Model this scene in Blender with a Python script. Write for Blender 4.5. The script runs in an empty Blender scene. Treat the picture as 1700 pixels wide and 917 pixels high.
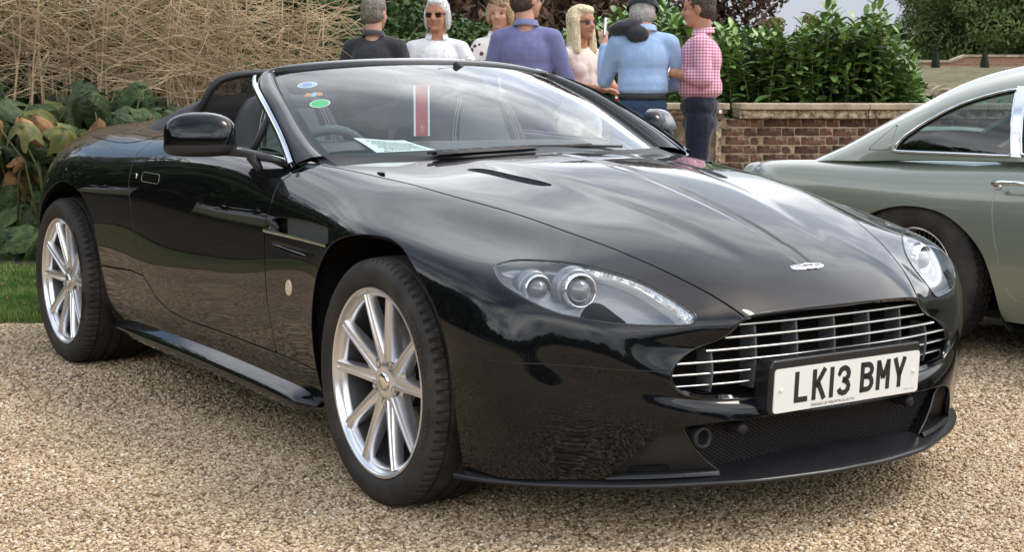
import bpy, math, random
import numpy as np
from mathutils import Vector, Matrix
R = math.radians
SC = bpy.context.scene
COL = SC.collection

# ================================================================= camera, light, exposure
cam_data = bpy.data.cameras.new('camera')
cam = bpy.data.objects.new('camera', cam_data); COL.objects.link(cam)
CP = Vector((3.5274, -2.8435, 1.1257)); _ya, _pi, _ro, _f = 2.5461, -.1234, .0013, 2526.9
_fw = Vector((math.cos(_ya)*math.cos(_pi), math.sin(_ya)*math.cos(_pi), math.sin(_pi)))
_rt = Vector((math.sin(_ya), -math.cos(_ya), 0)); _up = _rt.cross(_fw)
_r2 = _rt*math.cos(_ro)+_up*math.sin(_ro); _u2 = -_rt*math.sin(_ro)+_up*math.cos(_ro)
cam.matrix_world = Matrix(((_r2.x, _u2.x, -_fw.x, CP.x), (_r2.y, _u2.y, -_fw.y, CP.y), (_r2.z, _u2.z, -_fw.z, CP.z), (0, 0, 0, 1)))
cam_data.sensor_width = 36; cam_data.lens = _f/1700*36; cam_data.clip_start = .05; cam_data.clip_end = 3000
cam_data.dof.use_dof = True; cam_data.dof.focus_distance = 4.6; cam_data.dof.aperture_fstop = 20
SC.camera = cam
SC.render.resolution_x = 1024; SC.render.resolution_y = 553
SC.view_settings.view_transform = 'Standard'; SC.view_settings.look = 'None'
SC.view_settings.exposure = EXPOSURE = 0.5; SC.view_settings.gamma = 1

SUN_EL, SUN_AZ = R(58), R(60)          # azimuth of the sun measured from +x towards +y
world = bpy.data.worlds.new('World'); SC.world = world; world.use_nodes = True
wn, wl = world.node_tree.nodes, world.node_tree.links; wn.clear()
def W(t, **k):
    n = wn.new(t)
    for a, b in k.items(): setattr(n, a, b)
    return n
sky = W('ShaderNodeTexSky', sky_type='NISHITA', sun_disc=False, sun_elevation=SUN_EL, sun_rotation=R(90)-SUN_AZ, air_density=1.3, dust_density=3.0, ozone_density=1.0)
tc = W('ShaderNodeTexCoord'); sep = W('ShaderNodeSeparateXYZ'); wl.new(tc.outputs['Generated'], sep.inputs[0])
# cloud deck: project the direction on a plane overhead
zc = W('ShaderNodeMath', operation='MAXIMUM'); wl.new(sep.outputs['Z'], zc.inputs[0]); zc.inputs[1].default_value = .0
za = W('ShaderNodeMath', operation='ADD'); wl.new(zc.outputs[0], za.inputs[0]); za.inputs[1].default_value = .22
dv = W('ShaderNodeVectorMath', operation='DIVIDE'); cb = W('ShaderNodeCombineXYZ')
wl.new(tc.outputs['Generated'], dv.inputs[0])
for i in range(3): wl.new(za.outputs[0], cb.inputs[i])
wl.new(cb.outputs[0], dv.inputs[1])
mp = W('ShaderNodeMapping'); wl.new(dv.outputs[0], mp.inputs['Vector']); mp.inputs['Scale'].default_value = (1.0, 1.0, .0); mp.inputs['Location'].default_value = (3.1, 1.7, 0)
n1 = W('ShaderNodeTexNoise'); wl.new(mp.outputs[0], n1.inputs['Vector']); n1.inputs['Scale'].default_value = .8; n1.inputs['Detail'].default_value = 7; n1.inputs['Roughness'].default_value = .55; n1.inputs['Distortion'].default_value = .35
r1 = W('ShaderNodeValToRGB'); wl.new(n1.outputs['Fac'], r1.inputs[0])
r1.color_ramp.elements[0].position = .36; r1.color_ramp.elements[0].color = (0, 0, 0, 1)
r1.color_ramp.elements[1].position = .52; r1.color_ramp.elements[1].color = (1, 1, 1, 1)
n2 = W('ShaderNodeTexNoise'); wl.new(mp.outputs[0], n2.inputs['Vector']); n2.inputs['Scale'].default_value = 1.2; n2.inputs['Detail'].default_value = 8; n2.inputs['Roughness'].default_value = .6
r2 = W('ShaderNodeValToRGB'); wl.new(n2.outputs['Fac'], r2.inputs[0])
r2.color_ramp.elements[0].position = .36; r2.color_ramp.elements[0].color = (5.6, 6.1, 7.0, 1)
r2.color_ramp.elements[1].position = .60; r2.color_ramp.elements[1].color = (17, 17, 17, 1)
# fewer clouds overhead, closed and paler towards the horizon
hr = W('ShaderNodeMapRange'); wl.new(sep.outputs['Z'], hr.inputs[0]); hr.inputs['From Min'].default_value = .55; hr.inputs['From Max'].default_value = .80; hr.inputs['To Min'].default_value = 1.0; hr.inputs['To Max'].default_value = .25
n3 = W('ShaderNodeTexNoise'); wl.new(mp.outputs[0], n3.inputs['Vector']); n3.inputs['Scale'].default_value = 2.3; n3.inputs['Detail'].default_value = 5
ad0 = W('ShaderNodeMath', operation='SUBTRACT'); wl.new(n3.outputs[0], ad0.inputs[0]); ad0.inputs[1].default_value = .5
ad1 = W('ShaderNodeMath', operation='MULTIPLY'); wl.new(ad0.outputs[0], ad1.inputs[0]); ad1.inputs[1].default_value = 1.2
ad2 = W('ShaderNodeMath', operation='ADD', use_clamp=True); wl.new(ad1.outputs[0], ad2.inputs[0]); wl.new(hr.outputs[0], ad2.inputs[1])
hz = W('ShaderNodeMapRange'); wl.new(sep.outputs['Z'], hz.inputs[0]); hz.inputs['From Min'].default_value = .08; hz.inputs['From Max'].default_value = .28; hz.inputs['To Min'].default_value = 1; hz.inputs['To Max'].default_value = 0
mxf = W('ShaderNodeMath', operation='MAXIMUM'); wl.new(r1.outputs[0], mxf.inputs[0]); wl.new(hz.outputs[0], mxf.inputs[1])
mlf = W('ShaderNodeMath', operation='MULTIPLY'); wl.new(mxf.outputs[0], mlf.inputs[0]); wl.new(ad2.outputs[0], mlf.inputs[1])
mxc = W('ShaderNodeMix', data_type='RGBA'); wl.new(hz.outputs[0], mxc.inputs['Factor']); wl.new(r2.outputs[0], mxc.inputs['A']); mxc.inputs['B'].default_value = (2.85, 3.05, 3.45, 1)
mx = W('ShaderNodeMix', data_type='RGBA'); wl.new(mlf.outputs[0], mx.inputs['Factor']); wl.new(sky.outputs[0], mx.inputs['A']); wl.new(mxc.outputs['Result'], mx.inputs['B'])
bg = W('ShaderNodeBackground'); bg.inputs['Strength'].default_value = .15; wl.new(mx.outputs['Result'], bg.inputs['Color'])
wo = W('ShaderNodeOutputWorld'); wl.new(bg.outputs[0], wo.inputs[0])

sd_ = bpy.data.lights.new('sun', 'SUN'); sun = bpy.data.objects.new('sun', sd_); COL.objects.link(sun)
sd_.energy = 1.0; sd_.angle = R(18); sd_.color = (1, .955, .88)
sun.rotation_euler = (Vector((math.cos(SUN_AZ)*math.cos(SUN_EL), math.sin(SUN_AZ)*math.cos(SUN_EL), math.sin(SUN_EL)))).to_track_quat('Z', 'Y').to_euler()

# ================================================================= object helpers
def tag(o, label=None, cat=None, group=None, kind=None):
    if label: o['label'] = label
    if cat: o['category'] = cat
    if group: o['group'] = group
    if kind: o['kind'] = kind
    return o
def empty(name, loc=(0, 0, 0), rz=0, label=None, cat=None, group=None):
    o = bpy.data.objects.new(name, None); COL.objects.link(o); o.location = loc; o.rotation_euler = (0, 0, rz); o.empty_display_size = .1
    return tag(o, label, cat, group)
def link(name, me, parent=None, mat=None):
    if mat is not None:
        me.materials.clear()
        for m in (mat if isinstance(mat, (list, tuple)) else [mat]): me.materials.append(m)
    o = bpy.data.objects.new(name, me); COL.objects.link(o)
    if parent: o.parent = parent
    return o
def mesh_np(name, V, F, N=None, smooth=True):
    """V (n,3), F list/array of faces (tris or quads)"""
    me = bpy.data.meshes.new(name); V = np.asarray(V, np.float32)
    if isinstance(F, np.ndarray):
        k = F.shape[1]; m = len(F)
        me.vertices.add(len(V)); me.vertices.foreach_set('co', V.ravel())
        me.loops.add(m*k); me.loops.foreach_set('vertex_index', F.astype(np.int32).ravel())
        me.polygons.add(m); me.polygons.foreach_set('loop_start', np.arange(0, m*k, k, dtype=np.int32))
        me.update(calc_edges=True)
    else:
        me.from_pydata([tuple(v) for v in V], [], [tuple(f) for f in F]); me.update()
    if smooth: me.polygons.foreach_set('use_smooth', np.ones(len(me.polygons), bool))
    if N is not None: me.normals_split_custom_set_from_vertices([tuple(n) for n in np.asarray(N, float)])
    return me

class MB:
    """collects shapes, builds one mesh"""
    def __init__(s): s.V = []; s.F = []; s.S = []; s.M = []
    def add(s, V, F, smooth=False, mi=0):
        b = len(s.V); s.V += [tuple(map(float, v)) for v in V]; s.F += [tuple(int(i)+b for i in f) for f in F]
        s.S += [smooth]*len(F); s.M += [mi]*len(F); return s
    def box(s, c, d, M=None, bev=0, mi=0, taper=1):
        x, y, z = d[0]/2, d[1]/2, d[2]/2
        if bev:
            b = min(bev, x*.99, y*.99, z*.99); pts = []; F = []
            for sz in (-1, 1):
                for (a, q) in ((z-b, 0), (z, b)) if sz > 0 else ((z, b), (z-b, 0)):
                    k = taper if sz > 0 else 1
                    X, Y = (x-q)*k, (y-q)*k
                    for px, py in ((X, Y-b), (X-b, Y), (-X+b, Y), (-X, Y-b), (-X, -Y+b), (-X+b, -Y), (X-b, -Y), (X, -Y+b)):
                        pts.append((px, py, sz*a))
            for r_ in range(3):
                for i in range(8): F.append((r_*8+i, r_*8+(i+1) % 8, r_*8+8+(i+1) % 8, r_*8+8+i))
            F.append(tuple(range(7, -1, -1))); F.append(tuple(range(24, 32)))
        else:
            pts = [(sx*x*(taper if sz > 0 else 1), sy*y*(taper if sz > 0 else 1), sz*z) for sz in (-1, 1) for sx, sy in ((-1, -1), (1, -1), (1, 1), (-1, 1))]
            F = [(3, 2, 1, 0), (4, 5, 6, 7), (0, 1, 5, 4), (1, 2, 6, 5), (2, 3, 7, 6), (3, 0, 4, 7)]
        P = [Vector(p) for p in pts]
        if M is not None: P = [M @ p for p in P]
        P = [p+Vector(c) for p in P]
        return s.add(P, F, False, mi)
    def tube(s, pts, r, n=8, caps=True, mi=0, smooth=True, flat=1.0):
        pts = [Vector(p) for p in pts]; rr = r if isinstance(r, (list, tuple)) else [r]*len(pts)
        V = []; F = []; up = None
        for i, p in enumerate(pts):
            t = (pts[min(i+1, len(pts)-1)]-pts[max(i-1, 0)]).normalized()
            if up is None:
                up = Vector((0, 0, 1)) if abs(t.z) < .9 else Vector((1, 0, 0))
            a = (up-t*up.dot(t)).normalized(); up = a; b = t.cross(a)
            for k in range(n):
                w = 2*math.pi*k/n; V.append(p+(a*math.cos(w)*flat+b*math.sin(w))*rr[i])
        for i in range(len(pts)-1):
            for k in range(n): F.append((i*n+k, i*n+(k+1) % n, (i+1)*n+(k+1) % n, (i+1)*n+k))
        if caps: F.append(tuple(range(n-1, -1, -1))); F.append(tuple(range((len(pts)-1)*n, len(pts)*n)))
        return s.add(V, F, smooth, mi)
    def lathe(s, prof, n=32, c=(0, 0, 0), axis='y', mi=0, smooth=True, closed=False, a0=0, a1=2*math.pi):
        """prof: (radius, along) list"""
        V = []; F = []; full = abs(a1-a0-2*math.pi) < 1e-6; m = n if full else n+1
        for k in range(m):
            w = a0+(a1-a0)*k/n; cs, sn = math.cos(w), math.sin(w)
            for r, h in prof:
                p = {'y': (r*cs, h, r*sn), 'z': (r*cs, r*sn, h), 'x': (h, r*cs, r*sn)}[axis]
                V.append((p[0]+c[0], p[1]+c[1], p[2]+c[2]))
        L = len(prof)
        for k in range(n):
            k2 = (k+1) % m
            for i in range(L if closed else L-1):
                j = (i+1) % L; F.append((k*L+i, k*L+j, k2*L+j, k2*L+i))
        return s.add(V, F, smooth, mi)
    def prism(s, poly, h0, h1, f, mi=0, smooth=False):
        """poly 2D list, f(a,b,h)->3D"""
        n = len(poly); V = [f(a, b, h0) for a, b in poly]+[f(a, b, h1) for a, b in poly]
        F = [tuple(range(n-1, -1, -1)), tuple(range(n, 2*n))]+[(i, (i+1) % n, n+(i+1) % n, n+i) for i in range(n)]
        return s.add(V, F, smooth, mi)
    def ball(s, c, r, n=12, m=8, mi=0, M=None):
        rx, ry, rz = r if isinstance(r, (tuple, list)) else (r, r, r); V = []; F = []
        for i in range(m+1):
            a = math.pi*i/m
            for k in range(n):
                w = 2*math.pi*k/n; p = Vector((rx*math.sin(a)*math.cos(w), ry*math.sin(a)*math.sin(w), rz*math.cos(a)))
                if M is not None: p = M @ p
                V.append(p+Vector(c))
        for i in range(m):
            for k in range(n): F.append((i*n+k, (i+1)*n+k, (i+1)*n+(k+1) % n, i*n+(k+1) % n))
        return s.add(V, F, True, mi)
    def grid(s, P, mi=0, smooth=True, flip=False):
        a, b = len(P), len(P[0]); V = [p for r_ in P for p in r_]; F = []
        for i in range(a-1):
            for j in range(b-1):
                f = (i*b+j, i*b+j+1, (i+1)*b+j+1, (i+1)*b+j)
                F.append(f[::-1] if flip else f)
        return s.add(V, F, smooth, mi)
    def mesh(s, name):
        me = bpy.data.meshes.new(name); me.from_pydata(s.V, [], s.F)
        me.polygons.foreach_set('use_smooth', s.S); me.polygons.foreach_set('material_index', s.M); me.update()
        if me.validate(): pass
        return me
    def build(s, name, mat, parent=None):
        return link(name, s.mesh(name), parent, mat)
def bevel(o, w, seg=2, ang=35):
    m = o.modifiers.new('bevel', 'BEVEL'); m.width = w; m.segments = seg; m.limit_method = 'ANGLE'; m.angle_limit = R(ang); m.harden_normals = False
    return o
def sharp(o, ang=40):
    me = o.data; me.polygons.foreach_set('use_smooth', np.ones(len(me.polygons), bool)); me.set_sharp_from_angle(angle=R(ang)); return o
def copy_tree(o, parent=None):
    c = o.copy(); COL.objects.link(c); c.parent = parent
    for ch in list(o.children): copy_tree(ch, c)
    return c

# ================================================================= materials
def mat(name, col=(.5, .5, .5), rough=.5, metal=0., spec=.5, coat=0., trans=0., ior=1.45, alpha=1., emis=None, coat_rough=.03, sheen=0):
    m = bpy.data.materials.new(name); m.use_nodes = True; b = m.node_tree.nodes['Principled BSDF']
    b.inputs['Base Color'].default_value = (*col, 1); b.inputs['Roughness'].default_value = rough; b.inputs['Metallic'].default_value = metal
    b.inputs['Specular IOR Level'].default_value = spec; b.inputs['Coat Weight'].default_value = coat; b.inputs['Coat Roughness'].default_value = coat_rough
    b.inputs['Transmission Weight'].default_value = trans; b.inputs['IOR'].default_value = ior; b.inputs['Alpha'].default_value = alpha
    b.inputs['Sheen Weight'].default_value = sheen
    if emis: b.inputs['Emission Color'].default_value = (*emis[0], 1); b.inputs['Emission Strength'].default_value = emis[1]
    return m
def nodes_of(m): return m.node_tree.nodes, m.node_tree.links, m.node_tree.nodes['Principled BSDF']
def noise_col(m, c1, c2, scale=5, detail=6, lo=.35, hi=.65, coord='Object', rough=.55, stretch=None, inp='Base Color', dist=0, mids=None):
    n, l, b = nodes_of(m)
    t = n.new('ShaderNodeTexCoord'); mpn = n.new('ShaderNodeMapping'); l.new(t.outputs[coord], mpn.inputs[0])
    if stretch: mpn.inputs['Scale'].default_value = stretch
    x = n.new('ShaderNodeTexNoise'); x.inputs['Scale'].default_value = scale; x.inputs['Detail'].default_value = detail; x.inputs['Roughness'].default_value = rough; x.inputs['Distortion'].default_value = dist
    l.new(mpn.outputs[0], x.inputs['Vector']); r_ = n.new('ShaderNodeValToRGB'); l.new(x.outputs['Fac'], r_.inputs[0])
    r_.color_ramp.elements[0].position = lo; r_.color_ramp.elements[1].position = hi
    r_.color_ramp.elements[0].color = (*c1, 1); r_.color_ramp.elements[1].color = (*c2, 1)
    for p, c in (mids or []):
        e = r_.color_ramp.elements.new(p); e.color = (*c, 1)
    if inp: l.new(r_.outputs[0], b.inputs[inp])
    return x, r_, mpn
def bump(m, scale=50, strength=.3, dist=.01, detail=5, coord='Object', tex='noise', stretch=None):
    n, l, b = nodes_of(m); t = n.new('ShaderNodeTexCoord'); mpn = n.new('ShaderNodeMapping'); l.new(t.outputs[coord], mpn.inputs[0])
    if stretch: mpn.inputs['Scale'].default_value = stretch
    x = n.new({'noise': 'ShaderNodeTexNoise', 'voronoi': 'ShaderNodeTexVoronoi'}[tex]); x.inputs['Scale'].default_value = scale; x.inputs['Detail'].default_value = detail
    l.new(mpn.outputs[0], x.inputs['Vector']); bp = n.new('ShaderNodeBump'); bp.inputs['Strength'].default_value = strength; bp.inputs['Distance'].default_value = dist
    l.new(x.outputs[0], bp.inputs['Height']); l.new(bp.outputs[0], b.inputs['Normal'])
    return bp
def hue_by_object(m, amt=.25, src=None):
    """random value shift per object so alike pieces differ"""
    n, l, b = nodes_of(m); oi = n.new('ShaderNodeObjectInfo'); mr = n.new('ShaderNodeMapRange'); l.new(oi.outputs['Random'], mr.inputs[0])
    mr.inputs['To Min'].default_value = 1-amt; mr.inputs['To Max'].default_value = 1+amt
    hs = n.new('ShaderNodeHueSaturation'); l.new(mr.outputs[0], hs.inputs['Value'])
    if b.inputs['Base Color'].links:
        s_ = b.inputs['Base Color'].links[0].from_socket; l.new(s_, hs.inputs['Color'])
    else: hs.inputs['Color'].default_value = b.inputs['Base Color'].default_value
    l.new(hs.outputs[0], b.inputs['Base Color']); return m

M = {}
M['paint'] = mat('black paint', (.0025, .0027, .0038), .4, 0, .03, 1.0, coat_rough=.008); M['paint'].node_tree.nodes['Principled BSDF'].inputs['Coat IOR'].default_value = 1.43
M['paint_in'] = mat('panel edge', (.006, .006, .007), .5)
M['gloss'] = mat('gloss black', (.006, .006, .007), .12, 0, .5, .6)
M['black'] = mat('matt black', (.008, .008, .008), .75, 0, .2)
M['plastic'] = mat('black plastic', (.02, .02, .022), .45, 0, .4)
M['lip'] = mat('dark lip plastic', (.012, .0125, .014), .27, 0, .5); bump(M['lip'], 90, .15, .002)
M['rubber'] = mat('tyre rubber', (.022, .021, .020), .68, 0, .35); noise_col(M['rubber'], (.020, .0185, .017), (.050, .044, .038), 9, 6)
M['chrome'] = mat('chrome', (.82, .83, .85), .08, 1)
M['alloy'] = mat('silver alloy', (.76, .77, .79), .28, .88, .5, .3); bump(M['alloy'], 60, .02, .001)
M['barmetal'] = mat('bright grille bar', (.62, .62, .61), .30, 1)
M['disc'] = mat('brake disc', (.30, .29, .28), .35, 1)
M['plate'] = mat('white plate', (.74, .74, .71), .35)
M['ink'] = mat('plate black', (.02, .018, .018), .4)
M['glass'] = mat('windscreen glass', (.80, .90, .88), .0, 0, .5, 0, 1.0, 1.45)
M['lens'] = mat('lamp lens', (1, 1, 1), .0, 0, .5, 0, 1.0, 1.35)
M['leather'] = mat('black leather', (.030, .031, .034), .55, 0, .35); bump(M['leather'], 160, .12, .002)
M['leather2'] = mat('grey perforated leather', (.10, .108, .115), .6, 0, .3)
M['fabric'] = mat('black cloth', (.012, .012, .014), .95, 0, .1)
# ---------------------------------------------------------------- numpy surface tools
def nat_spline(x, Yv, xq):
    """natural cubic spline, Yv (n,k)"""
    x = np.asarray(x, float); Yv = np.asarray(Yv, float); n = len(x); h = np.diff(x)
    A = np.zeros((n, n)); R = np.zeros((n, Yv.shape[1])); A[0, 0] = A[-1, -1] = 1
    for i in range(1, n-1):
        A[i, i-1] = h[i-1]; A[i, i] = 2*(h[i-1]+h[i]); A[i, i+1] = h[i]
        R[i] = 6*((Yv[i+1]-Yv[i])/h[i]-(Yv[i]-Yv[i-1])/h[i-1])
    M = np.linalg.solve(A, R)
    k = np.clip(np.searchsorted(x, xq, side='right')-1, 0, n-2); hk = h[k][:, None]
    a = ((x[k+1]-xq)[:, None])/hk; b = ((xq-x[k])[:, None])/hk
    return a*Yv[k]+b*Yv[k+1]+((a**3-a)*M[k]+(b**3-b)*M[k+1])*hk**2/6

T_ST = [0, .2, .4, .6, .8, 1.0, 1.35, 1.7, 2.1, 2.6, 3.1, 3.6, 4.0, 4.3, 4.5, 4.62]
def _b(x, L):
    return [(x, y, z) for y, z in L]
_front = [  # per line: five front stations
 [(.87,0,.18),(.835,.30,.175),(.7345,.524,.175),(.601,.702,.175),(.42,.845,.172)],
 [(.862,0,.27),(.830,.302,.268),(.733,.5375,.265),(.602,.7155,.262),(.43,.858,.26)],
 [(.852,0,.345),(.820,.302,.345),(.7355,.545,.34),(.611,.7165,.34),(.44,.865,.34)],
 [(.80,.33,.365),(.775,.43,.366),(.715,.575,.385),(.605,.725,.405),(.44,.870,.42)],
 [(.768,.47,.382),(.740,.532,.405),(.6765,.632,.435),(.583,.7495,.455),(.435,.872,.48)],
 [(.752,.512,.440),(.722,.567,.46),(.66,.66,.485),(.57,.765,.51),(.425,.873,.54)],
 [(.757,.450,.492),(.725,.533,.507),(.665,.642,.53),(.565,.757,.558),(.41,.865,.595)],
 [(.772,.400,.508),(.735,.505,.53),(.665,.625,.563),(.555,.750,.598),(.39,.850,.64)],
 [(.788,.365,.525),(.748,.455,.56),(.662,.565,.602),(.54,.690,.648),(.355,.798,.688)],
 [(.797,.338,.547),(.752,.402,.583),(.655,.460,.627),(.51,.575,.686),(.30,.690,.720)],
 [(.803,.310,.571),(.735,.349,.613),(.64,.392,.66),(.49,.457,.713),(.27,.538,.772)],
 [(.812,.24,.577),(.748,.265,.624),(.65,.29,.676),(.49,.335,.733),(.27,.40,.787)],
 [(.816,.16,.580),(.752,.178,.628),(.655,.20,.682),(.49,.24,.742),(.27,.28,.801)],
 [(.818,.08,.581),(.755,.09,.630),(.657,.10,.685),(.49,.12,.748),(.27,.14,.809)],
 [(.819,0,.581),(.756,0,.631),(.658,0,.687),(.49,0,.750),(.27,0,.812)]]
_rear = [
 _b(0,   [(.87,.17),(.888,.26),(.899,.34),(.906,.43),(.909,.51),(.909,.58),(.905,.65),(.891,.71),(.850,.748),(.74,.776),(.61,.822),(.46,.838),(.30,.856),(.15,.867),(0,.871)]),
 _b(-.35,[(.85,.185),(.867,.26),(.876,.34),(.881,.42),(.8835,.50),(.884,.58),(.883,.655),(.877,.72),(.858,.775),(.785,.828),(.660,.862),(.52,.877),(.36,.893),(.18,.906),(0,.911)]),
 _b(-.7, [(.84,.19),(.860,.26),(.869,.34),(.8735,.42),(.8755,.50),(.8755,.58),(.8738,.66),(.8685,.73),(.856,.795),(.815,.853),(.735,.893),(.55,.912),(.37,.928),(.18,.938),(0,.942)]),
 _b(-1.1,[(.835,.195),(.858,.265),(.8675,.345),(.872,.42),(.874,.50),(.874,.58),(.8725,.66),(.868,.735),(.856,.80),(.838,.862),(.79,.908),(.70,.93),(.5,.945),(.25,.95),(0,.95)]),
 _b(-1.6,[(.84,.20),(.865,.27),(.8755,.345),(.8815,.42),(.8855,.50),(.888,.58),(.889,.66),(.887,.74),(.878,.81),(.852,.875),(.79,.925),(.69,.96),(.5,.985),(.25,.995),(0,1.0)]),
 _b(-2.1,[(.84,.21),(.865,.28),(.877,.35),(.888,.42),(.899,.50),(.9095,.58),(.9165,.66),(.9165,.74),(.902,.81),(.86,.873),(.775,.925),(.66,.957),(.45,.98),(.22,.99),(0,.993)]),
 _b(-2.6,[(.86,.2),(.88,.28),(.895,.36),(.912,.44),(.925,.53),(.932,.61),(.931,.69),(.921,.76),(.893,.825),(.835,.885),(.745,.935),(.63,.965),(.43,.985),(.2,.995),(0,1.0)]),
 _b(-3.0,[(.80,.22),(.83,.30),(.85,.38),(.86,.46),(.865,.54),(.862,.62),(.85,.69),(.825,.76),(.79,.82),(.73,.88),(.64,.928),(.54,.955),(.36,.972),(.18,.98),(0,.983)]),
 _b(-3.3,[(.66,.25),(.69,.33),(.71,.41),(.72,.49),(.72,.57),(.715,.64),(.70,.71),(.68,.76),(.65,.815),(.60,.865),(.53,.91),(.44,.935),(.3,.95),(.15,.955),(0,.957)]),
 _b(-3.46,[(.46,.28),(.48,.35),(.5,.43),(.51,.50),(.51,.57),(.51,.64),(.50,.70),(.48,.75),(.46,.805),(.42,.855),(.37,.905),(.31,.93),(.2,.945),(.10,.948),(0,.95)]),
 _b(-3.50,[(.0,.30),(.0,.37),(.0,.44),(.0,.51),(.0,.58),(.0,.64),(.0,.70),(.0,.75),(.0,.79),(.0,.82),(.0,.84),(.0,.855),(.0,.865),(.0,.87),(0,.87)])]
CTRL = np.array([_front[j]+[r[j] for r in _rear] for j in range(15)])   # (15 lines,16 stations,3)

def master_grid(nt, ns, t0=0.0, t1=4.62):
    """half body surface, y>=0, returns (nt,ns,3) points and unit normals (outward)"""
    tq = t0+(t1-t0)*np.linspace(0, 1, nt)
    L = np.stack([nat_spline(T_ST, CTRL[j], tq) for j in range(15)], 1)      # (nt,15,3)
    L[:, 14, 1] = 0
    # cubic B-spline across the lines (mirrored phantom at centre line, extrapolated at the sill)
    first = 2*L[:, 0]-L[:, 1]
    mir = L[:, 13]*np.array([1, -1, 1])
    E = np.concatenate([first[:, None], L, mir[:, None]], 1)                # index j+1
    # prefilter towards interpolation (one pass keeps it smooth and close)
    for _ in range(1):
        S = (E[:, :-2]+4*E[:, 1:-1]+E[:, 2:])/6
        D = (L-S)*.8
        D[:, 0] = 0; D[:, 14, 1] = 0
        E = E.copy(); E[:, 1:-1] += D
        E[:, 0] = 2*E[:, 1]-E[:, 2]; E[:, -1] = E[:, -3]*np.array([1, -1, 1])
    s = np.linspace(0, 14, ns); k = np.minimum(s.astype(int), 13); f = s-k
    B = np.stack([(1-f)**3/6, (3*f**3-6*f**2+4)/6, (-3*f**3+3*f**2+3*f+1)/6, f**3/6], 1)
    P = sum(E[:, k+i]*B[None, :, i, None] for i in range(4))
    P[:, -1, 1] = 0
    return P, tq, s

def hood_detail(P):
    """power bulge creases and the shallow valley beside the bonnet shut line"""
    x, y = P[..., 0], P[..., 1]
    yr = np.interp(x, [-.5, -.1, .17, .41, .56, .75], [.31, .283, .262, .205, .175, .12])
    w = np.clip((x+.45)/.15, 0, 1)*np.clip((.74-x)/.3, 0, 1)
    d = (y-yr)/.016
    P = P.copy()
    P[..., 2] += w*.0075*(1/(1+np.exp(np.clip(d, -30, 30)))-.5)*(y > .02)*np.exp(-np.clip(y-yr, 0, 1)/.12)
    return P

def grid_normals(P):
    du = np.gradient(P, axis=0); dv = np.gradient(P, axis=1)
    n = np.cross(dv, du)
    l = np.linalg.norm(n, axis=2, keepdims=True); n = n/np.maximum(l, 1e-12)
    # orientation: outward = away from the car's axis
    c = np.stack([np.clip(P[..., 0], -2.9, .3), 0*P[..., 1], 0*P[..., 2]+.5], -1)
    if ((P-c)*n).sum() < 0: n = -n
    n[:, -1, 1] = 0; n[:, -1] /= np.maximum(np.linalg.norm(n[:, -1], axis=1, keepdims=True), 1e-9)
    return n
def thin_glass(name, tint=(.86, .92, .90), ior=1.5, rough=0.0, dirt=0.0):
    """pane: Fresnel mix of a clear tinted pass and a mirror reflection, so light gets through"""
    m = bpy.data.materials.new(name); m.use_nodes = True; n, l = m.node_tree.nodes, m.node_tree.links; n.clear()
    o = n.new('ShaderNodeOutputMaterial'); mixn = n.new('ShaderNodeMixShader'); tr = n.new('ShaderNodeBsdfTransparent'); gl = n.new('ShaderNodeBsdfGlossy')
    ge = n.new('ShaderNodeNewGeometry'); dt = n.new('ShaderNodeVectorMath'); dt.operation = 'DOT_PRODUCT'; l.new(ge.outputs['Incoming'], dt.inputs[0]); l.new(ge.outputs['Normal'], dt.inputs[1])
    def mth(op, a, b=None):
        q = n.new('ShaderNodeMath'); q.operation = op
        for i, v in enumerate((a, b)):
            if v is None: continue
            if isinstance(v, (int, float)): q.inputs[i].default_value = v
            else: l.new(v, q.inputs[i])
        return q.outputs[0]
    f0 = ((ior-1)/(ior+1))**2; one = mth('SUBTRACT', 1.0, mth('ABSOLUTE', dt.outputs['Value'])); fr_ = mth('ADD', mth('MULTIPLY', mth('POWER', one, 5.0), 1-f0), f0)
    tr.inputs[0].default_value = (*tint, 1); gl.inputs['Roughness'].default_value = rough; gl.inputs['Color'].default_value = (1, 1, 1, 1)
    mu = n.new('ShaderNodeMath'); mu.operation = 'MULTIPLY'; mu.inputs[1].default_value = 1.4; mu.use_clamp = True; l.new(fr_, mu.inputs[0])
    l.new(mu.outputs[0], mixn.inputs[0]); l.new(tr.outputs[0], mixn.inputs[1]); l.new(gl.outputs[0], mixn.inputs[2])
    if dirt:
        df = n.new('ShaderNodeBsdfDiffuse'); df.inputs[0].default_value = (.5, .52, .5, 1); m2 = n.new('ShaderNodeMixShader'); m2.inputs[0].default_value = dirt
        l.new(mixn.outputs[0], m2.inputs[1]); l.new(df.outputs[0], m2.inputs[2]); l.new(m2.outputs[0], o.inputs[0])
    else: l.new(mixn.outputs[0], o.inputs[0])
    return m
M['wglass'] = thin_glass('windscreen pane', (.76, .86, .84), 1.52, 0, .012)
M['sglass'] = thin_glass('side window pane', (.62, .74, .74), 1.5)
M['lens'] = thin_glass('lamp lens', (.96, .97, .98), 1.42)

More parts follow.
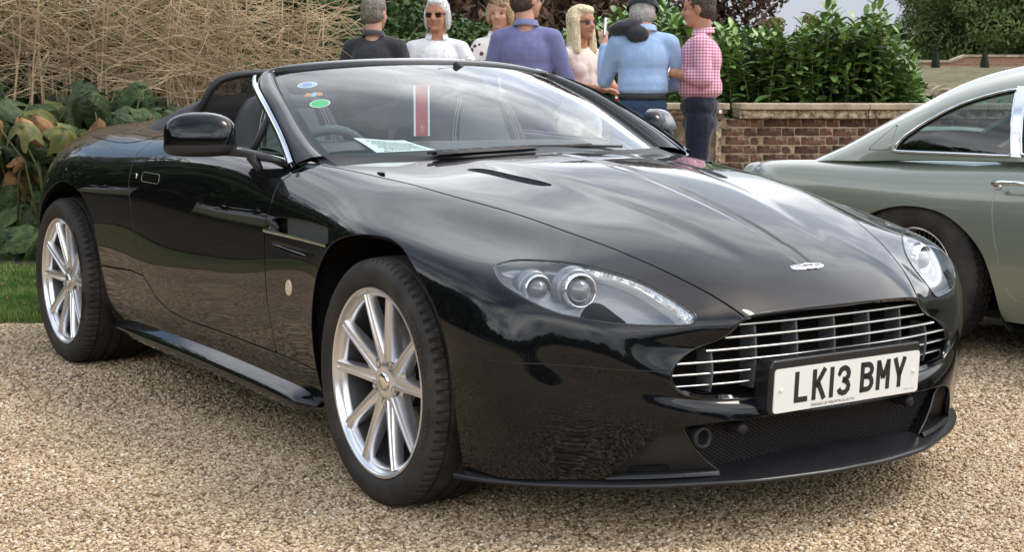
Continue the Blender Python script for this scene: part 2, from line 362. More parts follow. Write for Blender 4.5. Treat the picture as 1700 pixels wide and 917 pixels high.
# ---------------------------------------------------------------- cutting panels out of the body surface
def poly_sd(p, poly):
    """signed distance of points p (n,2) to polygon, positive inside"""
    p = np.asarray(p); poly = np.asarray(poly, float); d = np.full(len(p), 1e9); ins = np.zeros(len(p), bool)
    for i in range(len(poly)):
        a, b = poly[i], poly[(i+1) % len(poly)]; e = b-a; w = p-a
        t = np.clip((w@e)/max(e@e, 1e-12), 0, 1); q = w-t[:, None]*e; d = np.minimum(d, (q**2).sum(1))
        c1 = (a[1] > p[:, 1]) != (b[1] > p[:, 1])
        with np.errstate(divide='ignore', invalid='ignore'):
            xi = (b[0]-a[0])*(p[:, 1]-a[1])/(b[1]-a[1])+a[0]
        ins ^= c1 & (p[:, 0] < xi)
    return np.where(ins, 1, -1)*np.sqrt(d)
def smooth_poly(pts, n=8, closed=True):
    """Catmull-Rom through the points"""
    P = np.asarray(pts, float); m = len(P); out = []
    for i in range(m if closed else m-1):
        if closed: a, b, c, d = P[i-1], P[i], P[(i+1) % m], P[(i+2) % m]
        else: a, b, c, d = P[max(i-1, 0)], P[i], P[i+1], P[min(i+2, m-1)]
        for k in range(n):
            t = k/n; out.append(.5*((2*b)+(c-a)*t+(2*a-5*b+4*c-d)*t*t+(3*b-a-3*c+d)*t**3))
    if not closed: out.append(P[-1])
    return np.array(out)
class Surf:
    def __init__(s, V, N, F): s.V, s.N, s.F = V, N, F
    def clip(s, d):
        """keep the part with d>0"""
        V, N, F = s.V, s.N, s.F; pos = d > 0; c = pos[F].sum(1)
        keep = F[c == 3]; cut = F[(c == 1) | (c == 2)]
        nv, nn, cache, nf = [], [], {}, []
        base = len(V)
        def ip(a, b):
            k = (a, b) if a < b else (b, a)
            if k in cache: return cache[k]
            t = d[k[0]]/(d[k[0]]-d[k[1]]); t = min(max(t, 1e-4), 1-1e-4)
            nv.append(V[k[0]]*(1-t)+V[k[1]]*t); q = N[k[0]]*(1-t)+N[k[1]]*t; nn.append(q/np.linalg.norm(q)); cache[k] = base+len(nv)-1
            return cache[k]
        for f in cut:
            f = [int(i) for i in f]
            ps = [bool(pos[i]) for i in f]
            if sum(ps) == 1:
                i = ps.index(True); a, b, c_ = f[i], f[(i+1) % 3], f[(i+2) % 3]; nf.append((a, ip(a, b), ip(a, c_)))
            else:
                i = ps.index(False); a, b, c_ = f[i], f[(i+1) % 3], f[(i+2) % 3]; p, q = ip(a, b), ip(a, c_)
                nf.append((b, c_, q)); nf.append((b, q, p))
        V2 = np.concatenate([V, np.array(nv).reshape(-1, 3)]); N2 = np.concatenate([N, np.array(nn).reshape(-1, 3)])
        F2 = np.concatenate([keep, np.array(nf, int).reshape(-1, 3)])
        u, inv = np.unique(F2, return_inverse=True)
        return Surf(V2[u], N2[u], inv.reshape(-1, 3))
    def mirror(s): return Surf(s.V*[1, -1, 1], s.N*[1, -1, 1], s.F[:, ::-1])
    def offset(s, h): return Surf(s.V+s.N*h, s.N, s.F)
    def join(s, o): return Surf(np.concatenate([s.V, o.V]), np.concatenate([s.N, o.N]), np.concatenate([s.F, o.F+len(s.V)]))
    def edge_loop_data(s, skip_centre=True):
        F = s.F; E = np.concatenate([F[:, [0, 1]], F[:, [1, 2]], F[:, [2, 0]]]); K = np.sort(E, 1)
        key = K[:, 0].astype(np.int64)*len(s.V)+K[:, 1]; u, idx, cnt = np.unique(key, return_index=True, return_counts=True)
        B = E[idx[cnt == 1]]
        if skip_centre: B = B[~((np.abs(s.V[B[:, 0], 1]) < 1e-5) & (np.abs(s.V[B[:, 1], 1]) < 1e-5))]
        return B
    def rimmed(s, depth=.012, r=.0022, skip_centre=True):
        """add a small rounded return flange along every free edge"""
        B = s.edge_loop_data(skip_centre)
        o = np.zeros_like(s.V); e = s.V[B[:, 1]]-s.V[B[:, 0]]
        for k in (0, 1): np.add.at(o, B[:, k], np.cross(e, s.N[B[:, k]]))
        u = np.unique(B); o = o[u]; l = np.linalg.norm(o, axis=1, keepdims=True); o = o/np.maximum(l, 1e-12); n = s.N[u]
        mp_ = -np.ones(len(s.V), int); mp_[u] = np.arange(len(u)); b = len(s.V); m = len(u); v = s.V[u]
        R1 = v+o*r*.7-n*r*.3; R2 = v+o*r-n*r; R3 = v+o*r-n*depth
        V = np.concatenate([s.V, R1, R2, R3]); nm = (n+o); nm /= np.linalg.norm(nm, axis=1, keepdims=True)
        N = np.concatenate([s.N, nm, o, o]); i0, i1 = B[:, 0], B[:, 1]; m0, m1 = mp_[i0], mp_[i1]; Fs = [s.F]
        for a0, a1, b0, b1 in ((i0, i1, b+m0, b+m1), (b+m0, b+m1, b+m+m0, b+m+m1), (b+m+m0, b+m+m1, b+2*m+m0, b+2*m+m1)):
            Fs.append(np.stack([a1, a0, b0], 1)); Fs.append(np.stack([a1, b0, b1], 1))
        return Surf(V, N, np.concatenate(Fs))
    def obj(s, name, m, parent): return link(name, mesh_np(name, s.V, s.F, s.N), parent, m)

def grid_surf(P, N):
    a, b = P.shape[:2]; i = np.arange(a*b).reshape(a, b)
    q = np.stack([i[:-1, :-1], i[1:, :-1], i[1:, 1:], i[:-1, 1:]], -1).reshape(-1, 4)
    F = np.concatenate([q[:, [0, 1, 2]], q[:, [0, 2, 3]]]); V = P.reshape(-1, 3); Nn = N.reshape(-1, 3)
    f0 = F[len(F)//3]; fn = np.cross(V[F[:, 1]]-V[F[:, 0]], V[F[:, 2]]-V[F[:, 0]])
    if (fn*Nn[F[:, 0]]).sum() < 0: F = F[:, ::-1]
    ok = np.linalg.norm(fn, axis=1) > 1e-12
    return Surf(V, Nn, F[ok])

G_, _, _ = master_grid(520, 224); G_ = hood_detail(G_)
BODY = grid_surf(G_, grid_normals(G_))
GAP = .0033

P_ARCH_F = smooth_poly([(-.345,.05),(-.366,.19),(-.392,.28),(-.408,.36),(-.412,.445),(-.39,.54),(-.345,.62),(-.25,.691),(-.13,.727),(-.02,.735),(.06,.725),(.14,.697),(.24,.636),(.312,.569),(.352,.497),(.372,.39),(.378,.277),(.378,.16),(.37,.05)], 6)
P_ARCH_R = smooth_poly([(-2.16,.05),(-2.153,.234),(-2.160,.446),(-2.165,.564),(-2.19,.651),(-2.27,.712),(-2.38,.745),(-2.517,.752),(-2.667,.715),(-2.80,.645),(-2.91,.552),(-2.97,.45),(-2.99,.3),(-2.99,.05)], 6)
P_CABIN = [(-.445,-.3),(-.445,0),(-.452,.10),(-.462,.20),(-.478,.30),(-.500,.407),(-.549,.549),(-.583,.66),(-.60,.695),(-.69,.705),(-.80,.735),(-1.0,.752),(-1.3,.757),(-1.6,.748),(-1.78,.72),(-1.90,.66),(-1.97,.55),(-1.99,.40),(-1.99,-.3)]
P_SHUT = [(.83,.300),(.797,.314),(.76,.334),(.699,.3655),(.574,.4235),(.478,.462),(.348,.512),(.16,.563),(.04,.597),(-.09,.626),(-.275,.6475),(-.431,.671),(-.572,.697),(-.62,.71)]
LAMP3 = [(.386,.758,.689),(.400,.71,.701),(.448,.65,.699),(.503,.582,.688),(.56,.521,.668),(.615,.477,.647),(.68,.444,.616),(.734,.427,.587),(.753,.424,.572),(.758,.440,.558),(.738,.480,.553),(.688,.585,.559),(.626,.677,.575),(.576,.729,.59),(.518,.774,.621),(.460,.795,.649),(.413,.787,.674),(.392,.772,.685)]
LD = np.array([.56, .5, .66]); LD /= np.linalg.norm(LD); LA = np.cross([0, 0, 1], LD); LA /= np.linalg.norm(LA); LB = np.cross(LD, LA)
def lamp2(p): p = np.asarray(p); return np.stack([p@LA, p@LB], 1)
P_LAMP = smooth_poly(lamp2(LAMP3), 5)
P_DOOR = [(-.69,.87),(-.688,.858),(-.705,.832),(-.700,.772),(-.722,.73),(-.731,.696),(-.728,.62),(-.723,.545),(-.715,.475),(-.690,.39),(-.668,.320),(-.86,.322),(-1.057,.327),(-1.355,.331),(-1.515,.345),(-1.63,.377),(-1.741,.449),(-1.770,.528),(-1.81,.708),(-1.824,.755),(-1.836,.836),(-1.874,.898),(-1.885,.938),(-1.9,1.05),(-.69,1.05)]
P_SILL = [(-.30,.0),(-.30,.300),(-.50,.312),(-.668,.320),(-.86,.322),(-1.057,.327),(-1.355,.331),(-1.515,.345),(-1.63,.377),(-1.741,.449),(-1.865,.456),(-2.079,.447),(-2.30,.440),(-2.30,0)]
P_VENT = smooth_poly([(-.722,.698),(-.690,.722),(-.642,.738),(-.55,.742),(-.457,.741),(-.36,.737),(-.296,.731),(-.283,.71),(-.285,.688),(-.40,.688),(-.60,.692)], 4)
P_SCOOP = smooth_poly([(-.683,.662),(-.675,.650),(-.60,.638),(-.50,.631),(-.43,.631),(-.385,.645),(-.42,.655),(-.55,.660),(-.64,.664)], 4)
P_INTAKE = [(0,.322),(.283,.321),(.343,.319),(.421,.316),(.470,.311),(.508,.298),(.535,.278),(.565,.251),(.602,.206),(.64,.165),(.64,.10),(-.2,.10),(-.2,.322)]
P_HVENT = smooth_poly([(-.305,.412),(-.285,.362),(-.151,.347),(-.04,.322),(.010,.321),(-.006,.36),(-.092,.388),(-.2,.402)], 4)
split_x = [.2, .36, .471, .56, .672, .75, .80]; split_z = [.475, .471, .472, .4665, .456, .4475, .445]

def sd_xz(S, poly): return poly_sd(S.V[:, [0, 2]], poly)
def sd_xy(S, poly): return poly_sd(S.V[:, [0, 1]], poly)
H = BODY
for ap in (P_ARCH_F, P_ARCH_R):
    H = H.clip(np.maximum(-sd_xz(H, ap), (.35-H.V[:, 1])))
SKIN = H                                                            # everything but arches, used for the inner liner
H = H.clip(-sd_xy(H, P_CABIN))
def shut_sd(S):
    """positive inside the bonnet"""
    sp = smooth_poly(P_SHUT, 6, False); poly = np.concatenate([sp, [(-.8, .71), (-.8, -.5), (.95, -.5), (.95, .296)]])
    return np.where(S.V[:, 2] > .54, sd_xy(S, poly), -1.)
d = shut_sd(H); bonnet = H.clip(d-GAP); H = H.clip(-d-GAP)
bonnet = bonnet.clip(-sd_xy(bonnet, P_HVENT)-.0005)
dl = lambda S: np.where((S.V[:, 0] > .3) & (S.V[:, 2] > .5), poly_sd(lamp2(S.V), P_LAMP), -1.)
lampS = H.clip(dl(H)-.0035); H = H.clip(-dl(H)-.0015)
door = H.clip(sd_xz(H, P_DOOR)-GAP); H = H.clip(-sd_xz(H, P_DOOR)-GAP)
sill = H.clip(sd_xz(H, P_SILL)-GAP); H = H.clip(-sd_xz(H, P_SILL)-GAP)
for pv in (P_VENT, P_SCOOP): H = H.clip(-sd_xz(H, pv))
dsp = lambda S: np.where(S.V[:, 0] > .1, np.interp(S.V[:, 0], split_x, split_z)-S.V[:, 2], -.5)*.95
bumper = H.clip(dsp(H)-.0015); H = H.clip(-dsp(H)-.0015)
din = lambda S: np.where(S.V[:, 0] > .5, poly_sd(S.V[:, [1, 2]], P_INTAKE), -1.)
bumper = bumper.clip(-din(bumper))
fwing = H.clip(H.V[:, 0]+1.0); rear = H.clip(-1.0-H.V[:, 0])

CAR = empty('sports_car', (0, 0, 0), 0, 'glossy black open top sports car with silver wheels and white number plate on the gravel', 'car')
whole = lambda S: S.join(S.mirror())
whole(bonnet.rimmed()).obj('bonnet', M['paint'], CAR)
whole(bumper.rimmed()).obj('front_bumper', M['paint'], CAR)
whole(rear.rimmed(.02)).obj('rear_body', M['paint'], CAR)
doors = []
for s_ in (-1, 1):
    sg = (lambda S: S) if s_ > 0 else (lambda S: S.mirror())
    sg(fwing.rimmed(.014)).obj('front_wing', M['paint'], CAR)
    doors.append(sg(door.rimmed()).obj('door', M['paint'], CAR))
    sg(sill.rimmed()).obj('sill_panel', M['paint'], CAR)
# inner liner that closes the gaps
lin = SKIN.offset(-.016)
lin = lin.clip(-sd_xy(lin, P_CABIN)+.03)
lin = lin.clip(-dl(lin)-.004); lin = lin.clip(-din(lin))
dv_ = np.maximum(sd_xz(lin, P_VENT), sd_xz(lin, P_SCOOP)); lin = lin.clip(-dv_-.001)
lin = lin.clip(-sd_xy(lin, P_HVENT))
whole(lin).obj('inner_body_shell', M['black'], CAR)

MS = (-1, 1)
def y_of(x, z):
    """half width of the body side at (x,z), from the body surface"""
    S = BODY; m = (np.abs(S.V[:, 0]-x) < .05) & (np.abs(S.V[:, 2]-z) < .05) & (S.V[:, 1] > .3)
    v = S.V[m]; w = 1/((v[:, 0]-x)**2+(v[:, 2]-z)**2+1e-6)**2; return float((v[:, 1]*w).sum()/w.sum())
def z_of(x, y):
    S = BODY; m = (np.abs(S.V[:, 0]-x) < .05) & (np.abs(S.V[:, 1]-abs(y)) < .05) & (S.V[:, 2] > .5)
    v = S.V[m]; w = 1/((v[:, 0]-x)**2+(v[:, 1]-abs(y))**2+1e-6)**2; return float((v[:, 2]*w).sum()/w.sum())

# underfloor, wheel arch liners
b = MB(); b.prism([(.70,-.50),(.50,-.74),(.33,-.78),(-.33,-.80),(-2.15,-.80),(-3.0,-.76),(-3.40,-.4),(-3.40,.4),(-3.0,.76),(-2.15,.80),(-.33,.80),(.33,.78),(.50,.74),(.70,.50)], .17, .20, lambda a, c, h: (a, c, h)); b.build('underfloor', M['black'], CAR)
for s_ in MS:
    for name, ap in (('wheel_arch_liner', P_ARCH_F), ('wheel_arch_liner', P_ARCH_R)):
        b = MB(); ap2 = [p for p in ap if p[1] > .185]
        i0 = int(np.argmin([abs(p[1]-.185)+ (0 if p[0] < np.mean(ap[:, 0]) else 9) for p in ap2])); ap2 = ap2[i0:]+ap2[:i0]
        g = []
        for p in ap2:
            yo = y_of(p[0], max(p[1], .2))-.013
            cx = np.mean(ap[:, 0]); sx = cx+(p[0]-cx)*1.03
            g.append([(sx, s_*yo, p[1]+.004), (sx, s_*(yo-.10), p[1]+.01), (sx, s_*.55, p[1]+.01)])
        b.grid(g); cx = float(np.mean(ap[:, 0])); n = len(b.V)
        b.add([(cx-.36, s_*.55, .22), (cx+.36, s_*.55, .22), (cx+.46, s_*.55, .60), (cx-.46, s_*.55, .60)], [(0, 1, 2, 3)])
        b.build(name, M['black'], CAR)

# ---------------------------------------------------------------- wheels
def make_tyre(Rr, hw, name='tyre', treads=78):
    """Rr radius, hw half width; outer face at y=-hw"""
    prof = []                                             # (radius, y, treadflag)
    k = hw/.1225
    side = [(.2555,-.098),(.262,-.110),(.275,-.1195),(.292,-.1235),(.306,-.1215),(.318,-.1165),(.3275,-.108)]
    for r, y in side: prof.append((r, y*k, 0))
    ys = [-.100,-.092,-.0765,-.0745,-.0665,-.0645,-.045,-.026,-.024,-.014,-.012,0,.012,.014,.024,.026,.045,.0645,.0665,.0745,.0765,.092,.100]
    gro = {-.0745, -.0665, -.024, -.014, .014, .024, .0665, .0745}
    for y in ys:
        r = Rr-.0045*(abs(y)/.1)**3.2
        if y in gro: r -= .0075
        prof.append((r, y*k, 2 if abs(y) > .078 else (1 if y not in gro else 0)))
    for r, y in side[::-1]: prof.append((r, -y*k, 0))
    n = treads*6; V = []
    rad = np.array([p[0] for p in prof]); yy = np.array([p[1] for p in prof]); fl = np.array([p[2] for p in prof])
    sc = np.where(rad > .262, 1+(Rr-.338)/.338*np.clip((rad-.262)/.07, 0, 1), 1)
    for i in range(n):
        w = 2*math.pi*i/n; r = rad*1.0; q = i % 6
        r = np.where((fl == 2) & (q <= 1), r-.009, r)
        r = np.where((fl == 0) & (np.abs(yy) > .10*k) & (rad > .322) & (q == 0), r-.0025, r)
        tw = w+np.where(fl >= 1, yy*1.6*np.sign(yy), 0)*0
        V.append(np.stack([r*math.cos(w), yy, r*math.sin(w)], 1))
    # lateral sipes on the centre ribs, staggered
    V = np.array(V)
    for i in range(n):
        for j in range(len(rad)):
            if fl[j] == 1 and (i+j*2) % 9 == 0 and abs(yy[j]) > .02: V[i, j, [0, 2]] *= (rad[j]-.003)/rad[j]
    L = len(rad); idx = np.arange(n*L).reshape(n, L); nx = np.roll(idx, -1, 0)
    F = np.stack([idx[:, :-1], idx[:, 1:], nx[:, 1:], nx[:, :-1]], -1).reshape(-1, 4)
    me = mesh_np(name, V.reshape(-1, 3), F); me.set_sharp_from_angle(angle=R(38))
    return me
def spoke_rim(Rl=.258, hw=.1225, wd=.10):
    """alloy wheel, outer lip plane at y=-wd; face points towards -y"""
    b = MB(); yl = -wd
    b.lathe([(.2555, yl+.010), (.259, yl+.004), (.2585, yl), (.2555, yl-.0015), (.2515, yl), (.2485, yl+.004), (.2455, yl+.012), (.238, yl+.016), (.2325, yl+.020), (.230, yl+.034)], 96, mi=0)
    return b
def spoke_part(idx, yl):
    """one forked pair of spokes"""
    out = MB(); c0 = R(90+72*idx)
    for sgn in (-1, 1):
        a0, a1 = c0+sgn*R(7), c0+sgn*R(17.0); rs = [.045, .075, .105, .14, .18, .215, .236]
        rows = []
        for r in rs:
            t = (r-.045)/(.236-.045); pa = Vector((math.cos(c0), 0, math.sin(c0))); pb = Vector((-math.sin(c0), 0, math.cos(c0)))*sgn
            P0 = pa*.048+pb*.011; P1 = pa*(.240*math.cos(R(15.5)))+pb*(.240*math.sin(R(15.5))); ct = P0.lerp(P1, t); tn = (P1-P0).normalized().cross(Vector((0, -1, 0)))*-1
            w = .0150+.0090*(1-t)**2.2; yf = (yl+.030)*(1-t)**1.2+(yl+.006)*(1-(1-t)**1.2); dp = .046*(1-t)+.026*t
            cr = .006
            rows.append([ct-tn*w+Vector((0, yf+dp, 0)), ct-tn*w*1.05+Vector((0, yf+cr+.006, 0)), ct-tn*w*.80+Vector((0, yf+cr*.2, 0)), ct-tn*w*.28+Vector((0, yf, 0)), ct-tn*w*.14+Vector((0, yf+.0035, 0)), ct+tn*w*.14+Vector((0, yf+.0035, 0)), ct+tn*w*.28+Vector((0, yf, 0)), ct+tn*w*.80+Vector((0, yf+cr*.2, 0)), ct+tn*w*1.05+Vector((0, yf+cr+.006, 0)), ct+tn*w+Vector((0, yf+dp, 0))])
        out.grid(rows, flip=False)
        n = len(rows[0]); out.add(rows[-1], [tuple(range(n))])
    # web filling the crotch of the fork
    rows = []
    for r in (.045, .07, .095, .112):
        rows.append([])
        for q in (-1, -.5, 0, .5, 1):
            a = c0+q*R(8); rows[-1].append(Vector((r*math.cos(a), yl+.031+.003*abs(q)-.03*0+(.004 if r > .1 else 0), r*math.sin(a))))
    out.grid(rows)
    return out
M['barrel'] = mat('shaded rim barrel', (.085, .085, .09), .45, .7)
tyre_f = make_tyre(.338, .1225); tyre_r = make_tyre(.340, .1425)
def make_wheel(tyre_me, hw, rear=False):
    t = MB(); root = bpy.data.objects.new('wheel', None); COL.objects.link(root); root.parent = CAR; root.empty_display_size = .1
    # (root frame: outer face towards -y, hub at origin)
    yl = -hw+.012
    link('tyre', tyre_me, root, M['rubber'])
    rim = spoke_rim(wd=-yl); ro = rim.build('rim', M['alloy'], root); sharp(ro, 50)
    MB().lathe([(.230, yl+.034), (.227, yl+.045), (.221, yl+.075), (.219, yl+.12), (.232, yl+.185), (.236, yl+.20)], 72).build('rim_barrel', M['barrel'], root)
    sp = MB()
    for i in range(5):
        q = spoke_part(i, yl); sp.add(q.V, q.F, True)
    sp.lathe([(.0, yl+.034), (.02, yl+.030), (.033, yl+.027), (.046, yl+.029), (.062, yl+.034), (.078, yl+.045), (.085, yl+.08)], 48)
    so = sp.build('spokes', M['alloy'], root); sharp(so, 42)
    cp = MB().lathe([(0, yl+.0205), (.018, yl+.021), (.0255, yl+.0235), (.027, yl+.028)], 32); co = cp.build('centre_cap', M['chrome'], root)
    for k in range(5):
        bt = MB()
        a = R(90+36+72*k); c = (.0565*math.cos(a), 0, .0565*math.sin(a))
        bt.lathe([(.0145, yl+.030), (.0135, yl+.0275), (.012, yl+.028), (.0115, yl+.045)], 16, c)
        bt.lathe([(.0, yl+.031), (.006, yl+.031), (.0085, yl+.033), (.0085, yl+.045)], 6, c, smooth=False)
        bt.build('wheel_bolt', M['disc'], root)
    dk = MB().lathe([(.05, yl+.095), (.178, yl+.095), (.180, yl+.099), (.180, yl+.125), (.05, yl+.125)], 64)
    dk.build('brake_disc', M['disc'], root)
    cl = MB(); ca = R(160) if not rear else R(20)
    pr = []
    cl.lathe([(.125, yl+.078), (.19, yl+.078), (.198, yl+.086), (.198, yl+.13), (.125, yl+.13)], 10, a0=ca-R(24), a1=ca+R(24))
    cl.build('brake_caliper', M['plastic'], root)
    bk = MB().lathe([(.05, yl+.15), (.21, yl+.15)], 32); bk.build('wheel_backing', M['black'], root)
    return root
def font_mesh(txt, size=1.0, extrude=.0, res=4):
    c = bpy.data.curves.new('txt', 'FONT'); c.body = txt; c.size = size; c.extrude = extrude; c.resolution_u = res; c.align_x = 'CENTER'; c.align_y = 'CENTER'
    o = bpy.data.objects.new('txt', c); COL.objects.link(o); dg = bpy.context.evaluated_depsgraph_get(); dg.update()
    me = bpy.data.meshes.new_from_object(o.evaluated_get(dg)); bpy.data.objects.remove(o); bpy.data.curves.remove(c); return me
def sidewall_text(root, yl):
    for txt, a0 in (('POTENZA', 28), ('RE050A', -14)):
        me = font_mesh(txt, .034, .0006)
        for v in me.vertices:
            x, y, z = v.co; a = R(a0)-x/.30*1.1; r = .300+y
            v.co = (r*math.cos(a), yl-abs(z)*1-.0006, r*math.sin(a))
        link('sidewall_lettering', me, root, M['lettering'])
M['lettering'] = mat('raised rubber lettering', (.10, .095, .09), .5)
WH = []
for (x, hw, yc, tm, rr) in ((0, .1225, .785, tyre_f, False), (-2.6, .1425, .780, tyre_r, True)):
    for s_ in MS:
        w = make_wheel(tm, hw, rr); w.location = (x, s_*yc, .338 if not rr else .340)
        if s_ > 0: w.rotation_euler = (0, 0, math.pi)
        if not rr: w.rotation_euler = (0, 0, w.rotation_euler[2]-.024)
        if s_ < 0: sidewall_text(w, -hw-.0008)
        WH.append(w)
# ================================================================= front end of the black car
def sweep(path, sec):
    """path list of (origin, a, b) frames; sec list of (p,q); returns grid rows"""
    return [[o+a*p+b_*q for p, q in sec] for o, a, b_ in path]
# grille opening edge (half): from the end of the body surface
edge = [Vector(G_[0, k]) for k in range(G_.shape[1])]
e_half = [p for k, p in enumerate(edge) if k >= int(2.0/14*223)]
loopH = [e_half[int(round(q))] for q in np.linspace(0, len(e_half)-1, 48)]
full = [Vector((p.x, -p.y, p.z)) for p in loopH]+[p.copy() for p in loopH[::-1]][1:]       # near bottom -> top centre -> far bottom
full.append(full[0].copy())
ctr = Vector((.80, 0, .47))
b = MB(); rows = []
for p in full:
    inn = Vector((0, ctr.y-p.y, ctr.z-p.z)); inn.normalize()
    rows.append([p+Vector((.001, 0, 0))-inn*.002, p+Vector((.004, 0, 0))+inn*.004, p+Vector((.001, 0, 0))+inn*.009, p+Vector((-.012, 0, 0))+inn*.011, p+Vector((-.10, 0, 0))+inn*.012])
b.grid(rows); b.build('grille_surround', M['gloss'], CAR)
b = MB(); b.box((.60, 0, .45), (.02, .84, .34)); b.build('grille_backing', M['black'], CAR)
M['vane'] = mat('grey vane', (.10, .11, .115), .45, .2)
bars = [(.788, .322, .549, .806, 0), (.785, .357, .519, .808, 0), (.776, .410, .490, .8085, 0), (.748, .500, .461, .808, 0), (.741, .503, .432, .806, .275), (.741, .482, .403, .803, .275)]
GR = empty('grille', (0, 0, 0)); GR.parent = CAR
for (xe, ye, z, xc, yin) in bars:
    for rng in ([(-1, 1)] if yin == 0 else [(-1, -yin/ye), (yin/ye, 1)]):
        pts = []
        for k in range(25):
            t = rng[0]+(rng[1]-rng[0])*k/24; pts.append(Vector((xc+(xe-xc)*abs(t)**2.2, ye*t, z)))
        b = MB(); b.grid([[p+Vector(q) for q in ((-.016, 0, .0034), (-.003, 0, .0031), (.0005, 0, .0019), (.0012, 0, 0), (.0005, 0, -.0019), (-.003, 0, -.0031), (-.016, 0, -.0034))] for p in pts]); b.build('grille_bar', M['barmetal'], GR)
for y in (-.385, -.26, -.13, 0, .13, .26, .385):
    xc = .808-.06*(abs(y)/.5)**2.2; zt = .548 if abs(y) < .3 else .492; zb = .385
    b = MB(); rows = []
    for k in range(9):
        z = zb+(zt-zb)*k/8; bow = .008*math.sin(math.pi*k/8)
        rows.append([Vector((xc-.058, y-.003, z)), Vector((xc-.006-.004+bow, y-.003, z)), Vector((xc-.008+bow, y, z)), Vector((xc-.01+bow, y+.003, z)), Vector((xc-.058, y+.003, z))])
    b.grid(rows, smooth=False); b.build('grille_vane', M['vane'], GR)

# number plate and its holder
PLT = MB(); til = lambda z: .0526*(z-.3856)
PH = MB(); PH.prism([(-.267, -.060), (.235, -.060), (.267, -.055), (.270, .050), (.262, .078), (-.262, .078), (-.272, .060), (-.274, -.045)], .80, .8545, lambda a, c, h: (h+til(.3856+c), a, .3856+c)); o = PH.build('number_plate_holder', M['lip'], CAR); bevel(o, .006, 3)
pl = MB(); rr = []
for cx, cy, a0 in ((.25, .0455, 0), (-.25, .0455, 90), (-.25, -.0455, 180), (.25, -.0455, 270)):
    for k in range(6):
        a = R(a0+18*k); rr.append((cx+.010*math.cos(a), cy+.010*math.sin(a)))
pl.prism(rr, .8550, .8582, lambda a, c, h: (h+til(.3856+c), a, .3856+c)); PLATE = pl.build('number_plate', M['plate'], CAR); tag(PLATE, 'white number plate reading LK13 BMY')
def glyph(polys, y0, name):
    g = MB()
    for poly in polys: g.prism(poly, .8583, .8590, lambda a, c, h: (h+til(.3856+c+.004), y0+a, .3856+.004+c))
    o = g.build(name, M['ink'], PLATE); o.data.materials[0] = M['ink']; return o
def stroke(pts, w=.014):
    """thick mitred polyline as quads; pts in plate millimetre-ish units (0..50,0..79)"""
    out = []; P = [Vector((x/1000., y/1000., 0)) for x, y in pts]; L = []; Rr = []
    for i, p in enumerate(P):
        d0 = (P[i]-P[i-1]).normalized() if i else (P[1]-P[0]).normalized(); d1 = (P[i+1]-P[i]).normalized() if i < len(P)-1 else d0
        n0 = Vector((-d0.y, d0.x, 0)); n1 = Vector((-d1.y, d1.x, 0)); m = (n0+n1).normalized(); k = w/2/max(m.dot(n0), .5)
        L.append(p+m*k); Rr.append(p-m*k)
    for i in range(len(P)-1): out.append([(v.x-.025, v.y-.0395) for v in (Rr[i], Rr[i+1], L[i+1], L[i])])
    return out
def arc(cx, cy, rx, ry, a0, a1, n=7): return [(cx+rx*math.cos(R(a0+(a1-a0)*k/n)), cy+ry*math.sin(R(a0+(a1-a0)*k/n))) for k in range(n+1)]
G = {'L': stroke([(7, 79), (7, 7), (46, 7)]),
     'K': stroke([(7, 0), (7, 79)])+stroke([(12, 34), (43, 79)])+stroke([(20, 44), (43.5, 0)]),
     '1': stroke([(7, 0), (7, 79)]),
     '3': stroke([(6, 62)]+arc(25, 56, 17, 16, 165, -60)+[(21, 42)])+stroke([(21, 42)]+arc(25, 23, 18, 16, 72, -165)),
     'B': stroke([(9, 0), (9, 79)])+stroke([(2, 72), (28, 72)]+arc(27, 57.5, 16, 14.5, 80, -80)+[(14, 42)])+stroke([(14, 41.5), (28, 41)]+arc(27, 24, 17.5, 17, 80, -80)+[(2, 7)]),
     'M': stroke([(7, 0), (7, 79)])+stroke([(43, 0), (43, 79)])+stroke([(8, 74), (25, 30)], .013)+stroke([(42, 74), (25, 30)], .013),
     'Y': stroke([(25, 0), (25, 34)])+stroke([(25, 30), (6.5, 79)])+stroke([(25, 30), (43.5, 79)])}
yy = -.217
for ch, adv in (('L', .061), ('K', .061), ('1', .025), ('3', .083), ('B', .061), ('M', .061), ('Y', .058)):
    glyph(G[ch], yy+.050, 'plate_character'); yy += adv
for txt, sz, y, z in (('GRANGE OF WELWYN AL10 7TU', .0105, -.055, -.0475), ('REGISTRATION PLATES', .0036, .225, -.045)):
    me = font_mesh(txt, sz)
    for v in me.vertices: v.co = (.8588+til(.3856+z), y+v.co.x, .3856+z+v.co.y)
    link('dealer_lettering', me, PLATE, M['ink'])
for s_ in MS:
    b = MB(); b.lathe([(0, .8625), (.003, .8622), (.0055, .8607), (.0062, .858)], 16, (0, s_*.238, .3875), 'x'); b.build('plate_screw', M['plate'], PLATE)

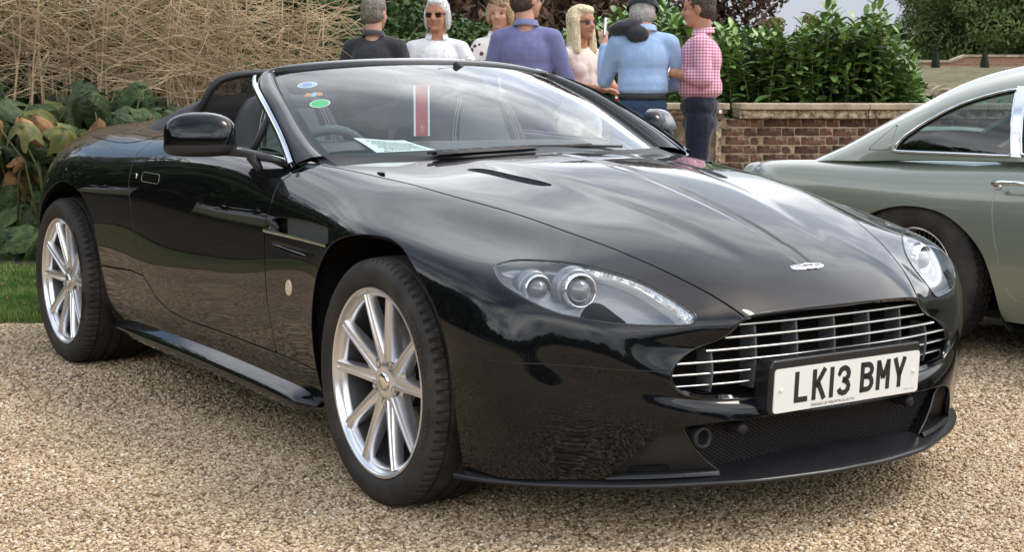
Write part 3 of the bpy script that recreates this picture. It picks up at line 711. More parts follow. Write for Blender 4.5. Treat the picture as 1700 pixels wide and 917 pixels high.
# bonnet badge: winged emblem
bz = lambda y, x: z_of(x, abs(y)+1e-3)
wing = [(0, .016), (.010, .0125), (.055, .014), (.062, .010), (.058, .002), (.045, -.006), (.022, -.012), (.012, -.0105), (0, -.013)]
poly = wing+[(-a, c) for a, c in wing[::-1][1:-1]]
xb = .705; zb0 = z_of(xb, .001); zb1 = z_of(xb-.03, .001); sl = math.atan2(zb1-zb0, .03)
def onb(a, c, h): return (xb-c*math.cos(sl)+h*math.sin(sl), a, zb0+c*math.sin(sl)+h*math.cos(sl)-a*a*1.3)
BG = MB(); BG.prism(poly, -.001, .0035, onb); bo = BG.build('bonnet_badge', M['chrome'], CAR); bevel(bo, .0012, 2)
b = MB(); b.prism([(-.017, .007), (.017, .007), (.015, .0005), (-.015, .0005)], .0034, .0042, onb); b.build('badge_centre_panel', M['vane'], bo)
for s_ in MS:
    for q in range(3):
        b = MB(); b.prism([(s_*.02, .009-.006*q), (s_*(.056-.012*q), .0105-.006*q), (s_*(.056-.012*q), .0097-.006*q), (s_*.02, .0082-.006*q)][::s_], .0034, .0039, onb); b.build('badge_feather_line', M['ink'], bo)

# lower lip / splitter
sp_edge = [(.905, 0), (.902, .08), (.888, .16), (.868, .25), (.845, .325), (.785, .447), (.725, .562), (.672, .643), (.60, .733), (.53, .80), (.45, .855), (.375, .885)]
pe = smooth_poly(sp_edge, 4, False)
def lip_rows(sgn):
    rows = []
    for k, p in enumerate(pe):
        i, j = max(k-1, 0), min(k+1, len(pe)-1); t = pe[j]-pe[i]; n = np.array([t[1], -t[0]]); n /= np.linalg.norm(n)
        if n[0] < 0 and n[1] < 0: n = -n
        zt = .164+.010*(1-min(1, p[1]/.5)); q = lambda o, z: Vector((p[0]-n[0]*o, sgn*(p[1]-n[1]*o), z))
        rows.append([q(.14, zt+.026), q(.055, zt+.020), q(.030, zt+.010), q(.006, zt+.005), q(.001, zt+.002), q(0, zt-.002), q(.002, zt-.007), q(.012, zt-.010), q(.16, zt-.010)])
    return rows
b = MB(); rw = lip_rows(-1)[::-1]+lip_rows(1)[1:]
b.grid(rw); sp_o = b.build('front_splitter', M['lip'], CAR)
# floor of the intake, ducts with fins, honeycomb mesh
b = MB(); b.grid([[Vector((.80-.09*abs(y), y, .181)), Vector((.60, y, .183))] for y in (-.46, -.36, -.2, 0, .2, .36, .46)]); b.build('intake_floor', M['plastic'], CAR)
M['duct'] = mat('ribbed duct plastic', (.030, .027, .025), .42, 0, .5); bump(M['duct'], 1, .5, .0015, 0, stretch=(0, 0, 480))
for s_ in MS:
    A = [(.757, .472, .312), (.752, .452, .283), (.758, .432, .249), (.765, .405, .218), (.776, .365, .186)]
    Bc = [(.752, .500, .302), (.718, .548, .268), (.692, .577, .243), (.665, .605, .215), (.640, .640, .182)]
    rows = []
    for p, q in zip(A, Bc):
        rows.append([Vector((p[0]+(q[0]-p[0])*t-.045*math.sin(math.pi*t)*(1-.3*t), s_*(p[1]+(q[1]-p[1])*t), p[2]+(q[2]-p[2])*t)) for t in [k/8 for k in range(9)]])
    rows = [[r_[i] for r_ in rows] for i in range(9)]
    b = MB(); b.grid(rows); b.build('brake_duct', M['duct'], CAR)
    b = MB(); b.grid([[Vector((p[0]+.002, s_*p[1], p[2])), Vector((p[0]+.004, s_*(p[1]-.003), p[2])), Vector((p[0], s_*(p[1]-.007), p[2])), Vector((p[0]-.06, s_*(p[1]-.008), p[2]))] for p in A]); b.build('intake_fin', M['gloss'], CAR)
    b = MB(); rows = []
    for (x, y, z) in [(.775, .37, .187), (.745, .45, .187), (.70, .54, .186), (.645, .625, .185)]:
        rows.append([Vector((x-.03, s_*y, z+.001)), Vector((x+.004, s_*y, z+.003)), Vector((x+.010, s_*y, z+.001)), Vector((x+.016, s_*y, z-.008))])
    b.grid(rows); b.build('duct_lip', M['lip'], CAR)
hexm = MB(); pz = .0095; px = pz*.866
def hexpt(y, z):
    t = (z-.185)/.13; x = .735+.01*(1-(y/.5)**2)-.0*t; return (x, y, z)
for i in range(-60, 61):
    for j in range(0, 17):
        y = i*px; z = .19+j*pz+(pz/2 if i % 2 else 0)
        if z > .322 or abs(y) > .36+.10*(z-.186)/.12: continue
        vo = [hexpt(y+pz*.577*math.cos(R(60*k)), z+pz*.577*math.sin(R(60*k))) for k in range(6)]; vi = [hexpt(y+pz*.44*math.cos(R(60*k)), z+pz*.44*math.sin(R(60*k))) for k in range(6)]
        vb = [(p[0]-.006, p[1], p[2]) for p in vi]
        hexm.add(vo+vi+vb, [(k, (k+1) % 6, 6+(k+1) % 6, 6+k) for k in range(6)]+[(6+k, 6+(k+1) % 6, 12+(k+1) % 6, 12+k) for k in range(6)])
tag(hexm.build('intake_mesh', M['plastic'], CAR), kind='stuff')
b = MB(); b.box((.69, 0, .25), (.01, .94, .14)); b.build('intake_backing', M['black'], CAR)
for s_ in MS:
    b = MB(); b.lathe([(.0, .800), (.009, .800), (.0140, .797), (.0155, .792), (.0155, .74)], 24, (0, s_*.302, .288), 'x'); o = b.build('parking_sensor', M['plastic'], CAR)
    b = MB(); b.lathe([(.0, .8008), (.006, .8008), (.0075, .799)], 20, (0, s_*.302, .288), 'x'); b.build('sensor_face', M['plastic'], o)
b = MB(); b.lathe([(.018, .762), (.020, .768), (.027, .768), (.029, .762), (.029, .735)], 28, (0, -.405, .272), 'x'); b.lathe([(.019, .762), (.018, .735), (0, .730)], 28, (0, -.405, .272), 'x'); b.build('towing_eye_cover', M['plastic'], CAR)

# ---------------------------------------------------------------- headlamps
M['bowl'] = mat('lamp bowl', (.20, .215, .235), .30, .6)
M['bulb'] = mat('projector glass', (.10, .11, .12), .03, .0, .8, 1.0)
M['crystal'] = mat('lamp crystal', (.86, .88, .88), .12, .55)
FLAP = smooth_poly(lamp2([(.624,.675,.574),(.617,.664,.590),(.616,.649,.603),(.620,.634,.608),(.634,.618,.603),(.661,.603,.584),(.688,.586,.560),(.656,.636,.563)]), 3)
fl = lampS.clip(poly_sd(lamp2(lampS.V), FLAP)-.001); lens = lampS.clip(-poly_sd(lamp2(lampS.V), FLAP))
loop2 = P_LAMP                                                     # outline in the lamp plane
def lamp3(a, c, depth):
    """a point of the lamp plane dropped to the lens surface and pushed inwards along LD"""
    d2 = (lamp2(lampS.V)-np.array([a, c])); k = np.argsort((d2**2).sum(1))[:4]; w = 1/((d2[k]**2).sum(1)+1e-7); h = (lampS.V[k]@LD*w).sum()/w.sum()
    return Vector(LA*a+LB*c+LD*(h-depth))
cen = loop2.mean(0)
def lamp_side(s_):
    flip = (lambda v: Vector((v[0], s_*v[1], v[2])))
    hl = empty('headlight', (0, 0, 0)); hl.parent = CAR
    sg = (lambda S: S) if s_ > 0 else (lambda S: S.mirror())
    sg(lens.rimmed(.004, .001, False)).obj('lamp_lens', M['lens'], hl)
    sg(fl.offset(.002).rimmed(.008, .001, False)).obj('washer_flap', M['paint'], hl)
    b = MB(); rows = []
    for p in list(loop2)+[loop2[0]]:
        row = []
        for k, dep in ((1.0, .001), (.985, .006), (.97, .026), (.93, .040), (.80, .050), (.55, .056), (.25, .060), (.01, .060)):
            q = cen+(p-cen)*k; row.append(flip(lamp3(q[0], q[1], dep)))
        rows.append(row)
    b.grid(rows); b.build('lamp_bowl', M['bowl'], hl)
    b = MB(); rows = []
    for p in list(loop2)+[loop2[0]]:
        d_ = (p-cen)/np.linalg.norm(p-cen); rows.append([flip(lamp3(*(p+d_*.0015), -.0002)), flip(lamp3(*(p-d_*.001), -.0012)), flip(lamp3(*(p-d_*.0038), -.0002)), flip(lamp3(*(p-d_*.004), .006))])
    b.grid(rows); b.build('lamp_seal', M['gloss'], hl)
    fx = Vector((.955, .22*s_, .06)).normalized(); a1 = Vector((0, 0, 1)).cross(fx).normalized(); a2 = fx.cross(a1)
    for (c, r0) in (((.470, .693, .628), .036), ((.548, .622, .628), .042)):
        c = Vector((c[0], s_*c[1], c[2]))
        def ring(mb, prof, n=40):
            rows = []
            for k in range(n+1):
                w = 2*math.pi*k/n; rows.append([c+a1*(r*math.cos(w))+a2*(r*math.sin(w))+fx*h for r, h in prof])
            mb.grid(rows); return mb
        pj = ring(MB(), [(r0*1.05, -.05), (r0*1.04, .0), (r0*.99, .007), (r0*.90, .006), (r0*.86, -.004), (r0*.74, -.012)]).build('projector_ring', M['chrome'], hl)
        ring(MB(), [(r0*.76, -.012), (r0*.70, .000), (r0*.52, .010), (r0*.28, .017), (0.0, .019)]).build('projector_lens', M['bulb'], pj)
        ring(MB(), [(r0*1.45, -.045), (r0*1.30, -.022), (r0*1.12, -.016), (r0*1.02, -.02)]).build('projector_shroud', M['bowl'], pj)
    # strip of small light cells along the inner edge to the tip
    rg = random.Random(5); out = lamp2([(.503,.582,.688),(.56,.521,.668),(.615,.477,.647),(.68,.444,.616),(.734,.427,.587),(.753,.424,.572),(.755,.440,.558)]); op = smooth_poly(out, 10, False); inn_w = np.linspace(.006, .034, len(op)); cells = MB()
    nin = []
    for k, p in enumerate(op):
        i, j = max(k-1, 0), min(k+1, len(op)-1); t = op[j]-op[i]; n_ = np.array([-t[1], t[0]]); n_ /= np.linalg.norm(n_)
        if n_@(cen-p) < 0: n_ = -n_
        nin.append(n_)
    for k in range(0, len(op)-1):
        p, n_, w = op[k], nin[k], inn_w[k]; m = max(1, int(w/.009))
        for q in range(m):
            ctr2 = p+n_*(.006+w*(q+.5)/m); s3 = .0048
            c3 = lamp3(*ctr2, .014+rg.random()*.006); V = []
            for aa, bb in ((-1, -1), (1, -1), (1, 1), (-1, 1)): V.append(flip(c3+Vector(LA)*aa*s3+Vector(LB)*bb*s3))
            V.append(flip(c3+Vector(LD)*(.004+.004*rg.random())+Vector(LA)*rg.uniform(-.002, .002)+Vector(LB)*rg.uniform(-.002, .002)))
            cells.add(V, [(0, 1, 4), (1, 2, 4), (2, 3, 4), (3, 0, 4)])
    tag(cells.build('light_cells', M['crystal'], hl), kind='stuff')
    rows = [[flip(lamp3(*(op[k]+nin[k]*.003), .012)), flip(lamp3(*(op[k]+nin[k]*(.010+inn_w[k])), .020)), flip(lamp3(*(op[k]+nin[k]*(.012+inn_w[k])), .05))] for k in range(len(op))]
    b = MB(); b.grid(rows); b.build('cell_tray', M['crystal'], hl)
for s_ in MS: lamp_side(s_)

# ---------------------------------------------------------------- side vent, strake, repeater, handles, seams
for s_ in MS:
    M.setdefault('ventmesh', mat('grey vent mesh', (.13, .135, .14), .5, .3)); rows = []; sv = empty('side_vent', (0, 0, 0)); sv.parent = CAR
    b = MB(); pv = list(P_VENT)+[P_VENT[0]]
    b.grid([[Vector((p[0], s_*(y_of(p[0], p[1])+.0005), p[1])), Vector((p[0]+.002, s_*(y_of(p[0], p[1])-.006), p[1])), Vector((p[0]+(.03 if p[0] < -.5 else 0), s_*(y_of(p[0], p[1])-.03), p[1]))] for p in pv]); b.build('vent_wall', M['gloss'], sv)
    b = MB(); rows = []
    for i in range(0, 15):
        x = -.70+.42*i/14; rows.append([Vector((x, s_*(.8735-.034+.010*max(0, (x+.5)/.2)), z)) for z in (.675, .70, .72, .75)])
    b.grid(rows); b.build('vent_back', M['black'], sv)
    ms = MB()
    for i in range(0, 46):                                            # perforated mesh in the vent
        x = -.585+.0062*i
        for j in range(8):
            z = .690+.0062*j+(.0031 if i % 2 else 0); y = s_*(.8745-.012+.006*max(0, (x+.5)/.2)); r_ = .0034; q = .0020
            vo = [(x+r_*math.cos(R(60*k)), y, z+r_*math.sin(R(60*k))) for k in range(6)]; vi = [(x+q*math.cos(R(60*k)), y, z+q*math.sin(R(60*k))) for k in range(6)]
            if poly_sd(np.array([[x, z]]), P_VENT)[0] < .001: continue
            ms.add(vo+vi, [(k, (k+1) % 6, 6+(k+1) % 6, 6+k) for k in range(6)])
    tag(ms.build('vent_mesh', M['vane'], sv), kind='stuff')
    b = MB(); rows = []
    for k in range(9):
        t = k/8; x = -.722+.437*t; z = .693-.008*t; y = .8745+.012*t*t+.004
        rows.append([Vector((x, s_*(y-.02), z+.004)), Vector((x, s_*(y+.002), z+.004)), Vector((x, s_*(y+.004), z)), Vector((x, s_*(y+.001), z-.006)), Vector((x, s_*(y-.02), z-.006))])
    b.grid(rows, smooth=False); b.build('vent_strake', M['chrome'], sv)
    b = MB(); b.ball((-.662, s_*.872, .712), (.034, .010, .012), 14, 8, M=Matrix.Rotation(R(12), 3, 'Y')); b.build('vent_nose', M['plastic'], sv)
    pv = list(P_SCOOP)+[P_SCOOP[0]]; sc2 = np.mean(P_SCOOP, 0); b = MB()
    b.grid([[Vector((p[0], s_*(y_of(p[0], p[1])+.0005), p[1])), Vector((p[0]*.97+sc2[0]*.03, s_*(y_of(p[0], p[1])-.004), p[1]*.9+sc2[1]*.1)), Vector((p[0]*.6+sc2[0]*.4, s_*(.862), p[1]*.5+sc2[1]*.5)), Vector((sc2[0], s_*.860, sc2[1]))] for p in pv]); b.build('lower_vent_recess', M['gloss'], sv)
    y = y_of(-.556, .533); b = MB(); rows = []
    for k in range(25):
        w = 2*math.pi*k/24; rows.append([Vector((-.556+.0165*r*math.cos(w), s_*(y+h), .533+.0225*r*math.sin(w))) for r, h in ((1.1, -.002), (1.05, .004), (.9, .006), (.82, .004), (.4, .007), (0, .008))])
    b.grid(rows); M.setdefault('repeater', mat('cream repeater lens', (.62, .52, .38), .2, 0, .5, .5)); b.build('side_repeater', M['repeater'], CAR)
    # flush door handle outline and key lock
    dpar = doors[0 if s_ < 0 else 1]
    pts = []
    for cx, cz, a0 in ((-1.588, .812, 0), (-1.712, .815, 90), (-1.712, .800, 180), (-1.588, .797, 270)):
        for k in range(5): a = R(a0+22.5*k); pts.append((cx+.009*math.cos(a)*1.2, cz+.009*math.sin(a)))
    pts.append(pts[0]); b = MB(); b.tube([(x, s_*(y_of(x, z)+.0006), z) for x, z in pts], .0012, 6); b.build('door_handle', M['disc'], dpar)
    b = MB(); b.grid([[Vector((-1.71+.12*i/6, s_*(y_of(-1.71+.12*i/6, z)+.0008), z)) for z in (.795, .806, .817)] for i in range(7)]); b.build('handle_pad', M['gloss'], dpar)
    b = MB(); y = y_of(-1.772, .806); b.ball((-1.772, s_*y, .806), (.007, .003, .011), 12, 6); b.build('key_lock', M['chrome'], dpar)
    # hood vents: recessed mesh floor
    b = MB(); pv = list(P_HVENT)+[P_HVENT[0]]
    b.grid([[Vector((p[0], s_*p[1], z_of(p[0], p[1])+.0002)), Vector((p[0], s_*p[1], z_of(p[0], p[1])-.012))] for p in pv]); o = b.build('bonnet_vent', M['gloss'], CAR)
    ms = MB(); 
    for i in range(60):
        for j in range(18):
            x = -.305+.0055*i; y = .315+.0058*j+(.0029 if i % 2 else 0)
            if poly_sd(np.array([[x, y]]), P_HVENT)[0] < .0005: continue
            z = .8845-.105*(x+.3)-.13*(x+.3)*max(0, x+.1)-.006-(.035*(y-.35)); r_ = .0031; q = .0018
            z = z_of(x, y)-.0025
            vo = [(x+r_*math.cos(R(60*k)), s_*(y+r_*math.sin(R(60*k))), z) for k in range(6)]; vi = [(x+q*math.cos(R(60*k)), s_*(y+q*math.sin(R(60*k))), z) for k in range(6)]
            ms.add(vo+vi, [(k, (k+1) % 6, 6+(k+1) % 6, 6+k) for k in range(6)])
    tag(ms.build('bonnet_vent_mesh', M['ventmesh'], o), kind='stuff')
    b = MB(); b.ball((-.415, s_*.640, z_of(-.415, .64)+.002), (.022, .008, .004), 12, 6); b.build('washer_nozzle', M['plastic'], CAR)
    # side skirt blade
    b = MB(); rows = []
    st = [(-2.17, .862, .205, .010), (-2.05, .885, .222, .018), (-1.85, .898, .228, .026), (-1.45, .902, .226, .030), (-1.0, .902, .218, .030), (-.6, .902, .206, .028), (-.47, .893, .202, .020), (-.405, .868, .200, .005)]
    si = nat_spline([-s[0] for s in st][::-1], [s[1:] for s in st][::-1], np.linspace(.405, 2.17, 50))
    for x, (y, z, h) in zip(-np.linspace(.405, 2.17, 50), si):
        y0 = y_of(x, max(z+.03, .2))
        rows.append([Vector((x, s_*(y0-.004), z+h*1.35)), Vector((x, s_*(y0+.003), z+h*1.05)), Vector((x, s_*(y0*.3+y*.7), z+h*.62)), Vector((x, s_*y, z+h*.1)), Vector((x, s_*(y+.002), z-.2*h)), Vector((x, s_*(y-.004), z-.5*h)), Vector((x, s_*(y-.012), z-1.1*h)), Vector((x, s_*(y-.07), z-1.5*h))])
    b.grid(rows); b.build('side_skirt', M['paint'], CAR)

# ---------------------------------------------------------------- windscreen, frame, trim
gb = lambda t: Vector((-.455-.267*t**2.6, .669*t, .918-.007*t-.0*t*t))               # bottom edge t 0..1
gt = lambda t: Vector((-1.14-.145*t**2.0, .567*t, 1.209-.037*t**2.2))                 # top edge
side = [(-.722,.669,.911),(-.794,.672,.943),(-.91,.660,1.002),(-1.065,.632,1.08),(-1.20,.597,1.137),(-1.285,.567,1.172)]
sideS = smooth_poly(side, 4, False)
def glass_pt(t, v):
    """t across 0..1, v up 0..1"""
    A, Bq = gb(t), gt(t); p = A.lerp(Bq, v)
    k = v*(len(sideS)-1); i = min(int(k), len(sideS)-2); sd = Vector(sideS[i]).lerp(Vector(sideS[i+1]), k-i); lin_ = gb(1).lerp(gt(1), v)
    bow = Vector((.10, 0, .055))*(4*v*(1-v))*.35
    return p+(sd-lin_)*t**2+bow*(1-t*t)
NT, NV = 24, 16
rowsG = []
for i in range(-NT, NT+1):
    t = abs(i)/NT; s_ = -1 if i < 0 else 1
    rowsG.append([Vector((p.x, s_*p.y, p.z)) for p in (glass_pt(t, j/NV) for j in range(NV+1))])
b = MB(); b.grid(rowsG); WS = b.build('windscreen', M['wglass'], CAR)
# black printed border on the inside of the glass
M['frit'] = mat('black glass border', (.012, .014, .015), .4, 0, .3)
b = MB(); IN = Vector((-.004, 0, -.004))
for i in range(len(rowsG)-1):
    a, c = rowsG[i], rowsG[i+1]
    b.add([a[-1]+IN, c[-1]+IN, c[-1].lerp(c[-2], .45)+IN, a[-1].lerp(a[-2], .45)+IN], [(0, 1, 2, 3)])
    b.add([a[0]+IN, c[0]+IN, c[1].lerp(c[2], .2)+IN, a[1].lerp(a[2], .2)+IN], [(0, 1, 2, 3)])
for rws in ((rowsG[0], rowsG[1]), (rowsG[-1], rowsG[-2])):
    for j in range(NV): b.add([rws[0][j]+IN, rws[0][j+1]+IN, rws[0][j+1].lerp(rws[1][j+1], .8)+IN, rws[0][j].lerp(rws[1][j], .8)+IN], [(0, 1, 2, 3)])
b.build('glass_border', M['frit'], WS)
# frame: from glass edge G to outer edge O, half path then mirrored
outer = [(-.700,.784,.888),(-.812,.757,.957),(-.983,.720,1.044),(-1.13,.692,1.108),(-1.24,.668,1.148)]
oS = smooth_poly(outer, 5, False)
gl_ = [rowsG[-1][j] for j in range(NV+1)]
path = []
for j in range(NV+1):
    k = j/NV*(len(oS)-1); i = min(int(k), len(oS)-2); O = Vector(oS[i]).lerp(Vector(oS[i+1]), k-i); path.append((gl_[j], O, 0))
tops = [rowsG[NT+i][-1] for i in range(NT, -1, -1)]
for i, g in enumerate(tops[1:]):
    t = 1-(i+1)/NT; O = Vector((-1.235-.17*t**2.2, .640*t**.96, 1.216-.040*t**2.4)); path.append((g, O, 1))
# smooth the corner of the outer path
Os = [p[1] for p in path]
for _ in range(14):
    Os = [Os[0]]+[Os[i]*.5+(Os[i-1]+Os[i+1])*.25 for i in range(1, len(Os)-1)]+[Os[-1]]
    for i in range(6): Os[i] = path[i][1]
rows = []
for (g, _, k), O in zip(path, Os):
    mid = g.lerp(O, .5); ax = (O-g).normalized(); tn = Vector((0, 1, 0)) if k else (Vector((-.6, -.1, .3)))
    upn = Vector((.35, .0, 1)).normalized() if k else Vector((.72, .42, .55)).normalized()
    upn = (upn-ax*upn.dot(ax)).normalized()
    w = (O-g).length
    rows.append([g-upn*.002, g+upn*.003+ax*.004, g+upn*.008+ax*.012, mid+upn*.017, O+upn*.010-ax*.012, O+upn*.002, O-upn*.012, O-upn*.026-ax*.02, mid-upn*.030, g-upn*.018+ax*.01])
full_rows = [[Vector((p.x, -p.y, p.z)) for p in r_] for r_ in rows]+[r_ for r_ in rows[::-1][1:]]
b = MB(); b.grid(full_rows); b.build('windscreen_frame', M['paint'], CAR)
b = MB(); b.grid([[r_[0]+Vector((.002, 0, .002)), r_[1]+Vector((.003, 0, .002)), r_[1].lerp(r_[2], .5)+Vector((.002, 0, .003)), r_[2]] for r_ in full_rows]); b.build('windscreen_seal', M['plastic'], CAR)
for s_ in MS:
    b = MB(); pts = []
    for j in range(0, NV+1):
        O = Os[j]; pts.append(O)
    rws = []
    for j, O in enumerate(pts):
        t = (pts[min(j+1, NV)]-pts[max(j-1, 0)]).normalized(); n1 = Vector((0, 1, 0)); n1 = (n1-t*n1.dot(t)).normalized(); n2 = t.cross(n1)
        rws.append([Vector((q.x, s_*q.y, q.z)) for q in (O+n1*.008-n2*.013, O+n1*.018-n2*.009, O+n1*.020-n2*.000, O+n1*.018+n2*.009, O+n1*.004+n2*.014)])
    b.grid(rws); b.build('pillar_trim', M['chrome'], CAR)
    # waist trim
    b = MB(); rws = []
    for i in range(28):
        x = -.725-1.08*i/27; sx = x; y = nat_spline([.6, .73, .9, 1.2, 1.5, 1.82], np.array([[.80, .885], [.783, .893], [.772, .905], [.778, .921], [.772, .935], [.750, .948]]), np.array([-x]))[0]
        rws.append([Vector((x, s_*(y[0]+.010), y[1]-.008)), Vector((x, s_*(y[0]+.010), y[1]+.004)), Vector((x, s_*(y[0]+.002), y[1]+.010)), Vector((x, s_*(y[0]-.012), y[1]+.008))])
    b.grid(rws); b.build('waist_trim', M['chrome'], CAR)
    # quarter light: small fixed pane with black frame
    q = [(-.780, .765, .918), (-1.06, .742, .905), (-1.01, .708, 1.05), (-.99, .700, 1.062), (-.92, .722, 1.02), (-.83, .748, .955)]
    q = [(-.765, .758, .905), (-1.085, .752, .905), (-1.075, .735, .94), (-1.022, .700, 1.055), (-1.005, .697, 1.064), (-.94, .712, 1.028), (-.85, .738, .968)]
    fr = empty('quarter_light', (0, 0, 0)); fr.parent = CAR
    b = MB(); b.add([(x, s_*y, z) for x, y, z in q], [tuple(range(len(q)))]); b.build('pane', M['sglass'], fr)
    b = MB(); b.tube([(x, s_*y, z) for x, y, z in (q[1], q[2], q[3])], .011, 8); b.build('rear_frame', M['plastic'], fr)
    b = MB(); b.tube([(x-.012, s_*(y+.002), z) for x, y, z in (q[1], q[2], q[3])], .006, 8); b.build('frame_trim', M['vane'], fr)
    # door mirror
    dm = empty('door_mirror', (0, 0, 0)); dm.parent = CAR
    C0 = Vector((-1.075, s_*.932, .972)); U = Vector((-.12, s_*.19, .0)).normalized(); Wd = Vector((U.y, -U.x, 0))*s_; Wd = Vector((0, 0, 1)).cross(U)*-s_; 
    if Wd.x < 0: Wd = -Wd
    b = MB(); rws = []
    hz = [(-.066, .0), (-.064, .030), (-.055, .045), (-.028, .052)]
    for k in range(0, 17):                                           # longitudes front to back
        a = R(-90+180*k/16); row = []
        for m in range(0, 21):
            v = -1+2*m/20; w = math.pi*(m/20)
            # vertical profile: flat bottom, domed top, rounded outer end
            zz = -.068*math.cos(w)+.004
            hw = .114*(math.sin(w)**.42 if 0 < m < 20 else 0)
            if zz > .0: hw = .114*max(0, 1-((zz)/.0725)**2.9)**.42
            else: hw = .114*max(0, 1-((-zz)/.0645)**9)**.42
            dd = .085*(hw/.114)**.8*(1-.25*(zz > 0)*zz/.07)
            sa = math.sin(a); se = math.copysign(abs(sa)**.58, sa); ce = abs(math.cos(a))**.62
            row.append(C0+U*(hw*se-.004)+Wd*(dd*ce)+Vector((0, 0, zz*1.02)))
        rws.append(row)
    b.grid(rws); b.build('mirror_housing', M['paint'], dm)
    b = MB(); b.grid([[p.lerp(C0, .03)-Wd*.002 for p in rws[0]], [p.lerp(C0, .03)-Wd*.002 for p in rws[-1]]]); b.build('mirror_glass', M['chrome'], dm)
    b = MB(); band = []
    for k in range(17): band.append([rws[k][m]+(rws[k][m]-C0).normalized()*.002 for m in (0, 1, 2, 3, 4, 5, 6, 7)])
    b.grid(band); b.build('mirror_lower_shell', M['plastic'], dm)
    b = MB(); b.tube([C0+Vector((.02, -s_*.04, -.052)), C0+Vector((.08, -s_*.075, -.052)), Vector((-.90, s_*.838, .918)), Vector((-.83, s_*.818, .908)), Vector((-.76, s_*.792, .897))], [.020, .024, .025, .024, .014], 12, flat=.55)
    b.tube([Vector((-.86, s_*.85, .912)), Vector((-.845, s_*.840, .885)), Vector((-.83, s_*.835, .868))], [.020, .015, .010], 10); b.build('mirror_arm', M['plastic'], dm)

# fine seams: rear deck cover
for s_ in MS:
    for nm, pl_, r_s, cl in (('deck_cover_seam', [(-2.62,.755),(-2.551,.772),(-2.35,.792),(-2.172,.798),(-2.041,.786),(-1.95,.745),(-1.92,.70)], .0016, False),):
        sp3 = smooth_poly(pl_, 5, cl); b = MB(); b.tube([(x, s_*y, z_of(x, y)+.0002) for x, y in list(sp3)+([sp3[0]] if cl else [])], r_s, 5); b.build(nm, M['black'], CAR)
# ================================================================= surroundings
def PT(u, D, z):
    """ground-plan position of what stands at photo column u, D metres along the view, at height z"""
    a = (u-850)/_f; bb = (CP.z+D*(_fw.z+_r2.z*a)-z)/(D*_u2.z); return CP+(_fw+_r2*a-_u2*bb)*D
HF_ = Vector((_fw.x, _fw.y, 0)).normalized(); HR_ = Vector((HF_.y, -HF_.x, 0))
YAWV = math.atan2(HR_.y, HR_.x)
rnd = random.Random(11)
def sheet(name, pts, z, m, n=1):
    me = bpy.data.meshes.new(name); me.from_pydata([(p[0], p[1], z) for p in pts], [], [tuple(range(len(pts)))]); me.update(); o = link(name, me, None, m); o['kind'] = 'structure'; return o

M['gravel'] = mat('gravel bed', (.3, .24, .17), .9)
n, l, bsdf = nodes_of(M['gravel'])
t = n.new('ShaderNodeTexCoord'); vo = n.new('ShaderNodeTexVoronoi'); vo.inputs['Scale'].default_value = 85; l.new(t.outputs['Object'], vo.inputs['Vector'])
sc_ = n.new('ShaderNodeSeparateColor'); l.new(vo.outputs['Color'], sc_.inputs[0]); rp = n.new('ShaderNodeValToRGB'); l.new(sc_.outputs[0], rp.inputs[0])
GR_COL = [(0, (.11, .07, .04)), (.2, (.24, .16, .09)), (.45, (.37, .26, .15)), (.75, (.48, .355, .22)), (1, (.64, .53, .38))]
def ramp(r_, cols):
    r_.color_ramp.elements[0].position = cols[0][0]; r_.color_ramp.elements[0].color = (*cols[0][1], 1); r_.color_ramp.elements[1].position = cols[-1][0]; r_.color_ramp.elements[1].color = (*cols[-1][1], 1)
    for p, c in cols[1:-1]: r_.color_ramp.elements.new(p).color = (*c, 1)
ramp(rp, GR_COL)
nz = n.new('ShaderNodeTexNoise'); nz.inputs['Scale'].default_value = 1.1; nz.inputs['Detail'].default_value = 5; l.new(t.outputs['Object'], nz.inputs['Vector'])
mr = n.new('ShaderNodeMapRange'); l.new(nz.outputs[0], mr.inputs[0]); mr.inputs['From Min'].default_value = .3; mr.inputs['From Max'].default_value = .7; mr.inputs['To Min'].default_value = .9; mr.inputs['To Max'].default_value = 1.1
hs = n.new('ShaderNodeHueSaturation'); l.new(rp.outputs[0], hs.inputs['Color']); l.new(mr.outputs[0], hs.inputs['Value']); l.new(hs.outputs[0], bsdf.inputs['Base Color'])
bp = n.new('ShaderNodeBump'); bp.inputs['Strength'].default_value = .9; bp.inputs['Distance'].default_value = .012; bp.invert = True; l.new(vo.outputs['Distance'], bp.inputs['Height']); l.new(bp.outputs[0], bsdf.inputs['Normal'])
M['pebble'] = mat('pebble', (.3, .24, .17), .75, 0, .35); n, l, bsdf = nodes_of(M['pebble'])
oi = n.new('ShaderNodeObjectInfo'); rp = n.new('ShaderNodeValToRGB'); l.new(oi.outputs['Random'], rp.inputs[0]); ramp(rp, [(0, (.13, .09, .06)), (.10, (.26, .18, .105)), (.36, (.42, .305, .185)), (.72, (.56, .43, .275)), (.94, (.67, .56, .40)), (1, (.80, .74, .64))])
g_ = n.new('ShaderNodeNewGeometry'); nz = n.new('ShaderNodeTexNoise'); nz.inputs['Scale'].default_value = .9; nz.inputs['Detail'].default_value = 6; nz.inputs['Roughness'].default_value = .6; l.new(g_.outputs['Position'], nz.inputs['Vector'])
mr = n.new('ShaderNodeMapRange'); l.new(nz.outputs[0], mr.inputs[0]); mr.inputs['From Min'].default_value = .36; mr.inputs['From Max'].default_value = .62; mr.inputs['To Min'].default_value = .84; mr.inputs['To Max'].default_value = 1.12
hs = n.new('ShaderNodeHueSaturation'); l.new(rp.outputs[0], hs.inputs['Color']); l.new(mr.outputs[0], hs.inputs['Value']); l.new(hs.outputs[0], bsdf.inputs['Base Color'])

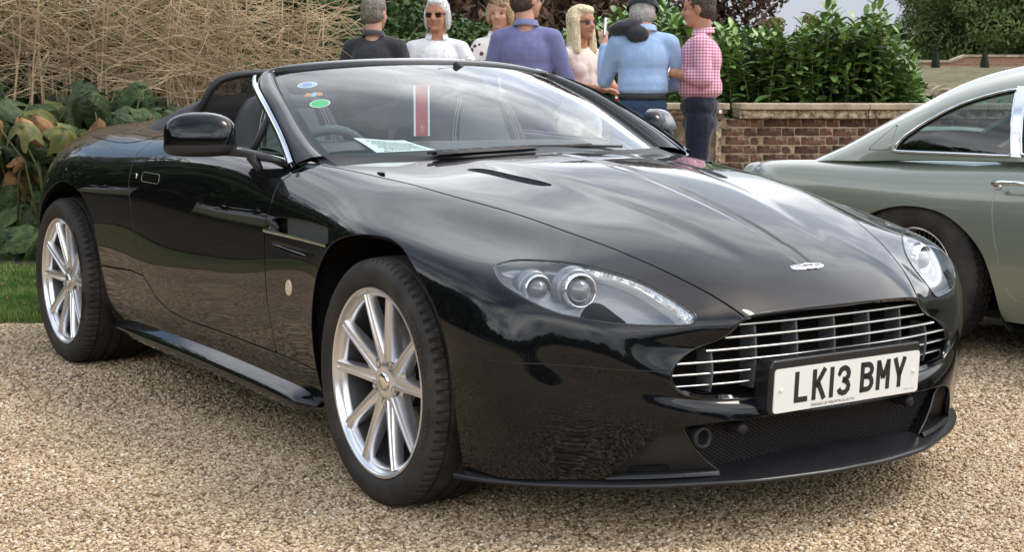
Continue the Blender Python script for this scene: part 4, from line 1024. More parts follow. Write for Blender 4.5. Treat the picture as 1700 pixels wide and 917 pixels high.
M['turf'] = mat('meadow', (.06, .08, .03), .95); noise_col(M['turf'], (.05, .075, .022), (.15, .13, .06), .8, 8, .3, .7); bump(M['turf'], 30, .5, .03)
M['soil'] = mat('dark soil', (.03, .024, .016), .95); noise_col(M['soil'], (.018, .014, .010), (.07, .05, .032), 6, 7); bump(M['soil'], 25, .8, .03)
sheet('ground', [(-900, -900), (900, -900), (900, 900), (-900, 900)], -.012, M['turf'])
# gravel drive: kerbless, wide open round the cars; the bed and grass lie beyond its left edge
gl = [PT(-2600, 7.4, 0), PT(-900, 7.3, 0), PT(-100, 7.33, 0), PT(60, 7.30, 0), PT(150, 7.45, 0), PT(300, 8.0, 0), PT(430, 9.3, 0), PT(520, 11.5, 0), PT(560, 13.0, 0)]
right = [PT(2600, 13.0, 0), PT(9000, 6, 0)]
pts = [(p.x, p.y) for p in gl]+[(p.x, p.y) for p in right]+[(17, 10), (18, -11), (5, -13), (-2, -12)]
sheet('gravel_drive', pts, 0.0, M['gravel'])
# loose pebbles on the near drive
def pebble_field(name, poly, dens, smin, smax, seed, z=.0):
    me = bpy.data.meshes.new(name); me.from_pydata([(x, y, z) for x, y in poly], [], [tuple(range(len(poly)))]); me.update(); o = link(name, me, None, M['pebble']); o['kind'] = 'stuff'; tag(o, 'golden brown pea gravel lying loose over the drive', 'gravel')
    ng = bpy.data.node_groups.new(name+'_scatter', 'GeometryNodeTree'); ng.interface.new_socket('Geometry', in_out='INPUT', socket_type='NodeSocketGeometry'); ng.interface.new_socket('Geometry', in_out='OUTPUT', socket_type='NodeSocketGeometry')
    N, Lk = ng.nodes, ng.links; gi = N.new('NodeGroupInput'); go = N.new('NodeGroupOutput')
    ds = N.new('GeometryNodeDistributePointsOnFaces'); ds.inputs['Density'].default_value = dens; ds.inputs['Seed'].default_value = seed
    ico = N.new('GeometryNodeMeshIcoSphere'); ico.inputs['Radius'].default_value = 1; ico.inputs['Subdivisions'].default_value = 2
    ss = N.new('GeometryNodeSetShadeSmooth'); sm = N.new('GeometryNodeSetMaterial'); sm.inputs['Material'].default_value = M['pebble']
    # knock the ball out of round
    sp_ = N.new('GeometryNodeSetPosition'); nt = N.new('ShaderNodeTexNoise'); nt.inputs['Scale'].default_value = 1.1; vs = N.new('ShaderNodeVectorMath'); vs.operation = 'SUBTRACT'; vs.inputs[1].default_value = (.5, .5, .5); vm = N.new('ShaderNodeVectorMath'); vm.operation = 'SCALE'; vm.inputs['Scale'].default_value = 1.3
    Lk.new(nt.outputs['Color'], vs.inputs[0]); Lk.new(vs.outputs[0], vm.inputs[0]); Lk.new(vm.outputs[0], sp_.inputs['Offset'])
    Lk.new(ico.outputs['Mesh'], sp_.inputs['Geometry']); Lk.new(sp_.outputs[0], ss.inputs[0]); Lk.new(ss.outputs[0], sm.inputs[0])
    ip = N.new('GeometryNodeInstanceOnPoints'); rr_ = N.new('FunctionNodeRandomValue'); rr_.data_type = 'FLOAT_VECTOR'; rr_.inputs[0].default_value = (-.5, -.5, 0); rr_.inputs[1].default_value = (.5, .5, 6.28)
    rs = N.new('FunctionNodeRandomValue'); rs.data_type = 'FLOAT_VECTOR'; rs.inputs[0].default_value = (smin, smin*.8, smin*.55); rs.inputs[1].default_value = (smax, smax*.8, smax*.55); rs.inputs['Seed'].default_value = 3
    Lk.new(gi.outputs[0], ds.inputs['Mesh']); Lk.new(ds.outputs['Points'], ip.inputs['Points']); Lk.new(sm.outputs[0], ip.inputs['Instance']); Lk.new(rr_.outputs[0], ip.inputs['Rotation']); Lk.new(rs.outputs[0], ip.inputs['Scale'])
    jn = N.new('GeometryNodeJoinGeometry'); Lk.new(ip.outputs[0], jn.inputs[0]); Lk.new(jn.outputs[0], go.inputs[0])
    md = o.modifiers.new('scatter', 'NODES'); md.node_group = ng; return o
def quadD(u0, u1, D0, D1, m=6):
    a = [PT(u0+(u1-u0)*k/m, D0, 0) for k in range(m+1)]; c = [PT(u1+(u0-u1)*k/m, D1, 0) for k in range(m+1)]; return [(p.x, p.y) for p in a+c]
pebble_field('gravel', quadD(-60, 1760, 3.3, 5.3), 13500, .0038, .0082, 1, .002)
_f3 = [PT(-2600, 3.3, 0), PT(-60, 3.3, 0), PT(850, 3.3, 0), PT(1760, 3.3, 0), PT(4300, 3.3, 0), CP-HF_*2.6+HR_*4.6, CP-HF_*2.6-HR_*4.6]
pebble_field('gravel', quadD(-1500, -60, 3.3, 5.8), 4500, .0050, .0098, 7, .002)
pebble_field('gravel', [(p.x, p.y) for p in _f3], 3800, .0052, .0102, 5, .002)
pebble_field('gravel', quadD(-80, 1780, 5.3, 7.25), 6500, .0048, .0096, 2, .002)

# grass strip with blades, dry strip, planting bed
M['grass'] = mat('grass blades', (.06, .13, .02), .7, 0, .3); hue = noise_col(M['grass'], (.045, .105, .016), (.13, .20, .045), 3, 5)
def stripD(name, u0, u1, D0, D1, z, m): return sheet(name, quadD(u0, u1, D0, D1, 10), z, m)
stripD('lawn_strip', -2600, 300, 7.3, 9.2, .004, M['turf'])
M['drygrass'] = mat('dry strip', (.2, .16, .10), .95); noise_col(M['drygrass'], (.13, .11, .05), (.36, .28, .18), 5, 8)
stripD('worn_grass_strip', -2600, 330, 8.75, 9.5, .008, M['drygrass'])
stripD('soil_strip', -2600, 560, 9.4, 13.5, .012, M['soil'])  # the planting bed itself
V = []; F = []
stripD('soil_strip', -2600, -200, 7.9, 9.6, .014, M['soil'])  # extra dark sheet out of view, added to darken the reflection in the door
for i in range(30000):
    vis = i < 20000
    u = rnd.uniform(-60, 110) if vis else rnd.uniform(-200, 290); D = rnd.triangular(7.27, 8.95, 7.5) if rnd.random() < .93 else rnd.uniform(8.8, 9.5)
    if u > 70 and D < 7.5+.002*(u-70): D += .3
    p = PT(u, D, 0); h = rnd.uniform(.025, .06); a = rnd.uniform(0, 6.28); w = .0035; d = Vector((math.cos(a), math.sin(a), 0)); ln = Vector((rnd.uniform(-.02, .02), rnd.uniform(-.02, .02), 0)); b0 = len(V)
    V += [p-d*w, p+d*w, p+d*w*.7+ln*.4+Vector((0, 0, h*.6)), p-d*w*.7+ln*.4+Vector((0, 0, h*.6)), p+ln+Vector((0, 0, h))]; F += [(b0, b0+1, b0+2, b0+3), (b0+3, b0+2, b0+4)]
me = bpy.data.meshes.new('grass'); me.from_pydata([tuple(v) for v in V], [], F); me.update(); g = link('grass', me, None, M['grass']); tag(g, 'short green grass growing along the edge of the gravel', 'grass', kind='stuff')

# ---------------------------------------------------------------- brick wall with stone coping
WD = 13.1
M['brick'] = mat('old brick', (.2, .1, .07), .9); noise_col(M['brick'], (.034, .024, .019), (.155, .072, .045), 9, 8, .3, .7, mids=[(.5, (.085, .046, .033))])
n, l, bsdf = nodes_of(M['brick'])
nn = n.new('ShaderNodeTexNoise'); nn.inputs['Scale'].default_value = 26; nn.inputs['Detail'].default_value = 6; tcx = n.new('ShaderNodeTexCoord'); l.new(tcx.outputs['Object'], nn.inputs['Vector']); rr2 = n.new('ShaderNodeValToRGB'); l.new(nn.outputs[0], rr2.inputs[0]); rr2.color_ramp.elements[0].position = .52; rr2.color_ramp.elements[1].position = .68; rr2.color_ramp.elements[0].color = (0, 0, 0, 1)
mxx = n.new('ShaderNodeMix'); mxx.data_type = 'RGBA'; l.new(rr2.outputs[0], mxx.inputs['Factor']); l.new(bsdf.inputs['Base Color'].links[0].from_socket, mxx.inputs['A']); mxx.inputs['B'].default_value = (.27, .23, .17, 1); l.new(mxx.outputs['Result'], bsdf.inputs['Base Color'])
hue_by_object(M['brick'], .45); bump(M['brick'], 60, .6, .006)
M['mortar'] = mat('mortar', (.36, .28, .18), .95); noise_col(M['mortar'], (.26, .19, .12), (.46, .36, .24), 14, 6); bump(M['mortar'], 70, .5, .004)
M['stone'] = mat('lichen stone', (.3, .26, .19), .9); noise_col(M['stone'], (.09, .07, .045), (.52, .46, .34), 17, 9, .43, .57, rough=.8, mids=[(.49, (.26, .20, .12))]); bump(M['stone'], 55, .6, .008)
M['stone2'] = mat('rough stone panel', (.2, .15, .1), .95); noise_col(M['stone2'], (.055, .040, .026), (.28, .21, .13), 22, 9, .32, .66, rough=.75, mids=[(.5, (.15, .10, .062))]); bump(M['stone2'], 60, .8, .01)
M['copetop'] = mat('coping stone', (.4, .34, .24), .9); noise_col(M['copetop'], (.25, .19, .12), (.50, .43, .32), 7, 8, .3, .7); bump(M['copetop'], 50, .5, .006)
WALL = empty('garden_wall', PT(1360, WD, 0), YAWV, 'old brick garden wall with lichen covered stone coping below the laurel hedge', 'wall')
W0 = PT(1360, WD, 0); W0.z = 0
def wx(u, D=WD): p = PT(u, D, 0); return (p-W0).dot(HR_)
def wloc(u, D=WD): p = PT(u, D, 0)-W0; return p.dot(HR_), p.dot(HF_)
WALL.location = (W0.x, W0.y, 0)
xL, xR, pL, pR = wx(640), wx(2300), wx(1096), wx(1191)
b = MB(); b.box(((xL+pL)/2, .17, .43), (pL-xL, .28, .86)); b.box(((pR+xR)/2, .17, .43), (xR-pR, .28, .86)); b.build('mortar_core', M['mortar'], WALL)
brick_me = {}
def brick_mesh(kind, k):
    L = .205 if kind == 's' else .101; r = random.Random(k*7+(1 if kind == 's' else 2)); x, z, y = L/2, .0328, .05; V = []; nx = 5 if kind == 's' else 3
    for i in range(nx+1):
        px = -x+2*x*i/nx
        for (py, pz) in ((y, z), (-y+.004, z), (-y, z-.005), (-y, -z+.005), (-y+.004, -z), (y, -z)):
            ex = .002 if i in (0, nx) and py < 0 else 0
            V.append((px+r.uniform(-.0015, .0015), py+ex+r.uniform(-.0025, .0025), pz+r.uniform(-.0025, .0025)))
    F = []
    for i in range(nx):
        for j in range(5): F.append((i*6+j, (i+1)*6+j, (i+1)*6+j+1, i*6+j+1))
    F += [tuple(range(5, -1, -1)), tuple(range(nx*6, nx*6+6))]
    me = bpy.data.meshes.new('brick'); me.from_pydata(V, [], F); me.update(); me.materials.append(M['brick']); return me
for kd in 'sh':
    for k in range(4): brick_me[kd, k] = brick_mesh(kd, k)
nb = 0
for (a, c) in ((pR+.002, wx(1700)), (wx(800), pL-.002)):
    for row in range(11):
        z = .862-.0375-.075*row; x = a-(.105 if row % 2 else -.0); stretch = row % 2 == 0
        x += (.0 if row % 2 else .06)
        while x < c:
            kd = 's' if stretch else 'h'; L = .205 if stretch else .101
            if x > a-.05 and x+L < c+.12 and nb < 298:
                o = bpy.data.objects.new('brick', brick_me[kd, rnd.randrange(4)]); COL.objects.link(o); o.parent = WALL; o.location = (x+L/2, .0745+rnd.uniform(-.003, .004), z+rnd.uniform(-.002, .002)); o.rotation_euler = (rnd.uniform(-.01, .01), rnd.uniform(-.008, .008), rnd.uniform(-.01, .01)); nb += 1
            x += L+.009; stretch = not stretch
x = xL; k = 0
while x < xR:
    L = rnd.uniform(.85, 1.15); L = min(L, xR-x)
    if not (pL-.05 < x+L/2 < pR+.05):
        b = MB(); b.box((x+L/2, .15, .904), (L-.006, .42, .075)); o = b.build('coping_face', M['stone'], WALL); bevel(o, .006, 2)
        b = MB(); b.box((x+L/2, .15, .968), (L-.004, .50, .053)); o = b.build('coping_stone', M['copetop'], WALL); bevel(o, .01, 3)
    x += L
b = MB(); b.box(((pL+pR)/2, .12, .43), (pR-pL, .44, .86)); b.build('pier', M['stone2'], WALL)
for u_ in (1096, 1184): b = MB(); b.box((wx(u_)+.018, -.105, .42), (.045, .02, .84)); b.build('pier_margin', M['stone'], WALL)
b = MB(); b.box(((pL+pR)/2, .12, .885), (pR-pL+.05, .50, .05)); b.box(((pL+pR)/2, .12, .925), (pR-pL+.09, .54, .03)); b.build('pier_moulding', M['stone2'], WALL)
b = MB(); b.box(((pL+pR)/2, .12, .969), (pR-pL+.13, .58, .053)); o = b.build('pier_cap', M['copetop'], WALL); bevel(o, .01, 3)

# ---------------------------------------------------------------- leaves
def leaf_geo(L, Wd, fold=.25, droop=.3, nseg=4, lobes=0, r=None, base=.0):
    """one leaf along +x in xy plane, folded on its midrib; returns V,F"""
    V = []; F = []
    for i in range(nseg+1):
        t = i/nseg; w = Wd*(math.sin(math.pi*min(1, t*.93+.05))**.6)*(1 if t < 1 else .05)
        z = -droop*L*t*t
        V += [(L*t, -w/2, z+fold*w/2), (L*t, 0, z), (L*t, w/2, z+fold*w/2)]
    for i in range(nseg):
        for j in range(2): F.append((i*3+j, (i+1)*3+j, (i+1)*3+j+1, i*3+j+1))
    return V, F
def rotm(dirv, roll=0):
    x = Vector(dirv).normalized(); up = Vector((0, 0, 1)) if abs(x.z) < .98 else Vector((1, 0, 0)); y = up.cross(x).normalized(); z = x.cross(y)
    m_ = Matrix((x, y, z)).transposed(); return m_ @ Matrix.Rotation(roll, 3, 'X')
M['laurel'] = mat('laurel leaf', (.055, .12, .03), .38, 0, .5); noise_col(M['laurel'], (.055, .115, .026), (.165, .26, .07), 2.2, 3, .3, .7); 
M['laurel_young'] = mat('young laurel leaf', (.19, .31, .08), .35, 0, .5)
M['stem'] = mat('green stem', (.10, .11, .04), .7)
LAU = empty('laurel_hedge', PT(1250, 14.2, 0), 0, 'dense green laurel hedge with upright leafy shoots rising behind the brick wall', 'hedge')
LO = LAU.location.copy(); LO.z = 0; LAU.location = LO
lv, lf = leaf_geo(.158, .066, .30, .22, 5); Lme = bpy.data.meshes.new('leaf'); Lme.from_pydata(lv, [], lf); Lme.polygons.foreach_set('use_smooth', [True]*len(lf)); Lme.update(); Lme.materials.append(M['laurel'])
Lme2 = Lme.copy(); Lme2.materials.clear(); Lme2.materials.append(M['laurel_young'])
tops = [(560, 120), (700, 100), (900, 60), (960, 20), (1060, -10), (1100, -15), (1130, 5), (1190, 18), (1240, 22), (1290, 32), (1315, 48), (1330, 30), (1350, 22), (1375, -2), (1395, 12), (1420, 26), (1440, 18), (1456, -2), (1475, 22), (1495, 45), (1515, 80), (1528, 120), (1535, 158), (1560, 185), (1700, 190)]
def topv(u): return float(np.interp(u, [a for a, _ in tops], [c for _, c in tops]))+17
leaves = []                                                         # (pos, matrix, scale, young, D)
stems = MB(); r_ = random.Random(3)
def shoot(base, top, nl, D, sc=1.0, young=.25):
    prev = None; ph = r_.uniform(0, 6.28)
    stems.tube([base, base.lerp(top, .5)+Vector((r_.uniform(-.02, .02), r_.uniform(-.02, .02), 0)), top], [.006, .005, .002], 4, False)
    for k in range(nl):
        t = (k+.5)/nl; p = base.lerp(top, t); a = ph+k*2.4; el = .05+.85*t**1.6+r_.uniform(-.3, .3)
        d = Vector((math.cos(a)*math.cos(el), math.sin(a)*math.cos(el), math.sin(el)))
        leaves.append((p, rotm(d, r_.uniform(-.3, .3)), sc*r_.uniform(.75, 1.2)*(1-.25*t), r_.random() < young*t*1.4, D))
for i in range(620):
    u = r_.uniform(900, 1545); D = 13.55+abs(r_.gauss(0, .55)); vt = topv(u)+abs(r_.gauss(0, 26)); 
    zt = PT(u, D, 0).z; zt = CP.z-(vt-145)/2527*D+r_.uniform(-.05, .02)
    if i > 260: zt = r_.uniform(.85, max(.9, zt))
    if zt < .80: continue
    L = r_.uniform(.28, .6); top = PT(u, D, zt); base = top-Vector((r_.uniform(-.1, .1), r_.uniform(-.1, .1), L))
    if top.z-L < .7: base.z = .7
    shoot(base, top, int(9+L*18), D, 1.0, .5)
for (u, vt, D) in ((1332, 24, 13.5), (1352, 14, 13.7), (1374, -6, 13.5), (1382, 2, 13.6), (1392, 12, 13.8), (1418, 22, 13.6), (1438, 16, 13.8), (1452, -6, 13.5), (1460, 0, 13.6), (1472, 14, 13.7), (1492, 40, 13.6), (1508, 62, 13.6), (1516, 90, 13.5)):
    top = PT(u, D, CP.z-(vt+8-145)/2527*D); shoot(top-Vector((r_.uniform(-.05, .05), 0, .62)), top, 26, D, 1.0, .4)
for i in range(60):                                                  # the hedge runs on behind the people and the cars
    u = r_.uniform(600, 900) if i % 2 else r_.uniform(1560, 2300); D = 13.9+abs(r_.gauss(0, .5)); top = PT(u, D, r_.uniform(.9, 1.45 if u < 1500 else 1.0)); shoot(top-Vector((0, 0, .4)), top, 12, D, 1.1)
leaves.sort(key=lambda q: q[4]+(0 if q[0].z > .95 else 5))
for (p, m_, s_, yg, D) in leaves[:300]:
    o = bpy.data.objects.new('leaf', Lme2 if yg else Lme); COL.objects.link(o); o.parent = LAU; q = p-LO; o.matrix_local = Matrix.Translation(q) @ m_.to_4x4() @ Matrix.Scale(s_, 4)
lvn = np.array(lv); lfn = np.array(lf)
def join_leaves(items, name, mats, parent, off, lvn=lvn, lfn=lfn):
    Vs = []; Fs = []; Ms = []; b0 = 0
    for (p, m_, s_, yg, D) in items:
        Vs.append(lvn@np.array(m_).T*s_+np.array(p-off)); Fs.append(lfn+b0); Ms += [1 if yg else 0]*len(lfn); b0 += len(lvn)
    me = mesh_np(name, np.concatenate(Vs), np.concatenate(Fs)); o = link(name, me, parent, mats); me.polygons.foreach_set('material_index', np.array(Ms, np.int32)); o['kind'] = 'stuff'; return o
join_leaves(leaves[300:], 'foliage', [M['laurel'], M['laurel_young']], LAU, LO)
stems.V = [tuple(Vector(v)-LO) for v in stems.V]; stems.build('stems', M['stem'], LAU)['kind'] = 'stuff'
M['dark'] = mat('deep hedge interior', (.012, .022, .008), .95)
b = MB()                                                            # dark twiggy core that closes the hedge
core = []
for i, u in enumerate(np.linspace(560, 1545, 60)):
    for D0, fz in ((14.2, .80), (14.9, .95)):
        pass
def blob_leaves(name, parent, m, specs, size, seed, off, per=900):
    """many small leaf quads scattered through ellipsoidal clumps"""
    rg = np.random.default_rng(seed); Vs = []; Fs = []; b0 = 0
    for (c, r3, k) in specs:
        c = np.array(c); kk = int(per*k); d = rg.normal(size=(kk, 3)); d /= np.linalg.norm(d, axis=1, keepdims=True)
        rad = rg.uniform(.55, 1.06, (kk, 1))**.6; p = c+d*rad*np.array(r3)
        nrm = d+rg.normal(size=(kk, 3))*.55; nrm /= np.linalg.norm(nrm, axis=1, keepdims=True)
        t1 = np.cross(nrm, rg.normal(size=(kk, 3))); t1 /= np.linalg.norm(t1, axis=1, keepdims=True); t2 = np.cross(nrm, t1)
        s_ = size*rg.uniform(.6, 1.4, (kk, 1)); q = np.stack([p-t1*s_, p-t2*s_*.45+nrm*s_*.15, p+t1*s_, p+t2*s_*.45+nrm*s_*.15], 1).reshape(-1, 3)
        Vs.append(q-np.array(off)); Fs.append(np.arange(kk*4).reshape(-1, 4)+b0); b0 += kk*4
    me = mesh_np(name, np.concatenate(Vs), np.concatenate(Fs), smooth=False); o = link(name, me, parent, m); o['kind'] = 'stuff'; return o
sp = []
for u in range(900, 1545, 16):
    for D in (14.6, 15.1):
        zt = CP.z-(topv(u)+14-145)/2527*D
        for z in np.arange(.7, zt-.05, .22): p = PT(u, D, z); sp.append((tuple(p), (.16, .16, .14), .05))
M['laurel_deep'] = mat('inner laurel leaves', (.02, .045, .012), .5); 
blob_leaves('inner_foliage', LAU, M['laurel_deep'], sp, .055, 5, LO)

# ---------------------------------------------------------------- trees
M['bark'] = mat('bark', (.10, .08, .06), .95); noise_col(M['bark'], (.05, .04, .03), (.16, .13, .10), 8, 7, stretch=(1, 1, .2)); bump(M['bark'], 20, .8, .03)
def leafmat(name, c1, c2, scale=1.2):
    m = mat(name, c1, .6, 0, .3); noise_col(m, c1, c2, scale, 4, .3, .7); return m
M['beech'] = leafmat('copper beech leaf', (.045, .026, .018), (.15, .085, .055), .7)
M['oak'] = leafmat('dark oak leaf', (.022, .048, .016), (.075, .12, .035), .5)
M['limetree'] = leafmat('lighter green leaf', (.045, .085, .02), (.13, .17, .05), .6)
M['yew'] = leafmat('dark shrub leaf', (.018, .045, .014), (.075, .125, .03), 1.6)
M['yellowing'] = leafmat('yellowing leaf', (.10, .12, .03), (.26, .22, .07), 1.2)
M['cypress'] = leafmat('clipped yew leaf', (.02, .035, .015), (.05, .07, .03), 3)
def tree(name, p, h, w, m, label, cat='tree', clumps=26, size=.16, per=420, seed=1, trunk=.25, low=.25, group=None, flat=1.0):
    rg = random.Random(seed); T = empty(name, (p[0], p[1], 0), 0, label, cat, group); sp = []; b = MB()
    base = p[2] if len(p) > 2 else 0
    T.location.z = base
    b.tube([(0, 0, -.3), (rg.uniform(-.1, .1)*w*.2, rg.uniform(-.1, .1)*w*.2, h*.3), (rg.uniform(-.1, .1)*w*.3, 0, h*.62), (0, 0, h*.85)], [trunk, trunk*.8, trunk*.5, trunk*.15], 8)
    for k in range(clumps):
        a = k*2.39996; t = (k+.5)/clumps; zz = low+(1-low)*t; prof = math.sin(math.pi*min(1, .12+.88*(1-(zz-low)/(1-low))**.8*.62+.0))**.7
        rr_ = w/2*prof*math.sqrt(rg.uniform(.15, 1)); c = (rr_*math.cos(a), rr_*math.sin(a), h*zz*.97-rg.uniform(0, .06)*h)
        s_ = w*rg.uniform(.13, .22); sp.append((c, (s_, s_, s_*.72*flat), 1))
        if k % 3 == 0: b.tube([(0, 0, max(.2*h, c[2]*.55)), (c[0]*.5, c[1]*.5, c[2]*.82), c], [trunk*.32, trunk*.2, trunk*.06], 5)
    b.build('trunk', M['bark'], T); blob_leaves('crown', T, m, sp, size, seed, (0, 0, 0), per); return T
p = PT(1000, 42, 0); tree('copper_beech', (p.x, p.y, .5), 9.2, 7.6, M['beech'], 'broad copper beech with brown purple leaves rising behind the laurel hedge', clumps=46, size=.13, per=700, seed=2, trunk=.4, low=.1)
p = PT(700, 36, 0); tree('brown_tree', (p.x, p.y, .2), 8.5, 9.0, M['beech'], 'reddish brown leaved tree behind the heads of the group of people', clumps=46, size=.12, per=700, seed=3, trunk=.35, low=.05)
p = PT(1318, 40, 0); tree('yellowing_shrub', (p.x, p.y, 1.2), 1.85, 1.5, M['yellowing'], 'small yellow green bush showing in the gap above the laurel', 'shrub', clumps=9, size=.07, per=200, seed=4, trunk=.05, low=.2)
shr = [(470, 19, 3.2, 3.0), (585, 17, 2.6, 2.2), (640, 20, 2.2, 2.2), (700, 18.5, 1.75, 1.6), (772, 19, 2.0, 1.8), (830, 18, 1.7, 1.5), (905, 19, 1.55, 1.5), (370, 20, 3.6, 3.0)]
shl = ['tall dark green shrub filling the gap left of the man in the dark shirt', 'dark green bush directly behind the man in the dark shirt', 'green bush rising between the dark shirted man and the grey haired man', 'low green bush behind the grey haired man in the white shirt', 'dark bush between the grey haired man and the woman in the floral blouse', 'low green bush behind the woman in the floral blouse', 'small green bush between the man in purple blue and the blonde woman', 'tall dark shrub behind the right part of the dry tangle']
for i, (u, D, h, w) in enumerate(shr):
    p = PT(u, D, 0); tree('shrub', (p.x, p.y), h, w, M['yew'] if i not in (3, 6) else M['limetree'], shl[i], 'shrub', clumps=26, size=.05, per=330, seed=20+i, trunk=.06, low=.03)
rt = [('oak_tree', 1668, 62, 9.0, 7.2, 'oak', 'dark green oak standing above the far brick wall'), ('lime_tree', 1690, 56, 6.0, 7.0, 'limetree', 'lighter green tree at the right edge above the far wall'), ('oak_tree', 1760, 70, 14, 13, 'oak', 'tall oak at the far right behind the lighter tree'), ('oak_tree', 1572, 75, 3.4, 2.6, 'oak', 'small distant tree left of the big oak')]
for i, (nm, u, D, h, w, m, lb) in enumerate(rt):
    p = PT(u, D, 0); tree(nm, (p.x, p.y, 2.0), h, w, M[m], lb, clumps=60, size=.085, per=1300, seed=40+i, trunk=.35, low=.04)

# rising ground, far wall, cones
M['bank'] = mat('dry grass bank', (.13, .12, .05), .95); noise_col(M['bank'], (.050, .065, .022), (.20, .15, .08), 2.2, 9, .35, .65, rough=.7); bump(M['bank'], 5, .8, .12)
b = MB(); rows = []
for D, z in ((17, -.02), (20, .25), (26, .75), (34, 1.35), (42, 1.72), (50, 1.78), (120, 3.0), (400, 6.0)):
    rows.append([tuple(PT(u, D, z)) for u in range(-600, 3000, 120)])
b.grid(rows, flip=False); o = b.build('grass_bank', M['bank']); o['kind'] = 'structure'
M['farbrick'] = mat('distant brickwork', (.25, .12, .08), .9); n, l, bsdf = nodes_of(M['farbrick']); bt = n.new('ShaderNodeTexBrick'); tcx = n.new('ShaderNodeTexCoord'); mpn = n.new('ShaderNodeMapping'); mpn.inputs['Rotation'].default_value = (R(90), 0, 0); l.new(tcx.outputs['Object'], mpn.inputs[0]); l.new(mpn.outputs[0], bt.inputs['Vector'])
bt.inputs['Scale'].default_value = 4; bt.inputs['Color1'].default_value = (.27, .10, .058, 1); bt.inputs['Color2'].default_value = (.33, .17, .11, 1); bt.inputs['Mortar'].default_value = (.36, .28, .21, 1); bt.inputs['Mortar Size'].default_value = .03; l.new(bt.outputs[0], bsdf.inputs['Base Color'])
FWL = empty('far_wall', (0, 0, 0), 0, 'distant red brick wall with pale stepped coping on top of the grass bank', 'wall'); FD = 44; w0 = PT(1600, FD, 0); FWL.location = (w0.x, w0.y, 1.4); FWL.rotation_euler = (0, 0, YAWV)
def fx_(u): p = PT(u, FD, 0)-w0; return p.dot(HR_)
def fz(v): return CP.z-(v-145)/2527*FD-1.4
b = MB(); b.prism([(fx_(1400), -.4), (fx_(2600), -.4), (fx_(2600), fz(94)), (fx_(1598), fz(94)), (fx_(1575), fz(103)), (fx_(1400), fz(103))], 0, .35, lambda a, c, h: (a, h, c)); b.build('brickwork', M['farbrick'], FWL)
b = MB(); cp_ = [(fx_(1400), fz(103)), (fx_(1575), fz(103)), (fx_(1598), fz(94)), (fx_(2600), fz(94))]
b.prism([(x, z) for x, z in cp_]+[(x, z+.07) for x, z in cp_[::-1]], -.05, .40, lambda a, c, h: (a, h, c)); b.build('coping', M['copetop'], FWL)
b = MB(); b.box((fx_(1555), -.6, fz(120)), (fx_(1620)-fx_(1480), .8, .06)); b.build('ledge', M['copetop'], FWL)
for i, (u, vt, lb) in enumerate(((1553, 80, 'small clipped dark yew cone before the lower part of the far wall'), (1634, 84, 'small clipped dark yew cone before the higher part of the far wall'))):
    D = 41; p = PT(u, D, 1.55); T = empty('topiary_cone', tuple(p), 0, lb, 'topiary', 'clipped cones by the far wall'); h = (118-vt)/2527*D+.1; b = MB(); b.lathe([(.13, 0), (.11, h*.3), (.05, h*.8), (.0, h)], 10, axis='z'); b.build('inner_core', M['dark'], T)
    sp = [((0, 0, h*t), (.14*(1-t)+.02, .14*(1-t)+.02, h*.10), .5) for t in (0.05, .15, .25, .35, .45, .55, .65, .75, .85, .95)]; blob_leaves('foliage', T, M['cypress'], sp, .03, 60+i, (0, 0, 0), 260)
# stone scroll ornament
D = 19; p = PT(1562, D, .9); ORN = empty('stone_ornament', (p.x, p.y, CP.z-(163-145)/2527*D), YAWV, 'pale stone scroll with a curved top seen above the roof slope of the green car', 'stone ornament')
k_ = D/2527; ar = [(-.28+.0, .0), (-.28, .045), (-.16, .05)]+[(.02+.17*math.cos(R(a)), .02+.15*math.sin(R(a))) for a in range(165, -20, -14)]+[(.26, .0)]
b = MB(); b.prism(ar, -.06, .10, lambda a, c, h: (a, h, c)); o = b.build('scroll', M['copetop'], ORN)
b = MB(); b.tube([(.02+.115*math.cos(R(a)), -.07, .02+.10*math.sin(R(a))) for a in range(170, 5, -15)], .022, 8); b.build('scroll_rib', M['copetop'], ORN)
b = MB(); b.box((0, .02, -.5), (.5, .14, 1.0)); b.build('pedestal', M['stone'], ORN)

